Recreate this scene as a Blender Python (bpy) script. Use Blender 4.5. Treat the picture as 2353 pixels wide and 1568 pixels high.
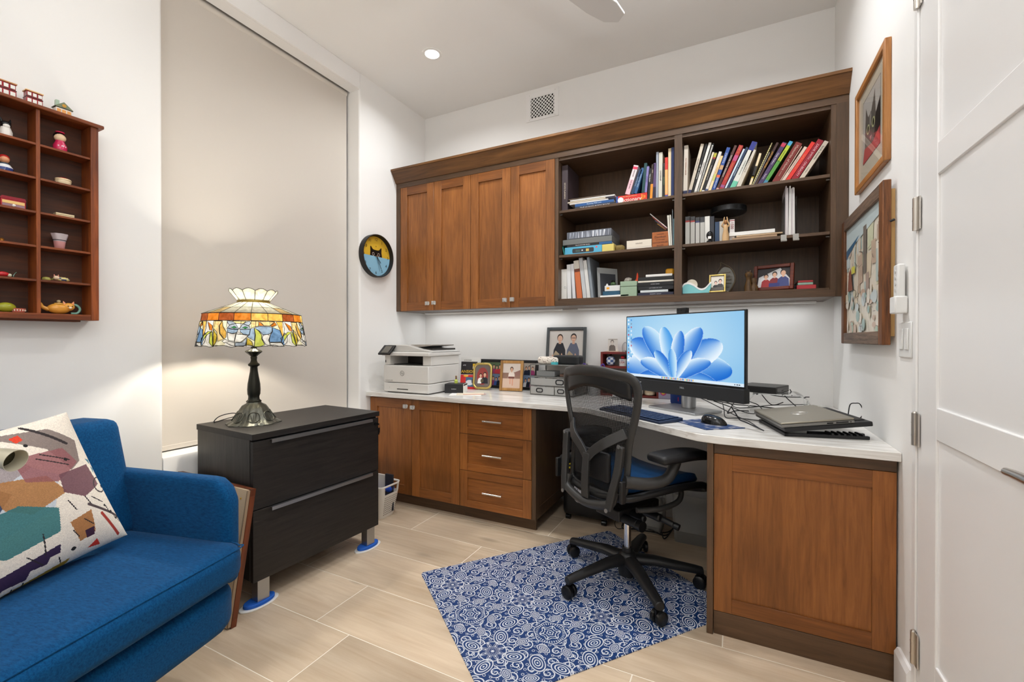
import bpy, bmesh, math, random
from mathutils import Vector, Matrix, Euler
import numpy as np
sin, cos, pi, rad = math.sin, math.cos, math.pi, math.radians
SC = bpy.context.scene
for _o in list(bpy.data.objects): bpy.data.objects.remove(_o)

# ---------------------------------------------------------------- camera
FPX = 1019.178                       # focal length in pixels of the 2353 px wide frame
YAW, PIT, ROL = 4.65551957e-01, -4.85038525e-03, 9.05897555e-04
CAM = Vector((2.308, -2.983, 1.14))
_f = Vector((-sin(YAW)*cos(PIT), cos(YAW)*cos(PIT), sin(PIT)))
_r = Vector((cos(YAW), sin(YAW), 0)); _u = _r.cross(_f)
_r2 = cos(ROL)*_r + sin(ROL)*_u; _u2 = -sin(ROL)*_r + cos(ROL)*_u
cd = bpy.data.cameras.new('camera'); cam = bpy.data.objects.new('camera', cd); SC.collection.objects.link(cam)
cd.sensor_width = 36; cd.lens = FPX/2353*36; cd.clip_start = .01
cam.matrix_world = Matrix.Translation(CAM) @ Matrix((_r2, _u2, -_f)).transposed().to_4x4()
SC.camera = cam
def at(px, py, x=None, y=None, z=None):
    """measure: the point on the plane x=, y= or z= that the photograph shows at a pixel"""
    d = _r2*((px-1176.5)/FPX) - _u2*((py-784)/FPX) + _f
    k, v = (0, x) if x is not None else ((1, y) if y is not None else (2, z))
    return CAM + d*((v-CAM[k])/d[k])

# ---------------------------------------------------------------- world, lights, exposure
W = bpy.data.worlds.new('dusk'); SC.world = W; W.use_nodes = True
W.node_tree.nodes['Background'].inputs[0].default_value = (.16, .22, .34, 1)
W.node_tree.nodes['Background'].inputs[1].default_value = .25
SC.cycles.max_bounces = 14; SC.cycles.diffuse_bounces = 8; SC.cycles.transparent_max_bounces = 16
SC.view_settings.view_transform = 'Standard'; SC.view_settings.look = 'None'
SC.view_settings.gamma = 1; SC.view_settings.use_curve_mapping = False
SC.view_settings.exposure = EXPOSURE = -0.42
CAN_SPOTS = [(.57, -.667), (2.2, -.95), (.57, -2.35), (2.2, -2.35), (.57, -3.75), (2.2, -3.75), (1.25, -1.0)]
CAN_WATT = [8, 12, 2, 6, 4, 4, 13]; FILL_WATT = (165, 15); CAN_COL = (.965, .985, 1)
UC_WATT = 1.7; LAMP_WATT = 44; SCREEN = 1.35
ROOM_X, ROOM_Y, CEIL = 2.795, -4.3, 2.968

# ---------------------------------------------------------------- helpers
def lin(c):
    return tuple(((v/255)/12.92 if v/255 <= .04045 else ((v/255+.055)/1.055)**2.4) for v in c[:3]) + (1,)
_M = {}
def mat(name, col=(200, 200, 200), rough=.5, metal=0., spec=None, trans=0., ior=1.45, alpha=1., emit=0., coat=0., sheen=0., bump=None):
    if name in _M: return _M[name]
    m = bpy.data.materials.new(name); m.use_nodes = True; _M[name] = m
    b = m.node_tree.nodes['Principled BSDF']; I = b.inputs
    I['Base Color'].default_value = lin(col); I['Roughness'].default_value = rough; I['Metallic'].default_value = metal
    if spec is not None: I['Specular IOR Level'].default_value = spec
    I['Transmission Weight'].default_value = trans; I['IOR'].default_value = ior; I['Alpha'].default_value = alpha
    I['Coat Weight'].default_value = coat; I['Sheen Weight'].default_value = sheen
    if emit: I['Emission Color'].default_value = lin(col); I['Emission Strength'].default_value = emit
    if bump:
        N, L = m.node_tree.nodes, m.node_tree.links
        t = N.new('ShaderNodeTexNoise'); t.inputs['Scale'].default_value = bump[0]; t.inputs['Detail'].default_value = 4
        tc = N.new('ShaderNodeTexCoord'); L.new(tc.outputs['Object'], t.inputs['Vector'])
        p = N.new('ShaderNodeBump'); p.inputs['Strength'].default_value = bump[1]; p.inputs['Distance'].default_value = bump[2] if len(bump) > 2 else .002
        L.new(t.outputs['Fac'], p.inputs['Height']); L.new(p.outputs['Normal'], I['Normal'])
    return m
def paint(name, rough=.5, metal=0., spec=None, grain=0., trans=None):
    """a material whose colour is printed / glazed on the mesh as a colour attribute"""
    if name in _M: return _M[name]
    m = mat(name, rough=rough, metal=metal, spec=spec); N, L = m.node_tree.nodes, m.node_tree.links
    a = N.new('ShaderNodeAttribute'); a.attribute_name = 'Col'
    out = a.outputs['Color']
    if grain:
        t = N.new('ShaderNodeTexNoise'); t.inputs['Scale'].default_value = 260; t.inputs['Detail'].default_value = 3
        tc = N.new('ShaderNodeTexCoord'); L.new(tc.outputs['Object'], t.inputs['Vector'])
        mx = N.new('ShaderNodeMix'); mx.data_type = 'RGBA'; mx.blend_type = 'MULTIPLY'; mx.inputs['Factor'].default_value = grain
        L.new(out, mx.inputs['A']); L.new(t.outputs['Fac'], mx.inputs['B']); out = mx.outputs['Result']
    L.new(out, N['Principled BSDF'].inputs['Base Color'])
    return m
def wood(name, light, dark, axis='Z', scale=1., rough=.38, contrast=1., blotch=.35, bump=.08, knots=0.):
    """stained wood: stretched grain, slow blotches, each piece shifted by its own random offset"""
    if name in _M: return _M[name]
    m = mat(name, light, rough); N, L = m.node_tree.nodes, m.node_tree.links; B = N['Principled BSDF']
    tc = N.new('ShaderNodeTexCoord'); oi = N.new('ShaderNodeObjectInfo')
    ad = N.new('ShaderNodeVectorMath'); ad.operation = 'MULTIPLY_ADD'
    L.new(oi.outputs['Random'], ad.inputs[0]); ad.inputs[1].default_value = (17.3, 9.1, 23.7); L.new(tc.outputs['Object'], ad.inputs[2])
    mp = N.new('ShaderNodeMapping'); s = {'X': (1.1, 16, 16), 'Y': (16, 1.1, 16), 'Z': (16, 16, 1.1)}[axis]
    mp.inputs['Scale'].default_value = [v*scale for v in s]; L.new(ad.outputs[0], mp.inputs['Vector'])
    n1 = N.new('ShaderNodeTexNoise'); n1.inputs['Scale'].default_value = 3.2; n1.inputs['Detail'].default_value = 9; n1.inputs['Roughness'].default_value = .62; n1.inputs['Distortion'].default_value = .55
    L.new(mp.outputs[0], n1.inputs['Vector'])
    n2 = N.new('ShaderNodeTexNoise'); n2.inputs['Scale'].default_value = 4.5; n2.inputs['Detail'].default_value = 2; n2.inputs['Distortion'].default_value = .3
    mp2 = N.new('ShaderNodeMapping'); s2 = {'X': (.35, 1, 1), 'Y': (1, .35, 1), 'Z': (1, 1, .35)}[axis]; mp2.inputs['Scale'].default_value = s2
    L.new(ad.outputs[0], mp2.inputs['Vector']); L.new(mp2.outputs[0], n2.inputs['Vector'])
    cr = N.new('ShaderNodeValToRGB'); e = cr.color_ramp.elements; e[0].position = .5-.2/contrast; e[1].position = .5+.22/contrast
    e[0].color = lin(dark); e[1].color = lin(light); L.new(n1.outputs['Fac'], cr.inputs['Fac'])
    r2 = N.new('ShaderNodeValToRGB'); e = r2.color_ramp.elements; e[0].position = .34; e[1].position = .62
    v = 1-blotch; e[0].color = (v, v*.97, v*.94, 1); e[1].color = (1.04, 1.02, 1, 1); L.new(n2.outputs['Fac'], r2.inputs['Fac'])
    mx = N.new('ShaderNodeMix'); mx.data_type = 'RGBA'; mx.blend_type = 'MULTIPLY'; mx.inputs['Factor'].default_value = 1
    L.new(cr.outputs['Color'], mx.inputs['A']); L.new(r2.outputs['Color'], mx.inputs['B'])
    out = mx.outputs['Result']
    if knots:
        vo = N.new('ShaderNodeTexVoronoi'); vo.inputs['Scale'].default_value = 2.6; vo.inputs['Randomness'].default_value = 1
        mk = N.new('ShaderNodeMapping'); mk.inputs['Scale'].default_value = {'X': (.7, 2, 2), 'Y': (2, .7, 2), 'Z': (2, 2, .7)}[axis]
        L.new(ad.outputs[0], mk.inputs['Vector']); L.new(mk.outputs[0], vo.inputs['Vector'])
        kr = N.new('ShaderNodeValToRGB'); e = kr.color_ramp.elements; e[0].position = .02; e[1].position = .16
        e[0].color = (1-knots, 1-knots, 1-knots, 1); e[1].color = (1, 1, 1, 1); L.new(vo.outputs['Distance'], kr.inputs['Fac'])
        m2 = N.new('ShaderNodeMix'); m2.data_type = 'RGBA'; m2.blend_type = 'MULTIPLY'; m2.inputs['Factor'].default_value = 1
        L.new(out, m2.inputs['A']); L.new(kr.outputs['Color'], m2.inputs['B']); out = m2.outputs['Result']
    hs = N.new('ShaderNodeHueSaturation'); mr = N.new('ShaderNodeMapRange'); mr.inputs['To Min'].default_value = .9; mr.inputs['To Max'].default_value = 1.1
    L.new(oi.outputs['Random'], mr.inputs['Value']); L.new(mr.outputs[0], hs.inputs['Value']); L.new(out, hs.inputs['Color'])
    L.new(hs.outputs[0], B.inputs['Base Color'])
    if bump:
        p = N.new('ShaderNodeBump'); p.inputs['Strength'].default_value = bump; p.inputs['Distance'].default_value = .002
        L.new(n1.outputs['Fac'], p.inputs['Height']); L.new(p.outputs['Normal'], B.inputs['Normal'])
    return m

class G:
    """collects shapes; build() links them as ONE mesh object"""
    def __init__(s): s.v, s.f, s.mi, s.col = [], [], [], []; s.c = None; s.m = 0
    def add(s, vs, fs, m=None, c=None):
        o = len(s.v); s.v += [tuple(p) for p in vs]; s.f += [tuple(i+o for i in f) for f in fs]
        s.mi += [s.m if m is None else m]*len(fs); s.col += [c or s.c]*len(fs); return s
    def box(s, x0, x1, y0, y1, z0, z1, m=None, c=None):
        return s.add([(x, y, z) for z in (z0, z1) for y in (y0, y1) for x in (x0, x1)],
                     [(0, 2, 3, 1), (4, 5, 7, 6), (0, 1, 5, 4), (2, 6, 7, 3), (0, 4, 6, 2), (1, 3, 7, 5)], m, c)
    def obox(s, p, ax, ay, az, m=None, c=None):
        p, ax, ay, az = Vector(p), Vector(ax), Vector(ay), Vector(az)
        return s.add([p+ax*i+ay*j+az*k for k in (-1, 1) for j in (-1, 1) for i in (-1, 1)],
                     [(0, 2, 3, 1), (4, 5, 7, 6), (0, 1, 5, 4), (2, 6, 7, 3), (0, 4, 6, 2), (1, 3, 7, 5)], m, c)
    def cyl(s, p0, p1, r0, r1=None, n=16, m=None, c=None, caps=True):
        p0, p1 = Vector(p0), Vector(p1); r1 = r0 if r1 is None else r1; d = (p1-p0).normalized()
        a = d.orthogonal().normalized(); b = d.cross(a); vs = []
        for p, r in ((p0, r0), (p1, r1)):
            vs += [p+a*(r*cos(2*pi*i/n))+b*(r*sin(2*pi*i/n)) for i in range(n)]
        fs = [(i, (i+1) % n, n+(i+1) % n, n+i) for i in range(n)]
        if caps: fs += [tuple(range(n))[::-1], tuple(range(n, 2*n))]
        return s.add(vs, fs, m, c)
    def lathe(s, prof, n=24, m=None, c=None, o=(0, 0, 0), rf=None, caps=True, cf=None):
        """prof [(r, z)]; rf(r, z, ang) may modulate the radius; cf(k) gives each band a colour"""
        o = Vector(o); vs = []; k = len(prof)
        for r, z in prof:
            for i in range(n):
                a = 2*pi*i/n; q = rf(r, z, a) if rf else r
                vs.append(o+Vector((q*cos(a), q*sin(a), z)))
        base = len(s.v); s.v += [tuple(p) for p in vs]
        for j in range(k-1):
            for i in range(n):
                s.f.append(tuple(base+q for q in (j*n+i, j*n+(i+1) % n, (j+1)*n+(i+1) % n, (j+1)*n+i))); s.mi.append(s.m if m is None else m); s.col.append(cf(j) if cf else (c or s.c))
        if caps:
            for j, rv in ((0, True), (k-1, False)):
                if prof[j][0] > 1e-5:
                    t = tuple(base+j*n+i for i in range(n)); s.f.append(t[::-1] if rv else t); s.mi.append(s.m if m is None else m); s.col.append(cf(min(j, k-2)) if cf else (c or s.c))
        return s
    def tube(s, pts, r, n=8, m=None, c=None, sm=0, closed=False):
        P = [Vector(p) for p in pts]
        if sm: P = spline(P, sm, closed)
        R = r if callable(r) else (lambda t: r); vs = []; k = len(P); up = None
        for i, p in enumerate(P):
            d = ((P[(i+1) % k] if closed else P[min(i+1, k-1)])-(P[i-1] if (closed or i) else P[0])).normalized()
            if up is None: up = d.orthogonal().normalized()
            up = (up-d*up.dot(d)); up = up.normalized() if up.length > 1e-6 else d.orthogonal().normalized(); b = d.cross(up); q = R(i/max(1, k-1))
            vs += [p+up*(q*cos(2*pi*j/n))+b*(q*sin(2*pi*j/n)) for j in range(n)]
        fs = [(i*n+j, i*n+(j+1) % n, ((i+1) % k)*n+(j+1) % n, ((i+1) % k)*n+j) for i in range(k if closed else k-1) for j in range(n)]
        if not closed: fs += [tuple(range(n))[::-1], tuple(range((k-1)*n, k*n))]
        return s.add(vs, fs, m, c)
    def prism(s, poly, d0, d1, plane='xy', m=None, c=None):
        f = {'xy': lambda a, b, d: (a, b, d), 'xz': lambda a, b, d: (a, d, b), 'yz': lambda a, b, d: (d, a, b)}[plane]; n = len(poly)
        vs = [f(a, b, d0) for a, b in poly]+[f(a, b, d1) for a, b in poly]
        return s.add(vs, [(i, (i+1) % n, n+(i+1) % n, n+i) for i in range(n)]+[tuple(range(n))[::-1], tuple(range(n, 2*n))], m, c)
    def grid(s, fn, nu, nv, m=None, c=None, cf=None, closeu=False):
        o = len(s.v); nu1 = nu if closeu else nu+1
        s.v += [tuple(fn(i/nu, j/nv)) for j in range(nv+1) for i in range(nu1)]
        for j in range(nv):
            for i in range(nu):
                i2 = (i+1) % nu1; s.f.append((o+j*nu1+i, o+j*nu1+i2, o+(j+1)*nu1+i2, o+(j+1)*nu1+i)); s.mi.append(s.m if m is None else m)
                s.col.append(cf((i+.5)/nu, (j+.5)/nv) if cf else (c or s.c))
        return s
    def sph(s, o, r, nu=16, nv=10, m=None, c=None, cf=None):
        o = Vector(o); r = (r, r, r) if isinstance(r, (int, float)) else r
        def fn(u, v):
            t = pi*v; return o+Vector((r[0]*sin(t)*cos(2*pi*u), r[1]*sin(t)*sin(2*pi*u), -r[2]*cos(t)))
        return s.grid(fn, nu, nv, m, c, cf, True)
    def xf(s, M, start=0):
        for i in range(start, len(s.v)): s.v[i] = tuple(M @ Vector(s.v[i]))
        return s
    def build(s, name, mats, parent=None, loc=(0, 0, 0), rot=(0, 0, 0), smooth=0, bevel=0, seg=2, sub=0, label=None, weld=False, solid=0):
        me = bpy.data.meshes.new(name); me.from_pydata(s.v, [], s.f); me.update()
        mats = mats if isinstance(mats, (list, tuple)) else [mats]
        for q in mats: me.materials.append(q)
        if len(mats) > 1: me.polygons.foreach_set('material_index', s.mi)
        if any(q is not None for q in s.col):
            at_ = me.attributes.new('Col', 'FLOAT_COLOR', 'CORNER'); L_ = {}
            data = []
            for p, q in zip(me.polygons, s.col):
                q = q or (200, 200, 200)
                if q not in L_: L_[q] = lin(q)
                data.extend(L_[q]*len(p.vertices))
            at_.data.foreach_set('color', data)
        b = bmesh.new(); b.from_mesh(me)
        if weld: bmesh.ops.remove_doubles(b, verts=b.verts, dist=1e-5)
        bmesh.ops.recalc_face_normals(b, faces=b.faces); b.to_mesh(me); b.free()
        o = bpy.data.objects.new(name, me); SC.collection.objects.link(o)
        o.location = loc; o.rotation_euler = rot
        if parent: o.parent = parent
        if smooth:
            me.polygons.foreach_set('use_smooth', [True]*len(me.polygons)); me.set_sharp_from_angle(angle=rad(smooth))
        if solid: q = o.modifiers.new('solid', 'SOLIDIFY'); q.thickness = solid; q.offset = 0
        if bevel:
            q = o.modifiers.new('bevel', 'BEVEL'); q.width = bevel; q.segments = seg; q.limit_method = 'ANGLE'; q.angle_limit = rad(35)
            q.harden_normals = False
            if not smooth: me.polygons.foreach_set('use_smooth', [True]*len(me.polygons)); me.set_sharp_from_angle(angle=rad(25))
        if sub: q = o.modifiers.new('sub', 'SUBSURF'); q.levels = q.render_levels = sub
        if label: o['label'] = label
        return o
def spline(P, k=6, closed=False):
    P = [Vector(p) for p in P]; n = len(P); out = []
    for i in range(n if closed else n-1):
        a, b, c, d = (P[(i-1) % n] if (closed or i) else P[0]), P[i], P[(i+1) % n], (P[(i+2) % n] if (closed or i+2 < n) else P[n-1])
        for j in range(k):
            t = j/k; out.append(.5*((2*b)+(c-a)*t+(2*a-5*b+4*c-d)*t*t+(3*b-a-3*c+d)*t**3))
    if not closed: out.append(P[-1])
    return out
def tag(o, label=None, cat=None, group=None, kind=None):
    if label: o['label'] = label
    if cat: o['category'] = cat
    if group: o['group'] = group
    if kind: o['kind'] = kind
    return o
def thing(name, label, cat, loc=(0, 0, 0), rz=0, group=None, rot=None):
    o = bpy.data.objects.new(name, None); SC.collection.objects.link(o); o.empty_display_size = .05
    o.location = loc; o.rotation_euler = rot or (0, 0, rz); return tag(o, label, cat, group)
def dup(root, loc=None, rz=None, label=None):
    r = root.copy(); SC.collection.objects.link(r)
    if loc is not None: r.location = loc
    if rz is not None: r.rotation_euler = (0, 0, rz)
    if label: r['label'] = label
    for ch in list(root.children):
        k = ch.copy(); SC.collection.objects.link(k); k.parent = r
        for g in list(ch.children):
            d = g.copy(); SC.collection.objects.link(d); d.parent = k
    return r
def dup_child(o, parent, loc=None):
    k = o.copy(); SC.collection.objects.link(k); k.parent = parent
    if loc is not None: k.location = loc
    for g in list(o.children):
        d = g.copy(); SC.collection.objects.link(d); d.parent = k
    return k
def text(s, size, m, parent, loc, rot=(pi/2, 0, 0), name='lettering', ext=.0003, align='CENTER', sx=1.):
    cu = bpy.data.curves.new('t', 'FONT'); cu.body = s; cu.size = size; cu.extrude = ext; cu.align_x = align; cu.align_y = 'CENTER'; cu.resolution_u = 2
    t = bpy.data.objects.new('t', cu); me = bpy.data.meshes.new_from_object(t); bpy.data.objects.remove(t); bpy.data.curves.remove(cu)
    o = bpy.data.objects.new(name, me); me.materials.clear(); me.materials.append(m); SC.collection.objects.link(o)
    o.parent = parent; o.location = loc; o.rotation_euler = rot; o.scale = (sx, 1, 1); return o
class Pic:
    """flat print in the x-z plane facing -y; every later shape lies a hair in front of the earlier ones"""
    def __init__(s, w, h, bg): s.g = G(); s.k = 0; s.w, s.h = w, h; s.rect(-w/2, -h/2, w/2, h/2, bg)
    def poly(s, pts, c):
        s.k += 1; y = -.00006*s.k; n = len(pts); s.g.add([(max(-s.w/2, min(s.w/2, a)), y, max(-s.h/2, min(s.h/2, b))) for a, b in pts], [tuple(range(n))], None, c); return s
    def rect(s, a, b, c_, d, c): return s.poly([(a, b), (c_, b), (c_, d), (a, d)], c)
    def ell(s, x, z, rx, rz, c, n=14): return s.poly([(x+rx*cos(2*pi*i/n), z+rz*sin(2*pi*i/n)) for i in range(n)], c)
    def person(s, x, z, h, shirt, skin=(214, 168, 140), hair=(52, 36, 28), low=None):
        s.poly([(x-.3*h, z), (x-.26*h, z+.42*h), (x-.1*h, z+.56*h), (x+.1*h, z+.56*h), (x+.26*h, z+.42*h), (x+.3*h, z)], shirt)
        if low: s.rect(x-.28*h, z, x+.28*h, z+.16*h, low)
        s.rect(x-.05*h, z+.52*h, x+.05*h, z+.66*h, skin); s.ell(x, z+.8*h, .15*h, .19*h, hair); s.ell(x, z+.75*h, .115*h, .15*h, skin); return s
    def build(s, name, m, parent, loc=(0, 0, 0), rot=(0, 0, 0), label=None): return s.g.build(name, m, parent, loc, rot, label=label)

# ---------------------------------------------------------------- shared materials
WALL = mat('wall_paint', (238, 237, 235), .75, spec=.2, bump=(60, .05, .002))
CEILM = mat('ceiling_paint', (240, 239, 237), .85, spec=.1)
WHITE = mat('white_enamel', (240, 239, 238), .35)
DOORW = mat('door_enamel', (238, 237, 236), .3)
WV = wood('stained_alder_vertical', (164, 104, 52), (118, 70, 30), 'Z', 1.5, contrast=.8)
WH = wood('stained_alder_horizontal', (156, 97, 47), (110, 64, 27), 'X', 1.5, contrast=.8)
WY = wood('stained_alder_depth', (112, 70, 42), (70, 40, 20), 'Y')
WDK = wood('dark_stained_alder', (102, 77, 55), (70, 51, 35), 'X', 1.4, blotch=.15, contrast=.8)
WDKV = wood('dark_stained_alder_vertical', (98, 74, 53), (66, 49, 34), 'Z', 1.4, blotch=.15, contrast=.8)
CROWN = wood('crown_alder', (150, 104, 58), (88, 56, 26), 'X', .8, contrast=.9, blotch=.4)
CHROME = mat('chrome', (225, 225, 225), .12, 1)
NICKEL = mat('brushed_nickel', (200, 194, 186), .3, 1)
STEEL = mat('satin_aluminium', (176, 178, 180), .38, 1)
BLACKP = mat('black_plastic', (22, 22, 24), .45)
BLACKG = mat('black_gloss', (12, 12, 14), .18)
DGREY = mat('dark_grey_plastic', (58, 57, 56), .45)
GLASS = mat('clear_glass', (255, 255, 255), .02, trans=1, ior=1.45)
ACRYL = mat('clear_acrylic', (248, 250, 250), .03, trans=1, ior=1.25)
PAPER = mat('white_paper', (240, 238, 234), .7)
CREAM = mat('cream_paper', (226, 214, 192), .75)
PRINT = paint('photo_print', .35); GLAZE = paint('glazed_ceramic', .16); MATTE = paint('matte_paint', .6)
CLOTHP = paint('printed_cover', .45)
# ================================================================ the room
def struct(o): o['kind'] = 'structure'; return o
struct(G().box(-.2, ROOM_X+.2, ROOM_Y-.2, .2, -.08, -.0005).build('floor', mat('grout', (240, 232, 218), .8)))
FLOOR = bpy.data.objects['floor']
PLANK = wood('oak_plank_tile', (217, 201, 179), (192, 170, 144), 'X', .8, .42, contrast=.7, blotch=.2, bump=.04, knots=.45)
pk = G().box(0, 1.195, 0, .2815, -.0004, .0).build('plank', PLANK, FLOOR)
pmesh = pk.data; first = True
JOINT = {0: 1.72, 1: 1.345, 2: .58, 3: 1.07, 4: .39, 5: .80, 6: .985, 7: .33, 8: 1.1, 9: .6, 10: .2, 11: .9, 12: .5, 13: 1.0, 14: .3, 15: .7}
for r_ in range(-1, 15):
    y1 = -.035-.285*r_; y0 = y1-.2815; j0 = JOINT.get(r_, .9); x = j0-1.2*math.ceil(j0/1.2)
    if y1 < ROOM_Y: break
    while x < ROOM_X:
        if first: o = pk; first = False
        else: o = pk.copy(); SC.collection.objects.link(o)
        xa, xb = max(x+.002, 0), min(x+1.198, ROOM_X)
        ya, yb = max(y0, ROOM_Y), min(y1, 0)
        o.location = (xa, ya, 0); o.scale = ((xb-xa)/1.195, (yb-ya)/.2815, 1)
        x += 1.2
struct(G().box(-.2, ROOM_X+.2, ROOM_Y-.2, .2, CEIL, CEIL+.1).build('ceiling', CEILM))
struct(G().box(-.2, ROOM_X+.2, 0, .12, -.08, CEIL+.05).build('wall_back', WALL))
struct(G().box(-.2, ROOM_X+.2, ROOM_Y-.12, ROOM_Y, -.08, CEIL+.05).build('wall_front', WALL))
# left wall with the deep window recess (bull-nosed corners)
WY0, WY1, SILL = -1.90, -.725, .60
def nose(y, s, r=.014):
    return [(-r+r*sin(a), y+s*(r-r*cos(a))) for a in (0, .26, .52, .785, 1.05, 1.31, pi/2)]
g = G()
g.prism([(-.2, .01), (-.2, WY1)]+nose(WY1, 1)+[(0, .01)], -.08, CEIL+.02)
g.prism([(-.2, ROOM_Y), (-.2, WY0)]+nose(WY0, -1)+[(0, ROOM_Y)], -.08, CEIL+.02)
g.prism([(0, -.08), (0, SILL-.014), (-.004, SILL-.004), (-.014, SILL), (-.2, SILL), (-.2, -.08)], WY0, WY1, 'xz')
g.box(-.2, 0, WY0, WY1, 2.94, CEIL+.02)
struct(g.build('wall_left', WALL, smooth=30))
w = struct(G().box(-.19, -.15, WY0, WY0+.05, SILL, 2.94).box(-.19, -.15, WY1-.05, WY1, SILL, 2.94).box(-.19, -.15, WY0, WY1, SILL, SILL+.05).box(-.19, -.15, WY0, WY1, 2.89, 2.94).build('window_1', mat('window_frame', (52, 54, 60), .4)))
G().box(-.173, -.167, WY0+.05, WY1-.05, SILL+.05, 2.89).build('pane', mat('night_glass', (40, 60, 96), .03, trans=.8, ior=1.3), w)
# roller blind and its valance
sh = thing('roller_blind', 'tall beige roller blind filling the window recess behind the table lamp', 'blind', (-.11, (WY0+WY1)/2, .606))
BL = mat('blind_fabric', (208, 201, 192), .85, spec=.1, bump=(420, .12, .0006))
hw = (WY1-WY0)/2-.013
G().box(-.0008, .0008, -hw, hw, .02, 2.26).build('fabric', BL, sh)
G().box(-.006, .006, -hw, hw, 0, .024).build('hem_bar', BL, sh, bevel=.003)
G().cyl((-.012, -hw, 2.235), (-.012, hw, 2.235), .022, n=20).build('roller', BL, sh, smooth=40)
v = thing('valance', 'long white valance box along the ceiling above the blind', 'valance', (0, (WY0+WY1)/2, 2.852))
hv = (WY1-WY0)/2-.001
G().box(-.012, .004, -hv, hv, 0, .108).build('fascia', WHITE, v, bevel=.0015)
G().box(-.088, -.012, -hv, hv, .0, .008).build('soffit_board', WHITE, v)
# right wall with door
DY0, DY1, DH = -2.075, -1.268, 2.42
g = G().box(ROOM_X, ROOM_X+.14, DY1, .01, -.08, CEIL+.02).box(ROOM_X, ROOM_X+.14, ROOM_Y, DY0, -.08, CEIL+.02).box(ROOM_X, ROOM_X+.14, DY0, DY1, DH, CEIL+.02)
struct(g.build('wall_right', WALL))
jm = struct(G().box(ROOM_X-.006, ROOM_X+.1, DY1, DY1+.032, 0, DH+.03).box(ROOM_X-.006, ROOM_X+.1, DY0-.032, DY0, 0, DH+.03).box(ROOM_X-.006, ROOM_X+.1, DY0, DY1, DH, DH+.03).build('trim_1', DOORW, bevel=.004))
d1 = struct(G().box(ROOM_X+.004, ROOM_X+.03, DY0+.004, DY1-.004, .006, DH-.004).build('door_1', DOORW))
x0, x1 = ROOM_X-.002, ROOM_X+.006
ST = .132
def stile(y0, y1, z0, z1, nm): G().box(x0, x1, y0, y1, z0, z1).build(nm, DOORW, d1, bevel=.0025)
stile(DY1-.004-ST, DY1-.004, .006, DH-.004, 'stile'); stile(DY0+.004, DY0+.004+ST, .006, DH-.004, 'stile')
for z0, z1 in ((.006, .255), (.868, .955), (1.582, 1.668), (2.27, DH-.004)): stile(DY0+.004+ST, DY1-.004-ST, z0, z1, 'rail')
hz = (.222, .873, 1.51, 2.165)
hm = None
for z in hz:
    if hm is None:
        hm = G().cyl((0, 0, -.048), (0, 0, .048), .0075, n=14).cyl((0, 0, -.02), (0, 0, -.018), .0082, n=14).cyl((0, 0, .018), (0, 0, .02), .0082, n=14).box(.0, .004, -.028, 0, -.048, .048).cyl((0, 0, .048), (0, 0, .052), .006, .004, n=14).build('hinge', NICKEL, d1, (ROOM_X-.009, DY1-.001, z), smooth=40)
    else: dup_child(hm, d1, (ROOM_X-.009, DY1-.001, z))
lv = G().cyl((0, 0, 0), (-.012, 0, 0), .026, n=20).cyl((-.012, 0, 0), (-.05, 0, 0), .011, n=12)
lv.tube([(-.05, -.012, 0), (-.052, .03, .002), (-.05, .08, 0), (-.048, .122, -.003)], lambda t: .011-.004*t, 10, sm=4)
lv.build('lever_handle', NICKEL, d1, (ROOM_X-.002, -1.993, .905), smooth=50)
struct(G().prism([(0, 0), (-.016, 0), (-.016, .115), (-.008, .13), (0, .13)], DY1+.033, -1.118, 'xz').build('baseboard_right', WHITE, loc=(ROOM_X, 0, 0)))
struct(G().prism([(0, 0), (.016, 0), (.016, .115), (.008, .13), (0, .13)], ROOM_Y, -.60, 'xz').build('baseboard_left', WHITE))
# ceiling cans: first one visible, the rest added out of view as fill
CANW = mat('can_trim', (240, 240, 238), .5); LED = mat('led_disc', (255, 250, 242), emit=14)
names = ['small round recessed ceiling light glowing above the clock wall', 'unseen recessed ceiling light over the right end of the desk', 'unseen recessed ceiling light over the blue armchair', 'unseen recessed ceiling light near the white door', 'unseen recessed ceiling light behind the camera on the window side', 'unseen recessed ceiling light behind the camera on the door side', 'added recessed fill light in front of the middle wall cabinets']
for (x, y), wt, lb in zip(CAN_SPOTS, CAN_WATT, names):
    c_ = thing('recessed_light', lb, 'ceiling light', (x, y, CEIL), group='recessed ceiling lights')
    G().lathe([(.062, -.001), (.062, -.004), (.046, -.006), (.043, -.002), (.043, -.001)], 32, caps=False).build('trim_ring', CANW, c_, smooth=40)
    G().lathe([(.043, -.003), (.0, -.0032)], 32, caps=False).build('lens', LED, c_)
    l = bpy.data.lights.new('can_lamp', 'AREA'); l.shape = 'DISK'; l.size = .085; l.energy = wt; l.color = CAN_COL; l.spread = rad(150)
    o = bpy.data.objects.new('can_lamp', l); SC.collection.objects.link(o); o.parent = c_; o.location = (0, 0, -.008)
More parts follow.
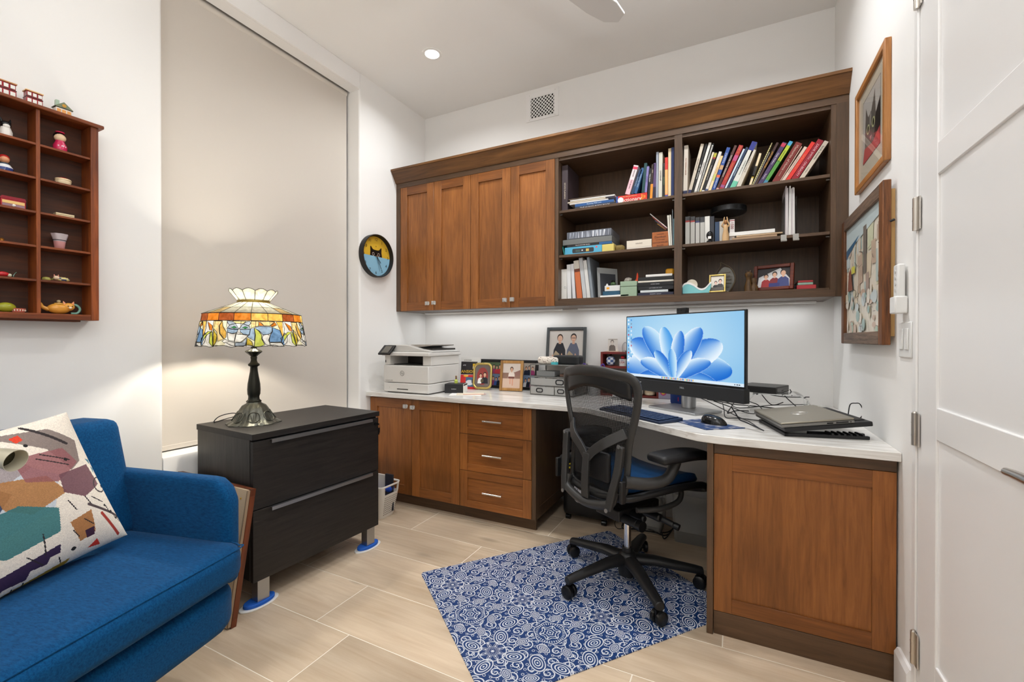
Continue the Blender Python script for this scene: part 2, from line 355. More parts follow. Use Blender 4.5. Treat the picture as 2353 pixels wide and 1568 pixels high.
# fan blade tip near the top edge: whole fan is built
fn = thing('ceiling_fan', 'white ceiling fan with broad blades, one tip showing at the top', 'fan', (1.42, -1.62, CEIL))
FANW = mat('fan_white', (225, 224, 222), .4)
G().lathe([(.001, 0), (.07, 0), (.06, -.05), (.018, -.07), (.018, -.2), (.09, -.22), (.1, -.27), (.07, -.31), (.001, -.32)], 28).build('motor', FANW, fn, smooth=40)
tip = Vector((1.80, -.79, 0))-Vector((1.42, -1.62, 0)); ta = math.atan2(tip.y, tip.x); tl = tip.length
for k in range(3):
    a = ta+k*2*pi/3
    bl = G().prism([(.09, -.03), (.3, -.065), (tl-.12, -.075), (tl-.03, -.05), (tl, .01), (tl-.05, .06), (tl-.16, .075), (.3, .06), (.09, .03)], -.006, .006).build('blade', FANW, fn, (0, 0, -.262), bevel=.003)
    bl.rotation_euler = (rad(7), 0, a)
# supply-air grille
vg = thing('air_vent', 'square white vent grille with diamond lattice high on the back wall', 'vent', (1.0545, 0, 2.7355))
G().box(-.127, -.092, -.006, 0, 0, .2035).box(.092, .127, -.006, 0, 0, .2035).box(-.092, .092, -.006, 0, 0, .018+.002).box(-.092, .092, -.006, 0, .168, .2035).build('frame', WHITE, vg, bevel=.001)
G().box(-.095, .095, -.0015, -.0005, .016, .172).build('duct_opening', mat('duct_dark', (20, 19, 18), .9), vg)
lt = G()
for k in range(-9, 10):
    for s_ in (-1, 1):
        x = k*.0262; p, q = Vector((x-.08*1, 0, .094-.08*s_)), Vector((x+.08, 0, .094+.08*s_)); d = q-p
        t0 = max(0, (-.092-p.x)/d.x); t1 = min(1, (.092-p.x)/d.x)
        if t1 > t0: lt.tube([p+d*t0+Vector((0, -.003, 0)), p+d*t1+Vector((0, -.003, 0))], .0034, 6)
lt.build('lattice', WHITE, vg)
for sx in (-.1, .1):
    for sz in (.012, .19): G().sph((sx, -.006, sz), (.0025, .001, .0025), 8, 4).build('screw', NICKEL, vg)

# two fill lights added out of view for soft bounce, shaped as uplighters
for wt, (loc, lb) in zip(FILL_WATT, (((2.55, -3.15, 0), 'added fill light shaped as a slim white uplighter by the door wall'), ((.55, -3.75, 0), 'added fill light shaped as a slim uplighter in the corner beyond the display shelf'))):
    to = thing('fill_uplighter', lb, 'fill light', loc)
    G().lathe([(.01, 0), (.14, 0), (.14, .015), (.02, .03), (.012, .04), (.012, 1.68), (.02, 1.7)], 32).build('stand', WHITE, to, smooth=40)
    G().lathe([(.02, 1.7), (.06, 1.72), (.15, 1.80), (.152, 1.80), (.062, 1.735), (.02, 1.715)], 40, caps=False).build('bowl', WHITE, to, smooth=40)
    G().sph((0, 0, 1.765), (.03, .03, .025)).build('bulb', LED, to, smooth=60)
    l = bpy.data.lights.new('fill_lamp', 'SPOT'); l.spot_size = rad(150); l.spot_blend = .5; l.energy = wt; l.color = CAN_COL; l.shadow_soft_size = .06
    o = bpy.data.objects.new('fill_lamp', l); SC.collection.objects.link(o); o.parent = to; o.location = (0, 0, 1.82); o.rotation_euler = (pi, 0, 0)
# ================================================================ fitted joinery
def knob(parent, loc):
    g = G().lathe([(.001, .0), (.009, .0), (.0095, .004), (.006, .009), (.006, .012)], 14, m=0)
    g.xf(Matrix.Rotation(pi/2, 4, 'X'))
    g.obox((0, -.022, 0), (.0135, 0, 0), (0, .0095, 0), (0, 0, .0135), m=1)
    g.obox((0, -.0335, 0), (.0095, 0, 0), (0, .003, 0), (0, 0, .0095), m=1)
    return g.build('knob', [CHROME, KNOBG], parent, loc, bevel=.0025, label='clear faceted crystal knob on a chrome stem')
KNOBG = mat('crystal', (246, 248, 246), .02, trans=.75, ior=1.6, spec=.8)
def shaker(parent, x0, x1, z0, z1, y, kx=None, kz=None, fr=.062, name='door', gap=.0015, pull=False, thin=None):
    """a five-piece shaker front: stiles as the part, rails, panel and knob as its sub-parts; front face at y"""
    x0 += gap; x1 -= gap; z0 += gap; z1 -= gap; t = .02; rz = thin or fr
    d = G().box(x0+fr-.004, x1-fr+.004, y+.009, y+.015, z0+rz-.004, z1-rz+.004).build(name, WH if pull else WV, parent)
    for a, b in ((x0, x0+fr), (x1-fr, x1)): G().box(a, b, y, y+t, z0, z1).build('stile', WV, d, bevel=.001, seg=1)
    for a, b in ((z0, z0+rz), (z1-rz, z1)): G().box(x0+fr, x1-fr, y, y+t, a, b).build('rail', WH, d, bevel=.0008, seg=1)
    if kx is not None: knob(d, (kx, y, kz))
    if pull:
        c = (x0+x1)/2; zc = (z0+z1)/2; h = .066
        G().cyl((c-h, y-.03, zc), (c+h, y-.03, zc), .006, n=14).cyl((c-.048, y+.009, zc), (c-.048, y-.03, zc), .0045, n=10).cyl((c+.048, y+.009, zc), (c+.048, y-.03, zc), .0045, n=10).build('bar_pull', CHROME, d, smooth=40, label='slim chrome bar handle')
    return d
UF, UB, UT = -.355, 1.3475, 2.281
DX = [.040, .352, .664, .976, 1.2895]
def wall_cab(x0, x1, i, label):
    c = thing('hanging_cabinet', label, 'cabinet', (0, 0, 0))
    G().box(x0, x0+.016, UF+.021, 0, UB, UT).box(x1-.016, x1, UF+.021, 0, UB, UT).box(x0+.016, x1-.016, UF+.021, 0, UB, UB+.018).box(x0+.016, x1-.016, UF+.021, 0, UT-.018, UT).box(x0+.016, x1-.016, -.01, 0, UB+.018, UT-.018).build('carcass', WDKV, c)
    shaker(c, DX[i], DX[i+1], UB, UT, UF, DX[i+1]-.045+(.012 if i else 0), UB+.05)
    shaker(c, DX[i+1], DX[i+2], UB, UT, UF, DX[i+1]+.012+(.01 if i else 0), UB+.052)
    return c
wc = wall_cab(.0005, DX[2], 0, 'wall cabinet with two shaker doors nearest the clock wall')
G().box(.0005, DX[0]-.0015, UF, UF+.021, UB, UT).build('filler_strip', WDKV, wc)
wall_cab(DX[2], DX[4], 2, 'wall cabinet with two shaker doors beside the open bookshelves')
# open bookcase
B0, B1, B2, B3, B4, B5 = 1.2905, 1.3125, 2.003, 2.043, 2.7235, 2.745
SH1, SH2, SHB = 1.950, 1.669, 1.393
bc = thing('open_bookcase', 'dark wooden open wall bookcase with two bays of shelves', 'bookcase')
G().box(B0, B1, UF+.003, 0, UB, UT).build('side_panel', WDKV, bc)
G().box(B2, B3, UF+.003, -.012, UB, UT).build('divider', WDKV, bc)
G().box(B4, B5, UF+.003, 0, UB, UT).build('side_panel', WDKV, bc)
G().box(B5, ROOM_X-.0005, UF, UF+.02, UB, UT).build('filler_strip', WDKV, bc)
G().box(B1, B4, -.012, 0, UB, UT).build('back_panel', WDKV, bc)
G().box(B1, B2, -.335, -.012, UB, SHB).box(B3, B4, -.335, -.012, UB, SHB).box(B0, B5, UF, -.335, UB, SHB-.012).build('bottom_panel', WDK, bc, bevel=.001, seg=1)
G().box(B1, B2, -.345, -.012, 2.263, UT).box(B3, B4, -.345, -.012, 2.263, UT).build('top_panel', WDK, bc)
for a, b in ((B1, B2), (B3, B4)):
    for z in (SH1, SH2): G().box(a+.001, b-.001, -.341, -.013, z-.016, z).build('shelf', WDK, bc, bevel=.001, seg=1)
for x, s_ in ((B1, 1), (B2, -1), (B3, 1), (B4, -1)):
    for z in (SH1, SH2): G().cyl((x, -.318, z-.021), (x+s_*.014, -.318, z-.021), .004, n=8).build('shelf_pin', STEEL, bc)
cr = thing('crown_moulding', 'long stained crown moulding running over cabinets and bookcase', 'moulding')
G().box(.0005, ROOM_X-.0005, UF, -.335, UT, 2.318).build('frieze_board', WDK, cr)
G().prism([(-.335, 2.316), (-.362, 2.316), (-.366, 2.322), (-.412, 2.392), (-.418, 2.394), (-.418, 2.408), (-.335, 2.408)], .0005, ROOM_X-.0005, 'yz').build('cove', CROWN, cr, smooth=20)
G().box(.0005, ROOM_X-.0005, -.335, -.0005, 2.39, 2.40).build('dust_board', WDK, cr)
# LED bars hidden under the wall units
for i, (a, b, lb) in enumerate(((.08, 1.25, 'slim LED light bar under the doored wall cabinets'), (1.36, 2.70, 'slim LED light bar under the open bookcase'))):
    c = thing('under_cabinet_light', lb, 'light bar', ((a+b)/2, -.10, UB))
    G().box((a-b)/2, (b-a)/2, -.014, .014, -.012, 0).build('housing', WHITE, c, bevel=.002)
    l = bpy.data.lights.new('bar_lamp', 'AREA'); l.shape = 'RECTANGLE'; l.size = b-a-.02; l.size_y = .02; l.energy = UC_WATT; l.color = CAN_COL
    o = bpy.data.objects.new('bar_lamp', l); SC.collection.objects.link(o); o.parent = c; o.location = (0, 0, -.014)
# base units
BF = -.63; CT, CB = .77, .74
def base_box(c, x0, x1):
    G().box(x0, x0+.016, BF+.021, -.02, .085, CB).box(x1-.016, x1, BF+.021, -.02, .085, CB).box(x0+.016, x1-.016, BF+.021, -.02, .085, .1).box(x0+.016, x1-.016, -.03, -.02, .1, CB).box(x0+.016, x1-.016, BF+.021, -.02, CB-.012, CB-.001).build('carcass', WDKV, c)
    G().box(x0, x1-.0, -.565, -.548, 0, .085).build('toe_kick', WDK, c)
c = thing('base_cabinet', 'low two-door wooden cabinet under the printer', 'cabinet')
base_box(c, .002, .7555)
shaker(c, .004, .374, .0855, .732, BF, .336, .687); shaker(c, .374, .7555, .0855, .732, BF, .396, .684)
c = thing('drawer_cabinet', 'wooden three-drawer pedestal under the counter beside the knee space', 'cabinet')
base_box(c, .7565, 1.2555)
for a, b in ((.0855, .3145), (.3145, .545), (.545, .732)): shaker(c, .7565, 1.2545, a, b, BF, name='drawer', pull=True, fr=.055, thin=.042)
e = G().box(1.2565, 1.2775, BF, -.02, .085, CB-.001).build('end_panel', WDKV, c)
G().box(1.2776, 1.2806, BF+.001, BF+.06, .085, CB-.002).box(1.2776, 1.2806, -.08, -.021, .085, CB-.002).box(1.2776, 1.2806, BF+.06, -.08, .085, .15).box(1.2776, 1.2806, BF+.06, -.08, CB-.06, CB-.002).build('end_frame', WDKV, e)
# desk return at the right
RX0, RX1, RY = 2.213, ROOM_X-.006, -1.10
c = thing('desk_return_cabinet', 'wooden desk end cabinet with one large framed panel beside the door', 'cabinet')
G().box(RX0, RX0+.023, RY-.012, -.60, 0, CB-.001).build('side_panel', WDKV, c, bevel=.0015)
G().box(RX0+.024, RX1, RY+.02, -.62, 0, .04).box(RX1-.016, RX1, RY+.02, -.62, .04, CB-.001).box(RX0+.024, RX1-.016, -.636, -.62, .04, CB-.001).build('carcass', WDKV, c)
G().box(RX0+.0245, RX1, RY, RY+.02, .0, .088).build('toe_board', WDK, c, bevel=.001)
G().box(RX0+.0245, RX1, RY-.001, RY+.02, .699, CB-.001).build('top_rail', WDK, c, bevel=.001)
d = G().box(RX0+.083, RX1-.06, RY+.007, RY+.014, .142, .641).build('panel', WV, c)
for a, b in ((RX0+.0245, RX0+.087), (RX1-.064, RX1)): G().box(a, b, RY, RY+.02, .09, .697).build('stile', WV, d, bevel=.0008, seg=1)
for a, b in ((.09, .146), (.637, .697)): G().box(RX0+.087, RX1-.064, RY, RY+.02, a, b).build('rail', WH, d, bevel=.0008, seg=1)
# counter top
def quartz():
    m = mat('veined_quartz', (224, 219, 211), .16); N, L = m.node_tree.nodes, m.node_tree.links; B = N['Principled BSDF']
    tc = N.new('ShaderNodeTexCoord'); mp = N.new('ShaderNodeMapping'); mp.inputs['Scale'].default_value = (1.2, 7, 16); L.new(tc.outputs['Object'], mp.inputs['Vector'])
    n = N.new('ShaderNodeTexNoise'); n.inputs['Scale'].default_value = 4; n.inputs['Detail'].default_value = 8; n.inputs['Distortion'].default_value = .6; L.new(mp.outputs[0], n.inputs['Vector'])
    r = N.new('ShaderNodeValToRGB'); e = r.color_ramp.elements; e[0].position = .36; e[0].color = lin((206, 201, 194)); e[1].position = .52; e[1].color = lin((232, 230, 226)); L.new(n.outputs['Fac'], r.inputs['Fac']); L.new(r.outputs['Color'], B.inputs['Base Color'])
    return m
QZ = quartz()
cx, cy = 2.175, -1.09
G().prism([(.001, -.001), (.001, -.668), (1.575, -.668), (1.60, -.678), (cx-.03, cy), (cx, cy-.019), (cx+.035, cy-.030), (cx+.08, -1.128), (ROOM_X-.001, -1.128), (ROOM_X-.001, -.001)], CB, CT).build('countertop', QZ, bevel=.002)
tag(bpy.data.objects['countertop'], 'pale veined stone countertop wrapping the corner desk', 'countertop')
# ================================================================ left side of the room
# ---- filing cabinet on sliders
FCA = rad(-3.5); FC = Vector((.512, -1.818, 0)); FW, FD, FT = .69, .45, .74
def fcp(x, y, z=0): return FC+Vector((x*cos(FCA)-y*sin(FCA), x*sin(FCA)+y*cos(FCA), z))
BLK = wood('black_brown_oak', (50, 46, 44), (24, 22, 21), 'Z', 1.6, .42, contrast=1.1, blotch=.05, bump=.25)
BLKY = wood('black_brown_oak_front', (38, 34, 32), (18, 16, 15), 'Y', 1.6, .5, contrast=1.1, blotch=.05, bump=.25)
fc = thing('filing_cabinet', 'black-brown two-drawer filing cabinet with the table lamp on it', 'cabinet', FC, FCA)
G().box(-FD, -.022, 0, FW, .118, FT-.026).build('carcass', BLK, fc, bevel=.001)
G().box(-FD-.004, .003, -.003, FW+.003, FT-.026, FT).build('top_board', BLKY, fc, bevel=.0012)
for a, b in ((.114, .415), (.419, .706)):
    d = G().box(-.02, 0, .002, FW-.002, a, b).build('drawer_front', BLKY, fc, bevel=.001)
    G().prism([(0, 0), (.016, 0), (.016, -.015), (.0135, -.015), (.0135, -.0025), (0, -.0025)], .075, FW-.055, 'xz').build('pull_rail', STEEL, d, (0, 0, b+.0005))
d = G().cyl((0, 0, 0), (.008, 0, 0), .009, n=16).obox((.018, 0, 0), (.010, 0, 0), (0, .001, 0), (0, 0, .004)).tube([(.026, 0, .0), (.03, 0, -.012), (.026, 0, -.02)], .0009, 6).obox((.024, .0015, -.034), (.001, 0, 0), (0, .006, 0), (0, 0, .014)).obox((.026, -.002, -.04), (.001, 0, 0), (0, .004, 0), (0, 0, .016))
d.build('lock_with_keys', mat('dark_keys', (40, 40, 42), .35, .7), fc, (0, FW-.022, .675))
ft = None
for x, y in ((-.028, .05), (-.028, FW-.05), (-.42, .05), (-.42, FW-.05)):
    if ft is None: ft = G().box(-.022, .022, -.026, .026, .022, .118).build('foot', STEEL, fc, (x, y, 0), bevel=.001)
    else: dup_child(ft, fc, (x, y, 0))
BLUEF = mat('blue_foam', (24, 92, 190), .7); SLW = mat('slider_white', (232, 232, 228), .35)
for (x, y, dy), lb in (((-.03, .035, .02), 'blue and white furniture slider under the cabinet foot nearest the armchair'), ((-.03, FW-.06, .02), 'blue and white furniture slider under the cabinet foot nearest the desk'), ((-.42, .045, 0), 'blue and white furniture slider under the rear cabinet foot by the board'), ((-.42, FW-.05, 0), 'blue and white furniture slider under the rear cabinet foot by the basket')):
    p = thing('furniture_slider', lb, 'slider', fcp(x, y+dy-.01), FCA, 'sliders under the filing cabinet')
    ov = lambda a, b: [(a*cos(t*pi/14), b*sin(t*pi/14)) for t in range(28)]
    G().prism(ov(.042, .083), 0, .007).build('sole', SLW, p, bevel=.002); G().prism(ov(.035, .066), .007, .022).build('foam_pad', BLUEF, p, bevel=.003)
# ---- stained-glass cat lamp
LP = Vector((.268, -1.652, FT))
la = thing('table_lamp', 'stained-glass table lamp with a cat pattern on a bronze base', 'lamp', LP)
BRZ = mat('aged_bronze', (92, 92, 84), .38, .75, bump=(70, .5, .004))
BRD = mat('dark_bronze', (44, 44, 38), .42, .7, bump=(90, .3, .003))
def petal(r, z, a):
    if z < .045: return r*(1+.045*cos(8*a)+.02*cos(24*a))
    return r*(1+.03*cos(10*a)) if z < .10 else r
G().lathe([(.004, 0), (.112, 0), (.112, .004), (.088, .016), (.072, .04), (.062, .066), (.05, .084), (.032, .094), (.03, .1)], 96, rf=petal).build('base', BRZ, la, smooth=60)
ov = G()
for k in range(7):
    a = k*2*pi/7+.3; ca, sa = cos(a), sin(a); R = lambda s, h: (ca*s-sa*h, sa*s+ca*h)
    ov.tube([R(.094, 0)+(.015,), R(.083, .024)+(.026,), R(.069, .02)+(.05,), R(.067, 0)+(.058,), R(.069, -.02)+(.05,), R(.083, -.024)+(.026,)], .0022, 6, sm=5, closed=True)
    for q in (-.6, 0, .6): ov.tube([R(.094, 0)+(.014,), R(.073, q*.02)+(.046,)], .0012, 5)
ov.build('leaf_relief', BRZ, la, smooth=60)
flute = lambda r, z, a: r*(1-.035*abs(sin(8*a))) if .135 < z < .265 else (r*(1+.04*cos(9*a)) if z < .132 or z > .31 else r)
G().lathe([(.03, .1), (.032, .104), (.024, .112), (.0225, .125), (.0255, .134), (.0275, .137), (.0285, .16), (.027, .185), (.022, .215), (.017, .245), (.0155, .264), (.0165, .268), (.024, .272), (.0245, .279), (.0165, .286), (.0135, .294), (.0125, .3), (.014, .312), (.012, .315), (.018, .322), (.036, .338), (.033, .343), (.014, .352), (.008, .36)], 72, rf=flute).build('stem', BRD, la, smooth=60)
G().tube([(-.035, -.015, .03), (-.09, -.04, .045), (-.15, -.07, .03), (-.17, -.085, .003), (-.20, -.02, .003), (-.24, .06, .003)], .0022, 6, sm=6).build('cord', BLACKP, la)
G().cyl((0, 0, .35), (0, 0, .472), .013, n=16).build('socket', BRD, la)
G().sph((0, 0, .497), (.02, .02, .024)).build('bulb', mat('warm_bulb', (255, 226, 180), emit=20), la, smooth=60)
bl = bpy.data.lights.new('bulb_lamp', 'POINT'); bl.energy = LAMP_WATT; bl.color = (1, .93, .8); bl.shadow_soft_size = .03
bo = bpy.data.objects.new('bulb_lamp', bl); SC.collection.objects.link(bo); bo.parent = la; bo.location = (0, 0, .497)
def tglass(name, col, tr_=.2):
    if name in _M: return _M[name]
    m = bpy.data.materials.new(name); m.use_nodes = True; _M[name] = m; N, L = m.node_tree.nodes, m.node_tree.links
    N.remove(N['Principled BSDF']); out = N['Material Output']
    t = N.new('ShaderNodeBsdfTranslucent'); d = N.new('ShaderNodeBsdfPrincipled'); d.inputs['Roughness'].default_value = .2
    tc = N.new('ShaderNodeTexCoord'); n = N.new('ShaderNodeTexNoise'); n.inputs['Scale'].default_value = 38; n.inputs['Detail'].default_value = 3; n.inputs['Distortion'].default_value = 1; L.new(tc.outputs['Object'], n.inputs['Vector'])
    r = N.new('ShaderNodeValToRGB'); e = r.color_ramp.elements; c = lin(col); e[0].position = .3; e[1].position = .7
    e[0].color = [v*.62 for v in c[:3]]+[1]; e[1].color = [min(1, v*1.15+.03) for v in c[:3]]+[1]; L.new(n.outputs['Fac'], r.inputs['Fac'])
    dk = N.new('ShaderNodeMix'); dk.data_type = 'RGBA'; dk.blend_type = 'MULTIPLY'; dk.inputs['Factor'].default_value = 1; dk.inputs['B'].default_value = (tr_, tr_, tr_, 1)
    L.new(r.outputs['Color'], dk.inputs['A']); L.new(dk.outputs['Result'], t.inputs['Color']); L.new(r.outputs['Color'], d.inputs['Base Color'])
    mx = N.new('ShaderNodeMixShader'); mx.inputs[0].default_value = .22; L.new(t.outputs[0], mx.inputs[1]); L.new(d.outputs[0], mx.inputs[2]); L.new(mx.outputs[0], out.inputs['Surface'])
    return m
GC = {k: tglass('glass_'+k, c) for k, c in dict(cream=(250, 238, 206), peach=(248, 214, 150), white=(246, 244, 238), amber=(206, 120, 22), brown=(150, 70, 12), gold=(232, 184, 84), blue=(150, 176, 206), deep=(110, 152, 200), grey=(172, 186, 204), lime=(196, 206, 84), olive=(200, 176, 50), green=(58, 160, 88)).items()}
GC['crown'] = tglass('glass_crown', (250, 240, 214), .75); GC['cone'] = tglass('glass_cone', (246, 236, 212), .10); GC['cone2'] = tglass('glass_cone_amber', (246, 206, 140), .10)
LEAD = mat('lead_came', (26, 22, 18), .5, .3)
def sector(r0, z0, r1, z1, a0, a1, n=5, scal=0):
    g = G(); g.grid(lambda u, v: ((r0+(r1-r0)*v)*cos(a0+(a1-a0)*u), (r0+(r1-r0)*v)*sin(a0+(a1-a0)*u), z0+(z1-z0)*v+(scal*v*sin(pi*u))), n, 4 if scal else 2)
    return g
lead = G()
def ring(r, z, w=.0016): lead.tube([(r*cos(2*pi*i/72), r*sin(2*pi*i/72), z) for i in range(72)], w, 6, closed=True)
NS = 20
zc = FT
Zb, Zt, Zn, Zk, Zc = 1.218-zc, 1.252-zc, 1.309-zc, 1.318-zc, 1.366-zc
Rs, Rb, Rt, Rn, Rc = .2275, .2085, .2035, .067, .1
cols = ['brown', 'amber', 'brown', 'amber', 'gold', 'gold', 'amber', 'brown']
for k in range(NS):
    a0, a1 = 2*pi*k/NS, 2*pi*(k+1)/NS
    o = sector(Rb, Zb, Rt, Zt, a0, a1).build('pane', GC[cols[(k+2) % 8]], la)
    rm, zm = Rt+(Rn-Rt)*.5, Zt+(Zn-Zt)*.5
    sector(Rt, Zt, rm, zm, a0, a1).build('pane', GC['cone2' if k % 5 == 0 else 'cone'], la)
    sector(rm, zm, Rn, Zn, a0, a1).build('pane', GC['cone'], la)
    lead.tube([(Rb*cos(a0), Rb*sin(a0), Zb), (Rt*cos(a0), Rt*sin(a0), Zt), (Rn*cos(a0), Rn*sin(a0), Zn)], .0013, 5)
ring(Rb, Zb); ring(Rt, Zt, .002); ring((Rt+Rn)/2, (Zt+Zn)/2, .0011)
for k in range(12):
    a0, a1 = 2*pi*k/12, 2*pi*(k+1)/12
    sector(Rn, Zk, Rc, Zc-.006, a0, a1, 6, .010).build('pane', GC['crown'], la)
    lead.tube([(Rn*cos(a0), Rn*sin(a0), Zk), (Rc*cos(a0), Rc*sin(a0), Zc-.006)], .0012, 5)
    lead.tube([(Rc*cos(a0+(a1-a0)*u), Rc*sin(a0+(a1-a0)*u), Zc-.006+.010*sin(pi*u)) for u in (0, .17, .33, .5, .67, .83, 1)], .0013, 5)
G().lathe([(Rn, Zn-.002), (Rn+.002, Zn), (Rn+.002, Zk), (Rn, Zk+.002)], 48, caps=False).build('neck_band', mat('brass_band', (150, 128, 62), .35, .8), la, smooth=50)
SK = [('grey', [(838, 710), (905, 722), (945, 758), (868, 785), (845, 755)]), ('grey', [(1130, 722), (1145, 760), (1115, 800), (1050, 770), (1080, 735)]),
 ('green', [(884, 826), (925, 806), (962, 826), (925, 842)]), ('green', [(1031, 832), (1070, 813), (1109, 833), (1070, 850)]), ('white', [(945, 760), (1040, 765), (990, 850)]),
 ('grey', [(868, 785), (945, 760), (988, 852), (900, 855), (838, 832)]), ('blue', [(835, 835), (900, 858), (985, 860), (960, 915), (900, 930), (840, 905)]),
 ('grey', [(1040, 768), (1125, 805), (1140, 860), (1000, 862), (993, 850)]), ('blue', [(1000, 865), (1140, 862), (1125, 960), (1050, 945), (1010, 910)]), ('white', [(985, 905), (1015, 935), (985, 942), (950, 930)]),
 ('white', [(838, 912), (900, 934), (950, 935), (930, 1062), (850, 1040)]), ('white', [(955, 938), (1050, 950), (1110, 965), (1080, 1010), (1010, 1080), (932, 1070)]), ('white', [(770, 1060), (810, 1025), (865, 1060), (800, 1085)]),
 ('white', [(830, 1090), (865, 1062), (935, 1080), (935, 1140), (890, 1130)]), ('grey', [(945, 1085), (1030, 1080), (1090, 1010), (1080, 1120), (1050, 1150), (940, 1140)]),
 ('blue', [(1142, 850), (1190, 840), (1202, 950), (1190, 1060), (1100, 990), (1130, 930)]), ('olive', [(1100, 1010), (1160, 1075), (1180, 1160), (1085, 1145)]),
 ('lime', [(1192, 842), (1250, 890), (1290, 960), (1290, 1030), (1330, 1130), (1270, 1160), (1190, 1160), (1206, 960)]), ('blue', [(1195, 835), (1270, 810), (1430, 820), (1437, 900), (1400, 945), (1310, 960), (1260, 890)]),
 ('white', [(1310, 965), (1370, 950), (1405, 980), (1385, 1050), (1410, 1160), (1340, 1120), (1295, 1020)]), ('deep', [(1440, 830), (1540, 880), (1580, 1000), (1560, 1087), (1400, 1087), (1395, 1040), (1410, 960), (1440, 900)]),
 ('white', [(1405, 1095), (1560, 1098), (1600, 1160), (1430, 1165)]), ('deep', [(1582, 1010), (1615, 930), (1655, 980), (1650, 1090), (1600, 1150), (1566, 1090)]),
 ('gold', [(775, 715), (735, 790), (745, 930), (800, 1020), (825, 985), (825, 900), (780, 800)]), ('gold', [(1490, 730), (1590, 730), (1610, 850), (1605, 930), (1580, 1000), (1550, 880)]),
 ('amber', [(1255, 725), (1320, 800), (1250, 800)]), ('amber', [(1410, 800), (1470, 735), (1500, 790), (1440, 820)]), ('peach', [(905, 716), (1080, 724), (1045, 765), (950, 757)]),
 ('peach', [(1150, 720), (1250, 722), (1248, 805), (1150, 835)]), ('peach', [(1264, 722), (1470, 728), (1405, 800), (1325, 800)]), ('peach', [(660, 710), (770, 715), (730, 800), (738, 930), (790, 1022), (715, 1060), (700, 900), (650, 830)]),
 ('amber', [(575, 715), (642, 790), (640, 880), (605, 860)]), ('lime', [(640, 890), (652, 1150), (600, 1080), (612, 920)]), ('olive', [(655, 850), (705, 960), (697, 1060), (655, 1150)]), ('lime', [(490, 1000), (580, 890), (635, 885), (560, 960), (485, 1105)])]
def sk_uv(x, y): y -= .02*(x-1185); v = (y-712)/452; R = 742+66*v; return math.asin(max(-1, min(1, (x-1185)/R))), v
polys = [(c, [sk_uv(x, y) for x, y in P]) for c, P in SK]
def inside(P, a, b):
    r = False; j = len(P)-1
    for i in range(len(P)):
        if (P[i][1] > b) != (P[j][1] > b) and a < (P[j][0]-P[i][0])*(b-P[i][1])/(P[j][1]-P[i][1])+P[i][0]: r = not r
        j = i
    return r
NA, NV = 156, 52; A0 = rad(-58); cells = {}
boxes = [(min(p[0] for p in P), max(p[0] for p in P), min(p[1] for p in P), max(p[1] for p in P)) for c, P in polys]
hem = lambda a: .965+.03*sin(a*14)+.012*sin(a*31)
for i in range(NA):
    for j in range(NV):
        a = A0+(i+.5)/NA*pi/2; v = (j+.5)/NV
        if v > hem(a): continue
        k = -1
        for q, (c, P) in enumerate(polys):
            b = boxes[q]
            if b[0] <= a <= b[1] and b[2] <= v <= b[3] and inside(P, a, v): k = q; break
        if k < 0: k = 100+(i*6)//NA
        cells.setdefault(k, []).append((i, j))
# angle 0 of the pattern looks towards the photographer
PH = math.atan2(CAM.y-LP.y, CAM.x-LP.x)
def skp(a, v, dr=0): R = Rb+(Rs-Rb)*v+dr; t = PH+a; return (R*cos(t), R*sin(t), Zb+(1.104-zc-Zb)*v)
protos = []
for k, cl in cells.items():
    g = G(); idx = {}
    def vid(i, j):
        if (i, j) not in idx: idx[(i, j)] = len(g.v); g.v.append(skp(A0+i/NA*pi/2, j/NV))
        return idx[(i, j)]
    for i, j in cl: g.f.append((vid(i, j), vid(i+1, j), vid(i+1, j+1), vid(i, j+1))); g.mi.append(0); g.col.append(None)
    protos.append(g.build('pane', GC[polys[k][0]] if k < 100 else GC['cream' if k % 2 else 'white'], la, smooth=40))
for q in range(1, 4):
    for o in protos: dup_child(o, la).rotation_euler = (0, 0, q*pi/2)
for q in range(4):
    s0 = len(lead.v)
    for c, P in polys: lead.tube([skp(a, v, .0006) for a, v in P], .0015, 4, closed=True)
    lead.tube([skp(A0+t/40*pi/2, hem(A0+(t+.5)/40*pi/2)) for t in range(41)], .0013, 5)
    for t in range(6): lead.tube([skp(A0+t/6*pi/2, 0), skp(A0+t/6*pi/2, .25)], .0009, 4)
    lead.xf(Matrix.Rotation(q*pi/2, 4, 'Z'), s0)
tag(lead.build('leading', LEAD, la), kind='stuff')
# ---- framed board leaning between armchair and cabinet
bd = thing('leaning_board', 'wood-framed board seen from behind, leaning on the filing cabinet', 'picture', (.27, -1.93, .002), rot=(rad(-9), 0, 0))
G().box(-.255, .268, -.012, -.0005, .004, .526).build('hardboard_back', mat('hardboard', (196, 172, 142), .8, bump=(200, .3)), bd)
for q in ((-.26, .278, .0, .022, 0, .03), (-.26, .278, 0, .022, .50, .53), (-.26, -.235, .0, .022, .03, .50), (.252, .278, 0, .022, .03, .50)):
    G().box(*q).build('frame_rail', wood('red_mahogany', (128, 66, 34), (92, 44, 20), 'Z'), bd, bevel=.001)
G().box(.2685, .276, -.0115, -.0008, .006, .524).build('paper_edge', mat('chipboard_edge', (150, 128, 104), .9, bump=(300, .5)), bd)
G().sph((.24, -.013, .49), .004, 8, 6).build('brass_tack', mat('brass', (196, 160, 70), .3, 1), bd)
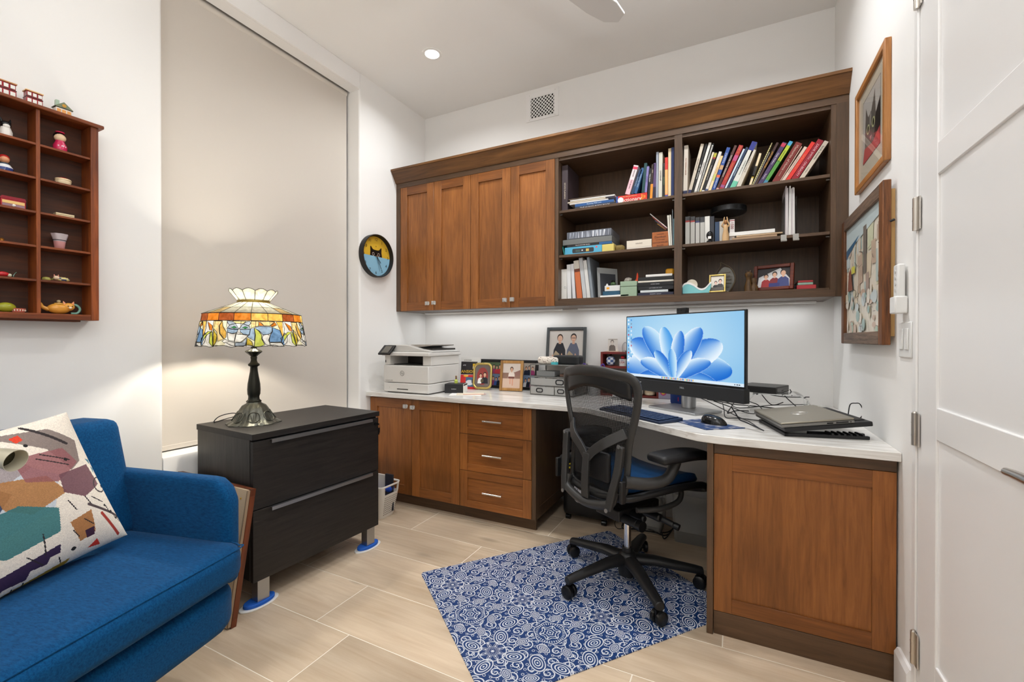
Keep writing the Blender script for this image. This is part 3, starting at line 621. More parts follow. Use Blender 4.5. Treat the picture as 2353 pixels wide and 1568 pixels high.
# ---- white basket
bk = thing('basket', 'white perforated plastic basket with blue wrappers behind the filing cabinet', 'basket', (.225, -.80, 0))
BW = mat('basket_plastic', (226, 222, 214), .5)
rr = lambda w, d, r=.03: [(sx*(w-r)+r*cos(a), sy*(d-r)+r*sin(a)) for sx, sy, a0 in ((1, 1, 0), (-1, 1, pi/2), (-1, -1, pi), (1, -1, 1.5*pi)) for a in (a0, a0+pi/8, a0+pi/4, a0+3*pi/8, a0+pi/2)]
g = G(); nb = 20; lv_ = [(0, .096, .062), (.012, .100, .066), (.15, .121, .085), (.152, .1215, .0855), (.2, .126, .09), (.212, .128, .092)]
g.add([(x, y, z) for z, w_, d_ in lv_ for x, y in rr(w_, d_)], [(j*nb+i, j*nb+(i+1) % nb, (j+1)*nb+(i+1) % nb, (j+1)*nb+i) for j in range(len(lv_)-1) for i in range(nb) if not (j == 3 and i in (2, 12, 4, 14, 9, 19))]+[tuple(range(nb))])
g.build('shell', BW, bk, smooth=40, solid=.0025)
hole = G()
for r0 in range(9):
    z = .022+r0*.0135; f = z/.15
    for q in range(9):
        hole.box(.1+.021*f+.0012, .1+.021*f+.0021, -.052+q*.0125, -.0465+q*.0125, z, z+.006)
        hole.box(-.08+q*.019, -.074+q*.019, -(.066+.019*f)-.0021, -(.066+.019*f)-.0012, z, z+.006)
tag(hole.build('perforations', mat('basket_shadow', (120, 114, 106), .8), bk), kind='stuff')
random.seed(4); bb = G()
for k in range(7): bb.sph((random.uniform(-.06, .09), random.uniform(-.05, .05), .12+random.uniform(0, .06)), (.035, .028, .022), 8, 6)
bb.build('blue_wrappers', mat('blue_film', (34, 72, 170), .25), bk)
G().box(-.1, .09, .04, .052, .02, .245).build('divider_board', mat('light_board', (214, 210, 202), .6), bk); G().box(.05, .112, .024, .036, .03, .26).build('dark_folder', mat('navy_card', (36, 38, 48), .6), bk)
# ---- clock
ck = thing('wall_clock', 'round black wall clock with a cat face, yellow above blue', 'clock', (0, -.583, 1.731))
G().lathe([(.128, 0), (.151, 0), (.152, .03), (.15, .042), (.146, .042), (.14, .012), (.0, .012)], 64, caps=False).build('case', BLACKP, ck, rot=(0, pi/2, 0), smooth=40)
G().lathe([(.1405, .0125), (.1465, .040), (.1478, .041)], 64, caps=False).build('inner_rim', WHITE, ck, rot=(0, pi/2, 0), smooth=40)
dial = Pic(.4, .4, (120, 170, 200)); dial.g = G(); dial.k = 0
n = 48; R_ = .1405
dial.poly([(R_*cos(pi*i/n), R_*sin(pi*i/n)-.002) for i in range(n+1)], (212, 172, 52)); dial.poly([(R_*cos(pi+pi*i/n), R_*sin(pi+pi*i/n)-.002) for i in range(n+1)], (138, 188, 214))
dial.poly([(-.058, -.002), (-.055, .03), (-.056, .062), (-.05, .066), (-.030, .046), (-.015, .043), (.015, .043), (.03, .046), (.05, .066), (.056, .062), (.055, .03), (.062, -.002)], (14, 13, 14))
for sx in (-1, 1): dial.ell(sx*.026, .012, .011, .012, (220, 200, 190)); dial.ell(sx*.026, .012, .0085, .0095, (18, 16, 16))
dial.build('dial', PRINT, ck, (.0128, 0, 0), (0, 0, pi/2))
INK = mat('black_ink', (18, 18, 20), .6)
for h in range(1, 13):
    a = pi/2-h*pi/6; text(str(h), .03, INK, ck, (.0138, .118*cos(a), .118*sin(a)), (pi/2, 0, pi/2), 'numeral', .0002)
text('N', .012, INK, ck, (.0138, 0, .068), (pi/2, 0, pi/2), 'maker_mark', .0002)
for a, ln, w_ in ((-48, .062, .0045), (-62, .1, .003), (-74, .11, .001)):
    r_ = rad(a); G().obox((.02, cos(r_)*ln*.42, sin(r_)*ln*.42), (.0006, 0, 0), (0, cos(r_)*ln*.58, sin(r_)*ln*.58), (0, -sin(r_)*w_*.5, cos(r_)*w_*.5)).build('hand', INK, ck)
G().cyl((.012, 0, 0), (.024, 0, 0), .004, n=12).build('pivot', mat('rose_brass', (210, 160, 130), .3, 1), ck)
# ---- armchair
AU = rad(14); AO = Vector((.858, -2.066, 0))
VEL = mat('blue_velvet', (16, 74, 128), .85, sheen=.05, spec=.1); nt = VEL.node_tree
_t = nt.nodes.new('ShaderNodeTexNoise'); _t.inputs['Scale'].default_value = 55; _t.inputs['Detail'].default_value = 10; _t.inputs['Roughness'].default_value = .8
_m = nt.nodes.new('ShaderNodeMapping'); _m.inputs['Scale'].default_value = (1, 3.5, 3.5); _c = nt.nodes.new('ShaderNodeTexCoord'); nt.links.new(_c.outputs['Object'], _m.inputs['Vector']); nt.links.new(_m.outputs[0], _t.inputs['Vector'])
_r3 = nt.nodes.new('ShaderNodeValToRGB'); _e = _r3.color_ramp.elements; _e[0].position = .34; _e[0].color = lin((3, 48, 88)); _e[1].position = .7; _e[1].color = lin((14, 84, 134))
nt.links.new(_t.outputs['Fac'], _r3.inputs['Fac']); nt.links.new(_r3.outputs['Color'], nt.nodes['Principled BSDF'].inputs['Base Color'])
_b = nt.nodes.new('ShaderNodeBump'); _b.inputs['Strength'].default_value = .25; _b.inputs['Distance'].default_value = .002; nt.links.new(_t.outputs['Fac'], _b.inputs['Height']); nt.links.new(_b.outputs['Normal'], nt.nodes['Principled BSDF'].inputs['Normal'])
ac = thing('armchair', 'wide blue velvet swivel armchair with loose back cushion', 'armchair', AO, AU)
def pad(x0, x1, y0, y1, z0, z1, r, crown=0, name='cushion', nu=14, lean=0, plan=0):
    """soft upholstered block: superellipsoid-like rounded box"""
    cx, cy, cz = (x0+x1)/2, (y0+y1)/2, (z0+z1)/2; hx, hy, hz = (x1-x0)/2, (y1-y0)/2, (z1-z0)/2
    b = bmesh.new(); bmesh.ops.create_cube(b, size=2); bmesh.ops.subdivide_edges(b, edges=b.edges, cuts=nu, use_grid_fill=True)
    g = G(); R = max(r, plan)
    for v in b.verts:
        p = v.co; x, y, z = p.x*hx, p.y*hy, p.z*hz
        ix, iy = max(-hx+R, min(hx-R, x)), max(-hy+R, min(hy-R, y)); dx, dy = x-ix, y-iy; n = Vector((0, 0)); m = min(hx-abs(x), hy-abs(y))
        if abs(dx) > 1e-9 and abs(dy) > 1e-9:
            c = max(abs(dx), abs(dy)); n = Vector((dx, dy)).normalized(); x, y = ix+n.x*c, iy+n.y*c; m = R-c
        elif abs(x)/hx > abs(y)/hy and hx-abs(x) <= hy-abs(y): n = Vector((1 if x > 0 else -1, 0))
        else: n = Vector((0, 1 if y > 0 else -1)) if hy-abs(y) <= hx-abs(x) else Vector((1 if x > 0 else -1, 0))
        tx, tz = (r-m)/r, (abs(z)-(hz-r))/r
        if tx > 0 and tz > 0:
            f = max(tx, tz)/math.hypot(tx, tz); x -= n.x*(tx-tx*f)*r; y -= n.y*(tx-tx*f)*r; z -= (1 if z > 0 else -1)*(tz-tz*f)*r
        w = Vector((x, y, z))
        if crown: w.z += crown*(1-p.x*p.x)*(1-p.y*p.y)*(1 if p.z > 0 else -.3); w.x += crown*(1-p.z*p.z)*(1-p.y*p.y)*.6*p.x
        w.x += lean*(w.z+hz); g.v.append((cx+w.x, cy+w.y, cz+w.z))
    b.verts.index_update()
    for f in b.faces: g.f.append(tuple(v.index for v in f.verts)); g.mi.append(0); g.col.append(None)
    b.free(); return g
AW = 1.22
pad(-.66, -.02, -AW-.02, .022, .185, .335, .045, plan=.1, nu=30).build('seat_base', VEL, ac, smooth=180)
s_ = pad(-.62, .0, -AW-.02, .03, .348, .455, .034, .010, plan=.085, nu=34).build('seat_cushion', VEL, ac, smooth=180)
G().tube([(-.04, -AW-.012, .4475), (-.012, -AW+.03, .4475), (-.0115, -.4, .449), (-.012, -.03, .4475), (-.036, .008, .4475), (-.075, .0185, .4475)], .0024, 6, sm=8).build('piping', VEL, s_)
def arm(y0, y1):
    g = pad(-.84, -.075, y0, y1, .30, .66, .024, nu=24)
    g.v = [(x, y+.03*(x+.075)*(-1 if y0 > -.5 else 1), z-.07*max(0, (x+.155)/.08)**2.2*max(0, min(1, (z-.42)/.2))) for x, y, z in g.v]; return g
arm(.004, .062).build('arm', VEL, ac, smooth=180); arm(-AW-.07, -AW-.012).build('arm', VEL, ac, smooth=180)
pad(-.88, -.72, -AW-.06, .06, .2, .72, .05).build('back_frame', VEL, ac, smooth=180)
for a, b in ((-.60, .045), (-AW-.02, -.61)): pad(-.66, -.49, a, b, .44, .845, .03, .0, lean=-.25, nu=24).build('back_cushion', VEL, ac, smooth=180)
G().lathe([(.02, .0), (.33, .0), (.34, .008), (.335, .02), (.06, .035), (.05, .19)], 48).build('swivel_base', mat('dark_swivel', (34, 32, 31), .5), ac, (-.37, -AW/2, 0), smooth=40)
G().lathe([(.02, .0), (.28, .0), (.31, .05), (.31, .165), (.3, .19), (.05, .19)], 48).build('pedestal', mat('dark_swivel', (34, 32, 31), .5), ac, (-.40, -AW/2+.18, .0), smooth=40)
# ---- printed scatter cushion
PILLOW = paint('printed_linen', .85, grain=.15)
class Paint2D:
    def __init__(s, n, bg): s.n = n; s.a = np.zeros((n, n, 3)); s.a[:] = bg; u = (np.arange(n)+.5)/n; s.U, s.V = np.meshgrid(u, u, indexing='ij')
    def put(s, mask, c, al=1.): s.a[mask] = s.a[mask]*(1-al)+np.array(c)*al
    def poly(s, P, c, al=1.):
        m = np.zeros(s.U.shape, bool); j = len(P)-1
        for i in range(len(P)):
            yi, yj = P[i][1], P[j][1]
            if yi != yj:
                t = ((yi > s.V) != (yj > s.V)) & (s.U < (P[j][0]-P[i][0])*(s.V-yi)/(yj-yi)+P[i][0]); m ^= t
            j = i
        s.put(m, c, al)
    def disc(s, x, y, r, c, al=1., r0=0): d = np.hypot(s.U-x, s.V-y); s.put((d < r) & (d >= r0), c, al)
    def line(s, x0, y0, x1, y1, w, c):
        dx, dy = x1-x0, y1-y0; t = np.clip(((s.U-x0)*dx+(s.V-y0)*dy)/(dx*dx+dy*dy), 0, 1); s.put(np.hypot(s.U-x0-t*dx, s.V-y0-t*dy) < w/2, c)
pp = Paint2D(240, (244, 234, 220))
# u: 0 = left .. 1 = right, v: 0 = bottom .. 1 = top, traced loosely as abstract shapes
pp.poly([(.0, .30), (.62, .42), (.72, .62), (.55, .78), (.1, .72), (.0, .62)], (205, 212, 220))
pp.poly([(.52, .98), (.82, .93), (.93, .80), (.88, .66), (.80, .62), (.74, .8)], (140, 126, 120)); pp.poly([(.30, .88), (.52, .90), (.62, .72), (.48, .66), (.30, .75)], (168, 158, 160))
pp.poly([(.05, .70), (.36, .74), (.48, .60), (.4, .52), (.05, .55)], (48, 62, 96), .9); pp.poly([(.4, .7), (.66, .64), (.72, .5), (.52, .44), (.42, .52)], (178, 122, 70), .9)
pp.poly([(.56, .8), (.82, .78), (.86, .66), (.7, .58), (.56, .64)], (150, 92, 96), .85); pp.poly([(.72, .62), (.92, .62), (.94, .46), (.8, .42), (.7, .5)], (112, 74, 84), .9)
pp.poly([(.3, .50), (.48, .52), (.64, .42), (.6, .27), (.34, .24), (.24, .33)], (58, 118, 122), .92)
pp.poly([(.0, .56), (.14, .6), (.2, .48), (.06, .38), (.0, .4)], (128, 110, 108), .9)
pp.poly([(.24, .14), (.58, .19), (.57, .13), (.52, .13), (.5, .09), (.42, .1), (.4, .05), (.3, .06), (.26, .02)], (52, 34, 72)); pp.poly([(.66, .3), (.8, .32), (.78, .16), (.68, .14)], (172, 112, 60), .9); pp.poly([(.72, .2), (.78, .2), (.77, .14), (.72, .14)], (60, 30, 58))
pp.poly([(.1, -.01), (.62, .05), (.6, -.02)], (170, 132, 30)); pp.poly([(.03, .02), (.5, .01), (.1, -.02)], (170, 132, 30))
for P, c in (([(.44, .94), (.54, .95), (.49, .89)], (216, 110, 48)), ([(.5, .84), (.58, .84), (.54, .8)], (226, 96, 40)), ([(.38, .86), (.46, .9), (.52, .85)], (60, 46, 70)), ([(.62, .93), (.67, .94), (.67, .9), (.63, .89)], (222, 66, 40)), ([(.72, .06), (.78, .1), (.8, .04)], (210, 50, 36)), ([(.93, .66), (.97, .64), (.96, .6)], (70, 130, 150)), ([(.95, .6), (.98, .57), (.95, .54)], (80, 140, 160))): pp.poly(P, c)
for L_ in ((.70, .44, .72, .36), (.80, .42, .82, .34), (.84, .4, .9, .33), (.74, .28, .78, .22), (.66, .24, .68, .18), (.5, .16, .52, .3), (.48, .1, .42, .2), (.12, .76, .2, .9), (.16, .76, .24, .9), (.2, .75, .27, .88), (.66, .76, .8, .66), (.69, .78, .82, .69), (.05, .46, .3, .52), (.05, .48, .32, .54), (.34, .03, .35, -.02), (.39, .04, .4, -.01), (.56, .1, .57, .05)): pp.line(*L_, .007, (44, 38, 40))
pp.line(.86, .26, .93, .05, .022, (176, 60, 48)); pp.line(.80, .36, 1.0, .16, .018, (84, 70, 72)); pp.line(.72, .98, .86, .8, .02, (50, 42, 44))
pp.disc(.13, .22, .075, (40, 36, 38)); pp.disc(.13, .22, .062, (208, 170, 190)); pp.disc(.10, .20, .03, (196, 150, 110)); pp.disc(.64, .11, .014, (30, 28, 30)); pp.disc(.66, .86, .01, (30, 28, 30)); pp.disc(.80, .70, .012, (30, 28, 30)); pp.disc(.95, .45, .06, (70, 62, 66), r0=.05); pp.disc(.97, .43, .012, (30, 28, 30))
for k in range(30): t = k/29; pp.disc(.90+.08*t, .30-.16*t+.018*sin(t*16), .006, (40, 36, 38))
rs = np.random.RandomState(2); pp.a = np.clip(pp.a*(1+.03*rs.randn(240, 240, 1)), 0, 255)
pc = thing('scatter_cushion', 'square cream cushion printed with colourful abstract shapes on the armchair', 'cushion', (0, 0, 0))
BR = AO+Vector((cos(AU)*-.385-sin(AU)*-.085, sin(AU)*-.385+cos(AU)*-.085, .487))
def loc2w(v): return Vector((cos(AU)*v[0]-sin(AU)*v[1], sin(AU)*v[0]+cos(AU)*v[1], v[2]))
eu = loc2w((.03, -.47, -.045)); ev = loc2w((-.075, -.12, .425)); en = eu.cross(ev).normalized()
if en.dot(CAM-BR) < 0: en = -en
pc.location = BR
def pil(s, u, v):
    a, b = 2*u-1, 2*v-1; k = (1-abs(a)**2.6)*(1-abs(b)**2.6); pin = 1-.05*(1-b*b)*abs(a)**3; pin2 = 1-.05*(1-a*a)*abs(b)**3
    return eu*(.5+.5*a*pin)+ev*(.5+.5*b*pin2)+en*(s*.072*max(0, k)**.55)
N_ = 120; cA = pp.a.reshape(120, 2, 120, 2, 3).mean(axis=(1, 3))
PN = 240
for s, nm in ((1, 'printed_front'), (-1, 'plain_back')):
    me = bpy.data.meshes.new(nm); n_ = PN if s > 0 else 24
    vs = [tuple(pil(s, i/n_, j/n_)) for j in range(n_+1) for i in range(n_+1)]
    fs = [(j*(n_+1)+i, j*(n_+1)+i+1, (j+1)*(n_+1)+i+1, (j+1)*(n_+1)+i) for j in range(n_) for i in range(n_)]
    me.from_pydata(vs, [], fs); me.update()
    at_ = me.attributes.new('Col', 'FLOAT_COLOR', 'CORNER')
    if s > 0: arr = np.array([lin(tuple(pp.a[n_-1-i, j]))[:3]+(1,) for j in range(n_) for i in range(n_)])
    else: arr = np.array([lin((228, 216, 198))]*(n_*n_))
    at_.data.foreach_set('color', np.repeat(arr, 4, axis=0).ravel()); me.materials.append(PILLOW)
    me.polygons.foreach_set('use_smooth', [True]*len(me.polygons))
    o = bpy.data.objects.new(nm, me); SC.collection.objects.link(o); o.parent = pc
# ---- reading lamp whose head looks in from the left edge
rl = thing('reading_lamp', 'floor reading lamp with a cream cone head reaching in over the cushion', 'lamp', (.70, -3.40, 0))
hd = at(8, 1052, y=-2.62); h0 = hd-Vector((.70, -3.40, 0)); RLM = mat('cream_enamel', (196, 190, 168), .3, .3)
G().lathe([(.01, 0), (.13, 0), (.13, .012), (.012, .03)], 32).build('base', RLM, rl, smooth=40)
dirv = Vector((.72, .30, -.16)).normalized()
G().tube([(0, 0, .02), (0, 0, .7), (0, .02, .95), (.03, .3, 1.08), h0-dirv*.12+Vector((0, 0, .02)), h0-dirv*.03], .008, 10, sm=8).build('gooseneck', RLM, rl, smooth=60)
q = dirv.to_track_quat('Z', 'Y').to_matrix().to_4x4()
G().lathe([(.008, -.04), (.014, -.035), (.02, .0), (.0235, .03), (.0225, .03), (.019, .0), (.008, -.025)], 32, caps=False).xf(Matrix.Translation(h0) @ q).build('cone_head', RLM, rl, smooth=50)
G().lathe([(.0185, .003), (.0, .001)], 24, caps=False).xf(Matrix.Translation(h0) @ q).build('inner_reflector', mat('dark_reflector', (60, 58, 46), .25, .8), rl, smooth=50)
# ================================================================ floor mat, desk chair, things under the desk
class X:
    """arithmetic on shader sockets, so that a pattern can be written as a formula"""
    nt = None
    def __init__(s, v): s.v = v
    @staticmethod
    def op(k, *a):
        n = X.nt.nodes.new('ShaderNodeMath'); n.operation = k
        for i, q in enumerate(a):
            if isinstance(q, X): X.nt.links.new(q.v, n.inputs[i])
            else: n.inputs[i].default_value = q
        return X(n.outputs[0])
    def __add__(s, o): return X.op('ADD', s, o)
    __radd__ = __add__
    def __sub__(s, o): return X.op('SUBTRACT', s, o)
    def __rsub__(s, o): return X.op('SUBTRACT', o, s)
    def __mul__(s, o): return X.op('MULTIPLY', s, o)
    __rmul__ = __mul__
    def __truediv__(s, o): return X.op('DIVIDE', s, o)
    def abs(s): return X.op('ABSOLUTE', s)
    def cos(s): return X.op('COSINE', s)
    def sin(s): return X.op('SINE', s)
    def lt(s, o): return X.op('LESS_THAN', s, o)
    def gt(s, o): return X.op('GREATER_THAN', s, o)
def hyp(a, b): return X.op('SQRT', a*a+b*b)
def mx_(*a):
    r = a[0]
    for q in a[1:]: r = X.op('MAXIMUM', r, q)
    return r
def mn_(*a):
    r = a[0]
    for q in a[1:]: r = X.op('MINIMUM', r, q)
    return r
def rug_material():
    m = mat('blue_damask_vinyl', (24, 62, 118), .55); X.nt = m.node_tree; N, L = m.node_tree.nodes, m.node_tree.links
    tc = N.new('ShaderNodeTexCoord'); sp = N.new('ShaderNodeSeparateXYZ'); L.new(tc.outputs['Object'], sp.inputs[0])
    ox_, oy_ = X(sp.outputs[0]), X(sp.outputs[1]); P = .34; k2 = .70710678
    px, py = (ox_-.109)*k2+(oy_+.408)*k2+P/2, (oy_+.408)*k2-(ox_-.109)*k2+P/2
    def cell(a, off, per): return (X.op('FRACT', a/per+off)-.5)*per
    def rings(r, rr, w):          # white outlines at the given radii
        return mx_(*[(r-q).abs().lt(w) for q in rr])
    W_ = .0019
    lines = []
    # medallions: lattice A flowers, lattice B wheels
    ax, ay = cell(px, 0, P), cell(py, 0, P); r = hyp(ax, ay); t = X.op('ARCTAN2', ay, ax)
    pet = r/(1+.13*(t*6).cos()); inA = r.lt(.066)
    lines.append(inA*mx_(rings(pet, (.012, .024, .036), W_), rings(r/(1+.05*(t*6+pi).cos()), (.061,), .0017), (r.gt(.047))*(r.lt(.057))*((t*36).sin().gt(.35)), ((t*6).cos().gt(.9))*r.gt(.026)*r.lt(.046)*((r-.036).abs().lt(.0065)), r.lt(.004)))
    bx, by = cell(px, .5, P), cell(py, .5, P); rb = hyp(bx, by); tb = X.op('ARCTAN2', by, bx); inB = rb.lt(.052)
    lines.append(inB*mx_(rings(rb, (.05,), .0018), ((tb*4).sin().abs().lt(.13))*rb.gt(.008)*rb.lt(.048), rings(rb/(1+.35*(tb*8).cos()), (.022, .034), .0017), rb.lt(.006)))
    # ovals between them, four directions
    ovs = None
    for ox, oy, an in ((.5, 0, .6), (0, .5, -.6), (.25, .25, .785), (.75, .75, .785), (.25, .75, -.785), (.75, .25, -.785), (.28, 0, 1.2), (.72, 0, -1.2), (0, .28, .3), (0, .72, -.3), (.5, .26, 1.3), (.5, .74, -1.3), (.26, .5, .3), (.74, .5, -.3)):
        u, v_ = cell(px, ox, P), cell(py, oy, P); c_, s_ = cos(an), sin(an); a = u*c_+v_*s_; b = v_*c_-u*s_
        big = abs(ox-.5) < .01 or abs(oy-.5) < .01
        e = hyp(a/1.55, b) if big else hyp(a/1.25, b)+b.abs()*.35
        R0 = .026 if big else .022
        ins = e.lt(R0+.003); ovs = ins if ovs is None else mx_(ovs, ins)
        lines.append(ins*mx_(rings(e, (R0, R0*.66, R0*.36), .0017), e.lt(.003)))
    busy = mx_(ovs, inA, inB)
    # scrolls in the remaining ground
    sx_, sy_ = cell(px, .1, P/6), cell(py, .35, P/6); rs_ = hyp(sx_, sy_); ts = X.op('ARCTAN2', sy_, sx_)
    spiral = (rs_*420+ts).sin().gt(.6)*rs_.lt(.026)
    big_arc = rings(hyp(cell(px, .5, P), cell(py, 0, P)), (.112,), .0017)+rings(hyp(cell(px, 0, P), cell(py, .5, P)), (.112,), .0017)
    dots = rings(hyp(cell(px, .3, P/14), cell(py, .2, P/14)), (.0048,), .0009)
    lines.append((1-busy)*mx_(spiral, big_arc, dots))
    f = mn_(mx_(*lines), X.op('MAXIMUM', X.op('MINIMUM', 1.0, 1.0), 1.0))
    mix = N.new('ShaderNodeMix'); mix.data_type = 'RGBA'; mix.inputs['A'].default_value = lin((14, 52, 106)); mix.inputs['B'].default_value = lin((202, 206, 214)); L.new(f.v, mix.inputs['Factor']); L.new(mix.outputs['Result'], N['Principled BSDF'].inputs['Base Color'])
    return m
RA = math.atan2(.785, .62)
rug = G(); lw, ll, rr_ = .865, 1.125, .02
pts = [(cx_+rr_*cos(a), cy_+rr_*sin(a)) for cx_, cy_, a0 in ((ll-rr_, -rr_, 0), (rr_, -rr_, pi/2), (rr_, -lw+rr_, pi), (ll-rr_, -lw+rr_, 1.5*pi)) for a in (a0, a0+pi/6, a0+pi/3, a0+pi/2)]
# the mat is trimmed where it meets the desk return
_w = [Vector((.948+x*cos(RA)-y*sin(RA), -1.262+x*sin(RA)+y*cos(RA), 0)) for x, y in pts]; _k = []
for i, p in enumerate(_w):
    q = _w[(i+1) % len(_w)]; lim = 2.2105
    if p.x <= lim: _k.append(p)
    if (p.x-lim)*(q.x-lim) < 0: _k.append(p+(q-p)*((lim-p.x)/(q.x-p.x)))
pts = [((p.x-.948)*cos(RA)+(p.y+1.262)*sin(RA), -(p.x-.948)*sin(RA)+(p.y+1.262)*cos(RA)) for p in _k]
rug.prism(pts, 0, .0035)
o = rug.build('chair_mat', [rug_material()], None, (.948, -1.262, .0005), (0, 0, RA)); tag(o, 'blue floor mat printed with white damask medallions under the desk chair', 'mat')
# ---- mesh desk chair
CH = rad(-32.3); CP = Vector((1.86, -.88, .004))
ch = thing('desk_chair', 'black mesh swivel desk chair turned towards the monitor', 'chair', CP, CH)
GR = mat('graphite_plastic', (50, 49, 48), .42); GRD = mat('black_nylon', (26, 26, 27), .4); RUB = mat('caster_rubber', (14, 14, 15), .3)
# five-star base. local x = right, y = forward
hub = G().lathe([(.02, .03), (.04, .032), (.046, .07), (.05, .1), (.04, .128), (.03, .14), (.024, .142)], 28); hub.build('hub', GRD, ch, smooth=40)
A5 = math.atan2(-1.1441+.88, 2.0391-1.86)-CH
leg = cst = None
for k in range(5):
    a = A5+k*2*pi/5
    if leg is None:
        g = G(); pr_ = [(.035, .105, .036, .026), (.12, .105, .031, .024), (.22, .092, .026, .021), (.30, .082, .024, .019), (.335, .074, .021, .02)]
        sec = lambda w_, h_: [(w_*cos(t), h_*sin(t)*(1 if sin(t) > 0 else .9)) for t in [i*pi/6 for i in range(12)]]
        vs = [(x, q[0], z+q[1]) for x, z, w_, h_ in pr_ for q in sec(w_, h_)]
        g.add(vs, [(j*12+i, j*12+(i+1) % 12, (j+1)*12+(i+1) % 12, (j+1)*12+i) for j in range(4) for i in range(12)]+[tuple(range(12)), tuple(range(48, 60))])
        leg = g.build('base_leg', GRD, ch, rot=(0, 0, a), smooth=50, bevel=.004)
        c_ = G()
        for sy in (-1, 1): c_.lathe([(.004, -.011), (.022, -.011), (.0285, -.006), (.0285, .006), (.022, .011), (.004, .011)], 22).xf(Matrix.Translation((0, sy*.0155, .029)) @ Matrix.Rotation(pi/2, 4, 'X'), len(c_.v)-22*6)
        c_.cyl((0, -.024, .029), (0, .024, .029), .006, n=10).cyl((0, 0, .03), (0, 0, .068), .0085, n=12).box(-.018, .014, -.0045, .0045, .022, .06)
        cst = c_.build('caster', RUB, ch, (.323*cos(a), .323*sin(a), 0), smooth=45); cst.rotation_euler = (0, 0, a+1.9)
    else:
        dup_child(leg, ch).rotation_euler = (0, 0, a)
        q = dup_child(cst, ch, (.323*cos(a), .323*sin(a), 0)); q.rotation_euler = (0, 0, a+1.9+k*.8)
G().cyl((0, 0, .13), (0, 0, .31), .0165, n=20).build('gas_lift', CHROME, ch, smooth=40); G().cyl((0, 0, .135), (0, 0, .16), .026, .024, n=20).build('collar', GRD, ch, smooth=40)
# tilt mechanism
g = G().box(-.075, .075, -.13, .09, .325, .375).box(-.05, .05, .09, .16, .335, .37).cyl((-.11, .03, .345), (.17, .03, .345), .018, n=14).cyl((.17, .03, .345), (.225, .05, .33), .013, n=12).cyl((.05, -.1, .34), (.16, -.1, .34), .02, n=14)
g.cyl((-.14, -.05, .35), (.15, -.05, .35), .016, n=12); g.build('tilt_mechanism', GRD, ch, bevel=.006, smooth=40)
G().cyl((.225, .05, .33), (.245, .056, .325), .0145, n=16).cyl((.16, -.1, .34), (.185, -.1, .34), .023, n=16).build('adjuster_knob', RUB, ch, smooth=40)
for s in (-1, 1):
    G().tube([(s*.15, -.10, .40), (s*.19, .0, .40), (s*.21, .09, .42), (s*.205, .12, .455), (s*.2, .1, .475)], .012, 10, sm=6).build('seat_bracket', GR, ch, smooth=60)
# seat: pan, mesh and blue pad
seat_o = [(-.17, -.2), (-.215, -.1), (-.25, .05), (-.25, .2), (-.21, .26), (0, .285), (.21, .26), (.25, .2), (.25, .05), (.215, -.1), (.17, -.2), (0, -.225)]
def seat_z(x, y): return .47-.055*max(0, (y-.12)/.16)**2+.03*(x/.25)**2-.012*max(0, -y/.2)
ol = spline([Vector((x, y, seat_z(x, y))) for x, y in seat_o], 5, True)
G().tube(ol, .016, 10, closed=True).build('seat_frame', GRD, ch, smooth=60)
def fan(pts, dz=0):
    g = G(); n = len(pts); c = sum((Vector(p) for p in pts), Vector())/n; c.z = seat_z(c.x, c.y)
    vs = [Vector(p) for p in pts]+[c+(Vector(p)-c)*f for f in (.66, .33) for p in pts]+[c]
    for v in vs[n:]: v.z = seat_z(v.x, v.y)-.012
    for v in vs: v.z += dz
    fs = [(j*n+i, j*n+(i+1) % n, (j+1)*n+(i+1) % n, (j+1)*n+i) for j in range(2) for i in range(n)]+[(2*n+i, 2*n+(i+1) % n, 3*n) for i in range(n)]
    return g.add(vs, fs)
def mesh_mat(name, kx, kz, dens):
    m = mat(name, (20, 20, 21), .6); N, L = m.node_tree.nodes, m.node_tree.links; X.nt = m.node_tree
    tc = N.new('ShaderNodeTexCoord'); sp = N.new('ShaderNodeSeparateXYZ'); L.new(tc.outputs['Object'], sp.inputs[0])
    a = (X(sp.outputs[0])*kx).sin(); b = (X(sp.outputs[2])*kz).sin()
    f = mx_(a.gt(1-2*dens), b.gt(.72))
    tr = N.new('ShaderNodeBsdfTransparent'); ms = N.new('ShaderNodeMixShader'); L.new(f.v, ms.inputs[0]); L.new(tr.outputs[0], ms.inputs[1]); L.new(N['Principled BSDF'].outputs[0], ms.inputs[2]); L.new(ms.outputs[0], N['Material Output'].inputs['Surface'])
    return m
MESH = mesh_mat('open_weave_mesh', 1500, 900, .68)
fan(ol).build('seat_mesh', mat('seat_weave', (22, 22, 23), .8), ch, smooth=60)
SB = mat('blue_vinyl_pad', (22, 66, 110), .35, bump=(40, .2))
g = G(); n = 40; so = spline([Vector((x*.86, y*.84+.01, 0)) for x, y in seat_o], 5, True)
vs = []
for sc, h in ((1, .012), (1.03, .03), (1, .05), (.7, .058), (.3, .06)): vs += [Vector((p.x*sc, p.y*sc, seat_z(p.x*sc, p.y*sc)+h)) for p in so]
n = len(so); g.add(vs, [(j*n+i, j*n+(i+1) % n, (j+1)*n+(i+1) % n, (j+1)*n+i) for j in range(4) for i in range(n)]+[tuple(range(4*n, 5*n)), tuple(range(n))[::-1]])
sp_ = g.build('seat_pad', SB, None, CP, (0, 0, CH), smooth=60); tag(sp_, 'blue vinyl seat pad lying on the mesh desk chair', 'seat pad')
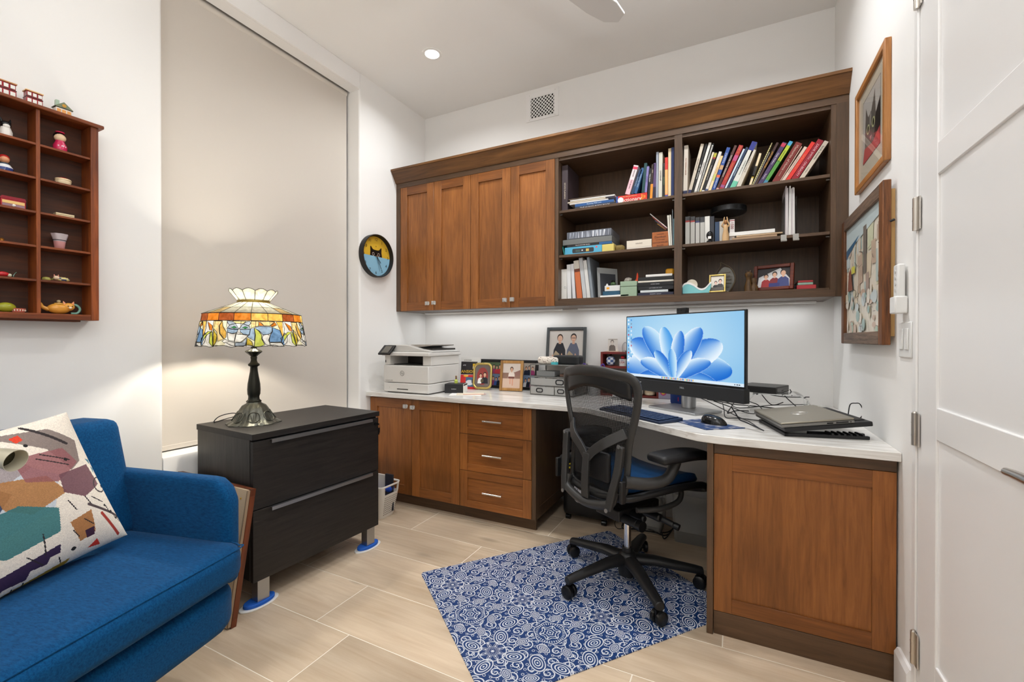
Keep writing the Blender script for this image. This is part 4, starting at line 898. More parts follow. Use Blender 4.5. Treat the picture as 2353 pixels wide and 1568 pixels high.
# backrest
ZB = [(.475, .165), (.52, .178), (.58, .182), (.64, .182), (.70, .19), (.76, .208), (.82, .226), (.88, .238), (.93, .242), (.965, .234), (.99, .205)]
def by(z, x=0): return -.2-.035*sin((z-.47)/.55*pi)*-1*0-.10*max(0, z-.62)+.05*(x/.24)**2-.02*(1-(z-.47)/.2 if z < .67 else 0)
L1 = [Vector((-w_, by(z, w_), z)) for z, w_ in ZB]; R1 = [Vector((w_, by(z, w_), z)) for z, w_ in ZB]
top = [Vector((x, by(1.0, x), 1.005-.06*(x/.24)**4+.008*(1-(x/.2)**2))) for x in (-.15, -.08, 0, .08, .15)]
bot = [Vector((x, by(.46, x), .463)) for x in (.1, 0, -.1)]
out = spline(L1+top+R1[::-1]+bot, 4, True)
g = G(); nq = len(out)
def sect(i, P):
    d = (P[(i+1) % nq]-P[i-1]).normalized(); c = Vector((0, by(.72), .72)); inn = (c-P[i]); inn -= d*inn.dot(d); inn.normalize(); nn = d.cross(inn); return inn, nn
rings_ = []
for i, p in enumerate(out):
    inn, nn = sect(i, out); fy = Vector((0, 1, 0)); z = p.z
    wdt = .030+.016*max(0, (z-.9)/.1) if z > .6 else .022
    side = 1 if abs(p.x) > .1 else 0
    rings_.append([p-inn*.012, p-fy*.014, p+inn*wdt*.6-fy*.012, p+inn*wdt-fy*.002, p+inn*wdt*.6+fy*.010, p+fy*.012])
g.add([q for r in rings_ for q in r], [(i*6+j, i*6+(j+1) % 6, ((i+1) % nq)*6+(j+1) % 6, ((i+1) % nq)*6+j) for i in range(nq) for j in range(6)])
g.build('back_frame', GR, ch, smooth=60, sub=1)
# solid crown band under the top edge
g = G(); xs = [(-.205+.41*i/24) for i in range(25)]
def band(x, v): zt = .992-.045*(x/.22)**4; zb = .915+.012*cos(x/.2*pi*1.0)-.02*(x/.2)**2; z = zb+(zt-zb)*v; return Vector((x, by(z, x)+.002, z))
g.grid(lambda u, v: band(-.205+.41*u, v), 24, 4); g.build('crown_band', GRD, ch, smooth=60, solid=.008)
# mesh membrane
def wid(z):
    for (a, wa), (b, wb) in zip(ZB, ZB[1:]):
        if a <= z <= b: return wa+(wb-wa)*(z-a)/(b-a)
    return ZB[0][1] if z < ZB[0][0] else ZB[-1][1]
g = G(); g.grid(lambda u, v: Vector(((2*u-1)*(wid(.475+.47*v)-.012), by(.475+.47*v, (2*u-1)*wid(.475+.47*v))+.004+.012*(1-(2*u-1)**2)*0, .475+.47*v)), 24, 30)
g.build('back_mesh', MESH, ch, smooth=60)
# Y-shaped spine and lumbar pad, behind the mesh
def strap(P, w_, th=.008, z0=0):
    P = spline([Vector(p) for p in P], 6); g = G(); k = len(P); vs = []
    for i, p in enumerate(P):
        d = (P[min(i+1, k-1)]-P[max(i-1, 0)]).normalized(); s_ = d.cross(Vector((0, 1, 0))).normalized(); w1 = w_(i/(k-1)) if callable(w_) else w_
        vs += [p-s_*w1-Vector((0, th, 0)), p+s_*w1-Vector((0, th, 0)), p+s_*w1*.8+Vector((0, th, 0)), p-s_*w1*.8+Vector((0, th, 0))]
    g.add(vs, [(i*4+j, i*4+(j+1) % 4, (i+1)*4+(j+1) % 4, (i+1)*4+j) for i in range(k-1) for j in range(4)]+[(0, 1, 2, 3), tuple(range(4*k-4, 4*k))]); return g
yb = lambda z: by(z)-.03
strap([(0, yb(.46)-.004, .44), (0, yb(.52)-.012, .52), (0, yb(.6)-.015, .59), (0, yb(.64)-.012, .635)], lambda t: .024-.004*t).build('spine', GR, ch, bevel=.003, smooth=50)
for s in (-1, 1): strap([(0, yb(.62)-.012, .61), (s*.045, yb(.66)-.008, .655), (s*.11, yb(.71)+.006, .70), (s*.175, by(.75, .19)-.006, .745)], lambda t: .02+.004*t).build('spine_branch', GR, ch, bevel=.003, smooth=50)
pad(-.115, .115, -.012, .012, .0, .13, .012).build('lumbar_pad', BLACKP, ch, (0, by(.6)-.012, .52), smooth=180)
# lower carrier and side links
G().tube([(-.15, by(.48)-.01, .50), (-.145, by(.46)-.025, .455), (-.08, by(.44)-.03, .43), (0, by(.43)-.03, .418), (.08, by(.44)-.03, .43), (.145, by(.46)-.025, .455), (.15, by(.48)-.01, .50)], .019, 12, sm=6).build('lower_carrier', GR, ch, smooth=60)
for s in (-1, 1):
    lk = G(); P = [(s*.178, by(.7)-.012, .695), (s*.172, by(.6)-.022, .60), (s*.158, by(.5)-.03, .50), (s*.145, by(.45)-.035, .43)]
    lk = strap(P, .019, .012); lk.build('side_link', GR, ch, bevel=.006, smooth=50)
    for p in (P[0], P[3]): G().cyl((p[0], p[1]-.013, p[2]), (p[0], p[1]-.017, p[2]), .0085, n=12).build('pivot_bolt', STEEL, ch, smooth=40)
    # armrest: carrier, post and pad
    G().tube([(s*.2, by(.56)-.01, .555), (s*.245, -.13, .545), (s*.272, -.06, .56), (s*.278, -.02, .605), (s*.278, 0, .64)], lambda t: .026-.006*t, 12, sm=6).build('arm_post', GR, ch, smooth=60)
    ap = pad(-.047, .047, -.14, .14, .635, .672, .017, .006)
    ap.v = [(x*(.8+.35*cos((y+.03)*6)) , y, z-.012*max(0, y/.14)**2) for x, y, z in ap.v]; ap.build('arm_pad', BLACKP, ch, (s*.285, .005, 0), (0, 0, s*-.06), smooth=180)
    G().box(-.008, .008, -.012, .012, -.045, .045).build('arm_lever', GRD, ch, (s*.213, by(.56)-.035, .52), bevel=.004)
# ---- paper shredder
sr = thing('paper_shredder', 'black paper shredder on casters with an oval bin window', 'shredder', (1.485, -.235, 0), rad(-1))
SK_ = mat('shredder_black', (17, 17, 18), .4)
pad(-.145, .145, -.11, .11, .035, .43, .025).build('bin', SK_, sr, smooth=180)
pad(-.15, .15, -.115, .115, .435, .51, .02).build('cutter_head', SK_, sr, smooth=180)
G().box(-.1, .1, -.006, .006, .5102, .5112).build('paper_slot', BLACKG, sr)
cf_ = mat('shredded_paper', (176, 180, 190), .8); nt = cf_.node_tree
_v = nt.nodes.new('ShaderNodeTexVoronoi'); _v.inputs['Scale'].default_value = 190; _tc = nt.nodes.new('ShaderNodeTexCoord'); _mp = nt.nodes.new('ShaderNodeMapping'); _mp.inputs['Scale'].default_value = (1, 1, .5); nt.links.new(_tc.outputs['Object'], _mp.inputs[0]); nt.links.new(_mp.outputs[0], _v.inputs['Vector'])
_rr = nt.nodes.new('ShaderNodeValToRGB'); _rr.color_ramp.elements[0].color = lin((40, 44, 54)); _rr.color_ramp.elements[1].color = lin((214, 214, 220)); _rr.color_ramp.elements[0].position = .1; _rr.color_ramp.elements[1].position = .55; nt.links.new(_v.outputs['Color'], _rr.inputs['Fac']); nt.links.new(_rr.outputs['Color'], nt.nodes['Principled BSDF'].inputs['Base Color'])
stad = lambda w_, h_: [(w_*cos(a), (h_-w_)*(1 if sin(a) >= 0 else -1)+w_*sin(a)) for a in [i*pi/12+.001 for i in range(24)]]
G().prism(stad(.031, .062), -.1135, -.11, 'xz').build('bin_window', cf_, sr, (-.035, 0, .185), bevel=.001)
for sx in (-.115, .115):
    for sy in (-.08, .08): G().cyl((sx-.014, sy, .017), (sx+.014, sy, .017), .017, n=14).cyl((sx, sy, .017), (sx, sy, .045), .007, n=8).build('caster', BLACKG, sr, smooth=40)
YL = mat('yellow_warning_label', (206, 190, 30), .5)
for k, z in enumerate((.36, .335, .31)): G().box(-.03, .03, -.1125, -.111, z, z+.011).build('warning_label', YL, sr, (-.105, 0, .02))
# ---- two waste bins with clear liners
PB = mat('grey_bin_plastic', (128, 128, 126), .4); LIN = mat('clear_liner', (240, 242, 242), .08, trans=.3, alpha=.38, ior=1.3, spec=1)
def bin_(name, label, loc, w_, d_, h_, rz=0, fold=True):
    b = thing(name, label, 'bin', loc, rz); n = 20; g = G()
    P = [(0, .86), (.01, .88), (.02, .9), (h_, 1)]
    g.add([(x*k, y*k, z) for z, k in P for x, y in rr(w_, d_, .02)], [(j*n+i, j*n+(i+1) % n, (j+1)*n+(i+1) % n, (j+1)*n+i) for j in range(3) for i in range(n)]+[tuple(range(n))])
    g.build('shell', PB, b, smooth=40, solid=.002)
    random.seed(int(w_*1e4)); ln = G(); Q = [(h_*.25, .985), (h_*.6, 1.02), (h_*.85, 1.03), (h_+.004, 1.03), (h_+.03, .97), (h_+.035, .85), (h_*.8, .8)]
    ln.add([(x*k+random.uniform(-.004, .004), y*k+random.uniform(-.004, .004), z+random.uniform(-.008, .008)) for z, k in Q for x, y in rr(w_, d_, .02)], [(j*n+i, j*n+(i+1) % n, (j+1)*n+(i+1) % n, (j+1)*n+i) for j in range(len(Q)-1) for i in range(n)])
    ln.build('liner', LIN, b, smooth=70); return b
bin_('waste_bin', 'grey plastic bin with a crumpled clear liner beside the desk return', (2.10, -.26, 0), .105, .10, .27)
bin_('waste_bin', 'small grey plastic bin behind the chair column', (1.852, -.225, 0), .085, .075, .17)
bx = G().box(-.085, .085, -.05, .05, 0, .11); 
cb_ = G(); random.seed(9)
for k in range(3): cb_.tube([(1.66+.02*k, -.12, .004+k*.005), (1.72, -.28-.03*k, .004+k*.005), (1.80+.05*k, -.33+.04*k, .02), (1.96, -.25-.06*k, .006+k*.005), (2.0, -.08, .03)], .0035, 6, sm=8)
tag(cb_.build('power_cables', BLACKP), 'tangle of black power cables on the floor between the two bins', 'cables')
tag(G().tube([(1.645, -.20, .2), (1.655, -.19, .05), (1.65, -.26, .004), (1.69, -.33, .004), (1.74, -.26, .004)], .002, 6, sm=8).build('thin_cord', BLACKP), 'thin black cord hanging beside the shredder', 'cord')
# ================================================================ on the desk
DZ = CT+.0005
def ctext(s, size, col, *a, **k): return text(s, size, mat('ink_%d_%d_%d' % col, col, .5), *a, **k)
# ---- monitor, parallel to the splayed desk edge
MA = math.atan2(-.575, .818); MC = Vector((2.044, -.564, DZ))
mo = thing('monitor', 'wide black computer monitor showing a pale blue desktop picture', 'monitor', MC, MA)
MB_ = mat('monitor_black', (20, 21, 23), .4)
zt, zb, mw = 1.272-DZ, .853-DZ, .3755; zs = zb+.068
tilt = lambda x: .0
g = G().box(-mw, mw, 0, .016, zs-.002, zt).box(-mw+.03, mw-.03, .016, .045, zs+.03, zt-.05); g.build('housing', MB_, mo, bevel=.002)
G().box(-mw, mw, -.012, .03, zb, zs-.004).build('soundbar', mat('soundbar_cloth', (28, 29, 31), .7, bump=(900, .3)), mo, bevel=.003)
G().box(-.028, .028, .002, .03, zt, zt+.026).build('webcam', MB_, mo, (.02, 0, 0), bevel=.002)
G().cyl((.02, .0015, zt+.014), (.02, .001, zt+.014), .003, n=12).build('camera_lens', BLACKG, mo)
# screen print (emissive): soft blue sky with folded ribbons
sw, sh_ = mw*2-.014, zt-zs-.012
NX, NY = 280, 140; u = (np.arange(NX)+.5)/NX; v = (np.arange(NY)+.5)/NY; U, V = np.meshgrid(u, v, indexing='ij')
img = np.zeros((NX, NY, 3)); base = np.array([196, 228, 246.]); edge = np.array([132, 190, 232.])
k = np.clip(np.hypot((U-.52)*1.5, V-.55)/.95, 0, 1)[..., None]; img[:] = base*(1-k)+edge*k
def ribbon(cx, cy, r0, r1, a0, a1, c0, c1, ex=1.0, ey=1.0, sh=0):
    x = (U-cx)*2.1/ex; y = (V-cy)/ey; r = np.hypot(x, y); a = np.arctan2(y, x); rr_ = (r-r0)/(r1-r0); m_ = (rr_ > 0) & (rr_ < 1) & (a > a0) & (a < a1)
    t = np.clip(rr_, 0, 1)[..., None]; w_ = np.clip((a-a0)/(a1-a0), 0, 1)[..., None]; c = np.array(c0)*(1-t)+np.array(c1)*t; c = c*(1-.25*sh*w_); img[m_] = c[m_]
def petal_(cx, cy, ang, ln, wd, c0, c1, bend=0.):
    """one soft silk fold: an ellipse growing from (cx, cy), shaded from one long edge to the other"""
    x, y = (U-cx)*2.1, V-cy; a = rad(ang); t = x*cos(a)+y*sin(a); w = -x*sin(a)+y*cos(a)-bend*t*t; q = np.clip(t/ln, 0, 1)
    hw_ = wd*np.sqrt(np.clip(q*(1-q)*4, 0, 1))*(.55+.45*q)+1e-6; m = (t > 0) & (t < ln) & (np.abs(w) < hw_); k = np.clip((w/hw_+1)/2, 0, 1)[..., None]**1.3
    edge = (np.abs(w) > hw_*.93)[..., None]; c = np.array(c0)*(1-k)+np.array(c1)*k; c = np.where(edge, c*.5+np.array((245, 251, 255))*.5, c); img[m] = c[m]
PB, DB, LB = (206, 234, 250), (20, 104, 208), (232, 245, 253)
for an, ln, wd, bd_, c0, c1 in ((150, 1.0, .30, .30, LB, DB), (132, 1.06, .28, .22, DB, LB), (116, 1.02, .22, .16, PB, DB), (34, .92, .28, -.35, DB, PB), (52, .96, .26, -.25, LB, DB), (70, .92, .2, -.18, DB, LB), (164, .78, .18, .5, DB, PB), (18, .74, .18, -.5, PB, DB), (100, .86, .17, .08, (60, 150, 228), LB), (84, .78, .15, -.06, DB, LB), (140, .70, .16, .4, LB, DB), (44, .68, .15, -.4, DB, LB), (120, .58, .12, .25, DB, PB), (66, .56, .12, -.25, LB, DB), (94, .5, .1, .05, PB, (40, 130, 220))):
    petal_(.47, -.02, an, ln, wd, c0, c1, bd_)
tb = V < .045; img[tb] = (218, 234, 246)
for q in range(22): m_ = (abs(U-(.36+.013*q)) < .0035) & (abs(V-.022) < .012); img[m_] = [(40, 110, 210), (230, 180, 60), (60, 160, 90), (200, 70, 60), (90, 90, 100)][q % 5]
for q in range(3): m_ = (abs(U-(.94+.015*q)) < .004) & (abs(V-.022) < .008); img[m_] = (60, 70, 84)
for c_ in range(2):
    for q in range(14 if c_ == 0 else 11): m_ = (abs(U-(.018+.03*c_)) < .006) & (abs(V-(.95-.062*q)) < .015); img[m_] = [(240, 248, 252), (60, 140, 210), (190, 70, 80), (240, 246, 250), (120, 150, 170)][(q*3+c_) % 5]
def image_grid(img, w_, h_, name, m, parent, loc, rot=(0, 0, 0)):
    nx, ny = img.shape[:2]; me = bpy.data.meshes.new(name)
    me.from_pydata([(-w_/2+w_*i/nx, 0, -h_/2+h_*j/ny) for j in range(ny+1) for i in range(nx+1)], [], [(j*(nx+1)+i, j*(nx+1)+i+1, (j+1)*(nx+1)+i+1, (j+1)*(nx+1)+i) for j in range(ny) for i in range(nx)]); me.update()
    a = me.attributes.new('Col', 'FLOAT_COLOR', 'CORNER'); c = np.clip(img, 0, 255)/255; c = np.where(c <= .04045, c/12.92, ((c+.055)/1.055)**2.4); c = np.concatenate([c, np.ones(c.shape[:2]+(1,))], 2).transpose(1, 0, 2).reshape(-1, 4)
    a.data.foreach_set('color', np.repeat(c, 4, axis=0).ravel()); me.materials.append(m)
    o = bpy.data.objects.new(name, me); SC.collection.objects.link(o); o.parent = parent; o.location = loc; o.rotation_euler = rot; return o
SCR = mat('lit_screen', (0, 0, 0), .25); nt = SCR.node_tree; _a = nt.nodes.new('ShaderNodeAttribute'); _a.attribute_name = 'Col'; nt.links.new(_a.outputs['Color'], nt.nodes['Principled BSDF'].inputs['Emission Color']); nt.nodes['Principled BSDF'].inputs['Emission Strength'].default_value = SCREEN
image_grid(img, sw, sh_, 'screen', SCR, mo, (0, -.0006, (zs+zt)/2))
ctext('DELL', .013, (170, 172, 175), mo, (.04, -.0125, (zb+zs)/2+.006), name='maker_logo')
for q in range(4): G().box(-.004, .004, -.0126, -.012, -.0012, .0012).build('button_mark', WHITE, mo, (-.3+.018*q, 0, (zb+zs)/2+.012))
col_ = G().lathe([(.036, 0), (.036, .25)], 28); col_.build('column', STEEL, mo, (.0, .085, .012), smooth=40)
G().box(-.03, .03, .03, .09, zs+.06, zs+.14).build('mount', STEEL, mo)
G().prism([(-.15, -.10), (.15, -.10), (.15, .10), (-.15, .10)], 0, .011).build('foot_plate', STEEL, mo, (0, .05, 0), bevel=.002)
# ---- keyboard, mouse, mouse mat
KA = MA-.02
kb = thing('keyboard', 'slim dark blue-black computer keyboard in front of the monitor', 'keyboard', at(1490, 950, z=DZ), rad(-38))
kx0, ky0 = 0, 0
kc = at(1458, 941, z=DZ+.012); ke = at(1562, 963, z=DZ+.012); kd = (ke-kc); kan = math.atan2(kd.y, kd.x); kb.rotation_euler = (0, 0, kan); kb.location = ke-kd.normalized()*.42-Vector((-kd.y, kd.x, 0)).normalized()*.06; kb.location.z = DZ
KBM = mat('keyboard_blue_black', (30, 44, 70), .45); KEY = mat('keycap', (36, 54, 88), .4)
G().prism([(-.07, .0), (.07, 0), (.07, .018), (-.07, .01)], 0, .43, 'yz').build('body', KBM, kb, bevel=.003)
kk = None
for r_ in range(5):
    for q in range(19):
        if r_ == 0 and 4 <= q <= 8: continue
        p = (.012+q*.0215, -.062+r_*.025, .0125+.0011*r_*1.0+.0008)
        if kk is None: kk = G().box(0, .0185, 0, .0185, 0, .0035).build('key', KEY, kb, p, bevel=.001, seg=1)
        else: dup_child(kk, kb, p)
G().box(0, .105, 0, .0185, 0, .0035).build('space_bar', KEY, kb, (.012+4*.0215, -.062, .0133), bevel=.001)
P4 = [at(*q, z=DZ) for q in ((1552, 969), (1622, 989), (1713, 985), (1606, 964))]
mm = G(); cc = sum(P4, Vector())/4; mm.prism([((p-cc).x, (p-cc).y) for p in P4], 0, .003)
MMM = mat('mouse_mat_print', (40, 66, 110), .7); nt = MMM.node_tree; _n = nt.nodes.new('ShaderNodeTexNoise'); _n.inputs['Scale'].default_value = 26; _tc = nt.nodes.new('ShaderNodeTexCoord'); nt.links.new(_tc.outputs['Object'], _n.inputs['Vector']); _q = nt.nodes.new('ShaderNodeValToRGB'); _q.color_ramp.elements[0].color = lin((38, 62, 106)); _q.color_ramp.elements[0].position = .5; _q.color_ramp.elements[1].color = lin((150, 150, 158)); _q.color_ramp.elements[1].position = .68; nt.links.new(_n.outputs['Fac'], _q.inputs['Fac']); nt.links.new(_q.outputs['Color'], nt.nodes['Principled BSDF'].inputs['Base Color'])
o = mm.build('mouse_mat', MMM, None, (cc.x, cc.y, DZ), bevel=.001); tag(o, 'blue printed mouse mat at the splayed desk edge', 'mouse mat')
mp_ = at(1640, 974, z=DZ+.003); ms = thing('computer_mouse', 'black wireless mouse lying on the blue mouse mat', 'mouse', (mp_.x, mp_.y, DZ+.0035), rad(-25))
g = G(); g.grid(lambda u, v: ((.056*sin(pi*v)**.7)*cos(2*pi*u)*(1 if cos(2*pi*u) < 0 else 1.02), .034*sin(pi*v)**.7*sin(2*pi*u), max(0, .036*(-cos(pi*v))*(1-.35*cos(2*pi*u)*sin(pi*v))) if v > .5 else 0), 28, 14, closeu=True); g.build('shell', BLACKG, ms, smooth=60)
G().cyl((-.03, -.004, .027), (-.03, .004, .027), .009, n=14).build('wheel', DGREY, ms, smooth=40)
# ---- laptop on a cooling stand
lt_ = thing('laptop_stand', 'black tilting laptop cooler stand under the closed laptop', 'stand', at(1845, 1000, z=DZ), 0)
LQ = [at(*q, z=zz) for q, zz in (((1740, 965), .835), ((1803, 998), .80), ((1985, 968), .845), ((1905, 945), .88))]
Lo = at(1803, 1003, z=DZ); Le = at(1983, 1011, z=DZ)
ux = Vector((Le.x-Lo.x, Le.y-Lo.y, 0)).normalized(); uy = Vector((-ux.y, ux.x, 0)); LA = math.atan2(ux.y, ux.x)
lt_.location = (Lo.x, Lo.y, DZ); lt_.rotation_euler = (0, 0, LA)
SW, SD = .262, .35; tl_ = rad(7)
G().box(0, SW+.02, 0, .014, 0, .012).box(0, SW+.02, SD-.06, SD-.046, 0, .012).box(0, .014, .0, SD-.05, 0, .012).build('foot_frame', BLACKP, lt_, bevel=.002)
st = G().box(0, SW+.03, -.006, SD, .0, .018); Mx = Matrix.Translation((0, 0, .016)) @ Matrix.Rotation(-tl_, 4, 'Y'); st.xf(Mx); st.build('tray', BLACKP, lt_, bevel=.004)
rb = G()
for q in range(6): rb.obox((SW*.62+.02*q, .03, .012), (.004, 0, 0), (0, .03, 0), (0, 0, .006))
rb.box(.10, SW+.03, .055, .068, .0, .012); rb.build('ratchet_leg', BLACKP, lt_, bevel=.002)
gl = G()
for q in range(7): gl.box(SW-.008+.0045*q, SW-.0055+.0045*q, .03, SD-.05, .0185, .0205)
gl.xf(Mx); tag(gl.build('vent_grille', DGREY, lt_), kind='stuff')
lp_ = thing('laptop', 'closed silver-grey laptop lying on the tilted black stand', 'laptop', lt_.location, LA)
LPM = mat('laptop_silver', (150, 144, 130), .38, .6)
lid = G().box(-.012, SW-.03, -.01, SD-.03, .0305, .0375); lid.xf(Mx); lid.build('lid', LPM, lp_, bevel=.0025)
b_ = G().box(-.012, SW-.03, -.01, SD-.03, .0185, .029); b_.xf(Mx); b_.build('base', mat('laptop_grey', (120, 118, 114), .4, .5), lp_, bevel=.002)
s2 = G().box(-.006, SW-.036, -.004, SD-.036, .0288, .031); s2.xf(Mx); s2.build('gasket', BLACKP, lp_)
pt = G().box(SW-.12, SW-.1, -.0105, -.0098, .021, .026).box(SW-.09, SW-.05, -.0105, -.0098, .021, .026).box(SW-.045, SW-.04, -.0105, -.0098, .022, .025); pt.xf(Mx); tag(pt.build('ports', BLACKG, lp_), kind='stuff')
lgo = G().tube([(.03*cos(a), .022*sin(a), 0) for a in [i*pi/12 for i in range(24)]], .0012, 5, closed=True); lgo.xf(Mx @ Matrix.Translation((SW/2-.02, SD/2-.02, .0378))); lgo.build('maker_logo', CHROME, lp_)
# ---- acrylic riser with small computer
ar = thing('acrylic_riser', 'clear acrylic arch riser behind the laptop', 'riser', (2.50, -.36, DZ))
n_ = 14; prof_ = [(-.13, 0)]+[(-.13+.05-.05*cos(a), .06+.05*sin(a)) for a in [i*pi/2/6 for i in range(7)]]+[(.13-.05+.05*sin(a), .06+.05*cos(a)) for a in [i*pi/2/6 for i in range(7)]]+[(.13, 0)]
prof_ = [(x, z*.9) for x, z in prof_]
inn_ = [(x*.965, z-.005 if z > .01 else z) for x, z in prof_][::-1]
G().prism(prof_+inn_, -.10, .10, 'xz').build('arch', ACRYL, ar, (0, 0, 0), smooth=40)
pcx = at(1760, 884, y=-.36); mc = thing('mini_computer', 'flat black mini computer lying on the clear acrylic riser', 'computer', (2.44, -.36, DZ+.1), rad(-22))
G().box(-.09, .09, -.09, .09, 0, .034).build('case', mat('mini_case', (38, 37, 36), .4), mc, bevel=.003)
G().box(.0902, .0908, -.08, .08, .006, .028).build('front_panel', BLACKG, mc)
for q in (-.02, .0): G().box(.0905, .0914, q-.004, q+.004, .009, .015).build('usb_port', DGREY, mc)
# ---- cable tangle behind the monitor
cb = G(); random.seed(12); a_ = at(1640, 920, z=DZ+.03); b_ = at(1760, 975, z=DZ)
ends = [((1610, 915), (1700, 960), (1745, 985)), ((1625, 918), (1690, 930), (1790, 940)), ((1660, 925), (1668, 960), (1750, 968)), ((1690, 920), (1672, 950), (1720, 945)), ((1640, 922), (1720, 950), (1780, 955)), ((1700, 915), (1740, 930), (1760, 955)), ((1650, 915), (1700, 938), (1850, 930)), ((1680, 935), (1700, 965), (1755, 990))]
for q, e in enumerate(ends):
    P = [at(*p, z=DZ+h_) for p, h_ in zip(e, (.06+.004*q, .012+.006*(q % 4), .006+.005*(q % 3)))]; m1 = (P[0]+P[1])/2+Vector((0, 0, .0)); m2 = (P[1]+P[2])/2+Vector((random.uniform(-.02, .02), random.uniform(-.02, .02), .004))
    cb.tube([P[0], m1, P[1], m2, P[2]], .0027 if q % 2 else .0022, 6, sm=7)
tag(cb.build('desk_cables', BLACKP), 'tangle of black cables on the desk behind the monitor', 'cables')
cb = G()
for e in (((1720, 895), (1790, 911), (1860, 913)), ((1745, 900), (1772, 930), (1800, 925)), ((1790, 890), (1805, 912), (1830, 935)), ((1770, 905), (1815, 905), (1815, 895))):
    P = [at(*p, y=-.30) for p in e]; cb.tube(P, .0025, 6, sm=8)
tag(cb.build('riser_cables', BLACKP), 'loose black cables looping over the clear riser', 'cables')
P = [at(*p, y=-.62) for p in ((1948, 953), (1953, 930), (1966, 927), (1977, 930), (1985, 950), (1976, 965))]
tag(G().tube([p+Vector((0, (i-2)*.004, 0)) for i, p in enumerate(P)], .0022, 6, sm=6).build('looped_cord', BLACKP), 'thin black cord looping up behind the laptop stand', 'cord')
# ---- speaker
sk = thing('speaker', 'small blue fabric wireless speaker with red plus and minus', 'speaker', tuple(at(1558, 929, z=DZ)[:2])+(DZ,), math.atan2(CAM.y+.5, CAM.x-2)+pi/2)
SPK = mat('blue_speaker_cloth', (34, 62, 136), .8, bump=(700, .4))
G().lathe([(.02, 0), (.036, .002), (.041, .012), (.041, .088), (.036, .1), (.02, .104)], 32).build('body', SPK, sk, smooth=60)
RED = mat('red_plastic', (196, 40, 60), .5)
G().box(-.014, .014, -.0425, -.0405, .068, .0715).box(-.00175, .00175, -.0425, -.0405, .0557, .0838).build('plus_button', RED, sk); G().box(-.0018, .0018, -.0425, -.0405, .022, .044).build('minus_button', RED, sk)
# ---- printer
pr = thing('printer', 'white multifunction laser printer at the clock end of the counter', 'printer', (.128, -.63, DZ), 0)
PW = mat('printer_white', (214, 212, 208), .45); PG = mat('printer_grey', (190, 188, 184), .45); PD = mat('printer_dark', (46, 44, 40), .4)
G().box(0, .385, .0, .36, .006, .068).build('paper_tray', PW, pr, bevel=.006)
G().box(0, .385, 0, .36, .071, .188).build('body', PW, pr, bevel=.006)
G().box(.02, .36, .02, .34, 0, .006).build('foot', PD, pr)
G().box(.0, .05, .012, .36, .19, .252).box(.315, .385, .03, .36, .19, .252).box(.05, .315, .2, .36, .19, .252).build('output_housing', PW, pr, bevel=.003)
G().box(.05, .315, .05, .2, .19, .194).build('output_bin', PD, pr)
G().box(.05, .315, .198, .1995, .194, .25).build('output_slot', PD, pr)
G().box(-.012, .397, -.01, .37, .253, .28).build('scanner_bed', PW, pr, bevel=.006)
g = G().prism([(0, .281), (.40, .281), (.37, .292), (.30, .30), (.20, .325), (.02, .328), (0, .318)], .02, .36, 'xz'); g.build('document_feeder', PG, pr, bevel=.004)
G().prism([(.19, .306), (.36, .322), (.362, .329), (.19, .329)], .06, .33, 'xz').build('feeder_tray', mat('feeder_taupe', (150, 144, 136), .45), pr, bevel=.002)
G().box(.2, .372, .06, .33, .2925, .3035).build('feeder_output', PD, pr)
G().prism([(-.045, .268), (.02, .326), (.024, .318), (-.04, .258)], 0, .105, 'yz').build('control_panel', BLACKG, pr, (-.012, 0, 0), bevel=.002)
G().prism([(-.0385, .2755), (.0095, .3185), (.0095, .317), (-.0385, .274)], .025, .085, 'yz').build('touch_screen', mat('dim_lcd', (92, 88, 80), .2), pr, (-.012, -.0008, .0004))
lg = G().tube([(.0165*cos(a), 0, .0165*sin(a)) for a in [i*pi/14 for i in range(28)]], .0018, 5, closed=True); lg.build('maker_logo', mat('logo_grey', (140, 138, 134), .4), pr, (.165, -.0008, .135))
text('hp', .022, mat('logo_grey', (140, 138, 134), .4), pr, (.165, -.0008, .135), name='maker_lettering')
text('LaserJet Pro MFP', .009, mat('logo_grey', (140, 138, 134), .4), pr, (.05, -.0008, .084), name='model_lettering')
text('1', .012, mat('logo_grey', (140, 138, 134), .4), pr, (.055, -.0008, .035), name='tray_numeral')
G().box(.12, .215, -.0012, .0, .024, .030).build('tray_grip', PD, pr); G().box(.006, .012, .0108, .0125, .205, .222).build('usb_port', BLACKG, pr)
# ---- things between printer and chair
bx = thing('gift_box', 'small black box with a white label sleeve beside the printer', 'box', (.60, -.42, DZ), rad(18))
G().box(-.075, .055, -.055, .055, 0, .062).build('box', mat('black_card', (32, 32, 34), .55), bx, bevel=.001); G().box(.0551, .0562, -.056, .056, 0, .0622).build('label', PAPER, bx)
ctext('NORDIC', .009, (210, 210, 210), bx, (-.01, -.0556, .028))
G().box(.056, .0567, -.05, .05, .05, .06).build('barcode_strip', BLACKP, bx)
ol_ = thing('nail_polish', 'small bottle of lime nail polish on the black box', 'bottle', (.585, -.415, DZ+.0625))
G().lathe([(.003, 0), (.0115, .0), (.012, .018), (.006, .025), (.006, .027)], 18).build('bottle', mat('lime_lacquer', (190, 206, 90), .15), ol_, smooth=40); G().lathe([(.0065, .027), (.0065, .05), (.003, .052)], 16).build('cap', mat('gold_cap', (170, 140, 110), .25, .9), ol_, smooth=40)
pp_ = thing('paper_stack', 'loose sheets of white paper under the black box', 'papers', (.70, -.47, DZ-.0005), rad(24)); 
pb = thing('board_book', 'upright white book reading ANSION on a dark cover behind the lime bottle', 'book', (.565, -.215, DZ), rad(12), None); pb.rotation_euler = (rad(-9), 0, rad(12))
G().box(-.075, .075, 0, .018, 0, .235).build('cover', PAPER, pb, bevel=.001)
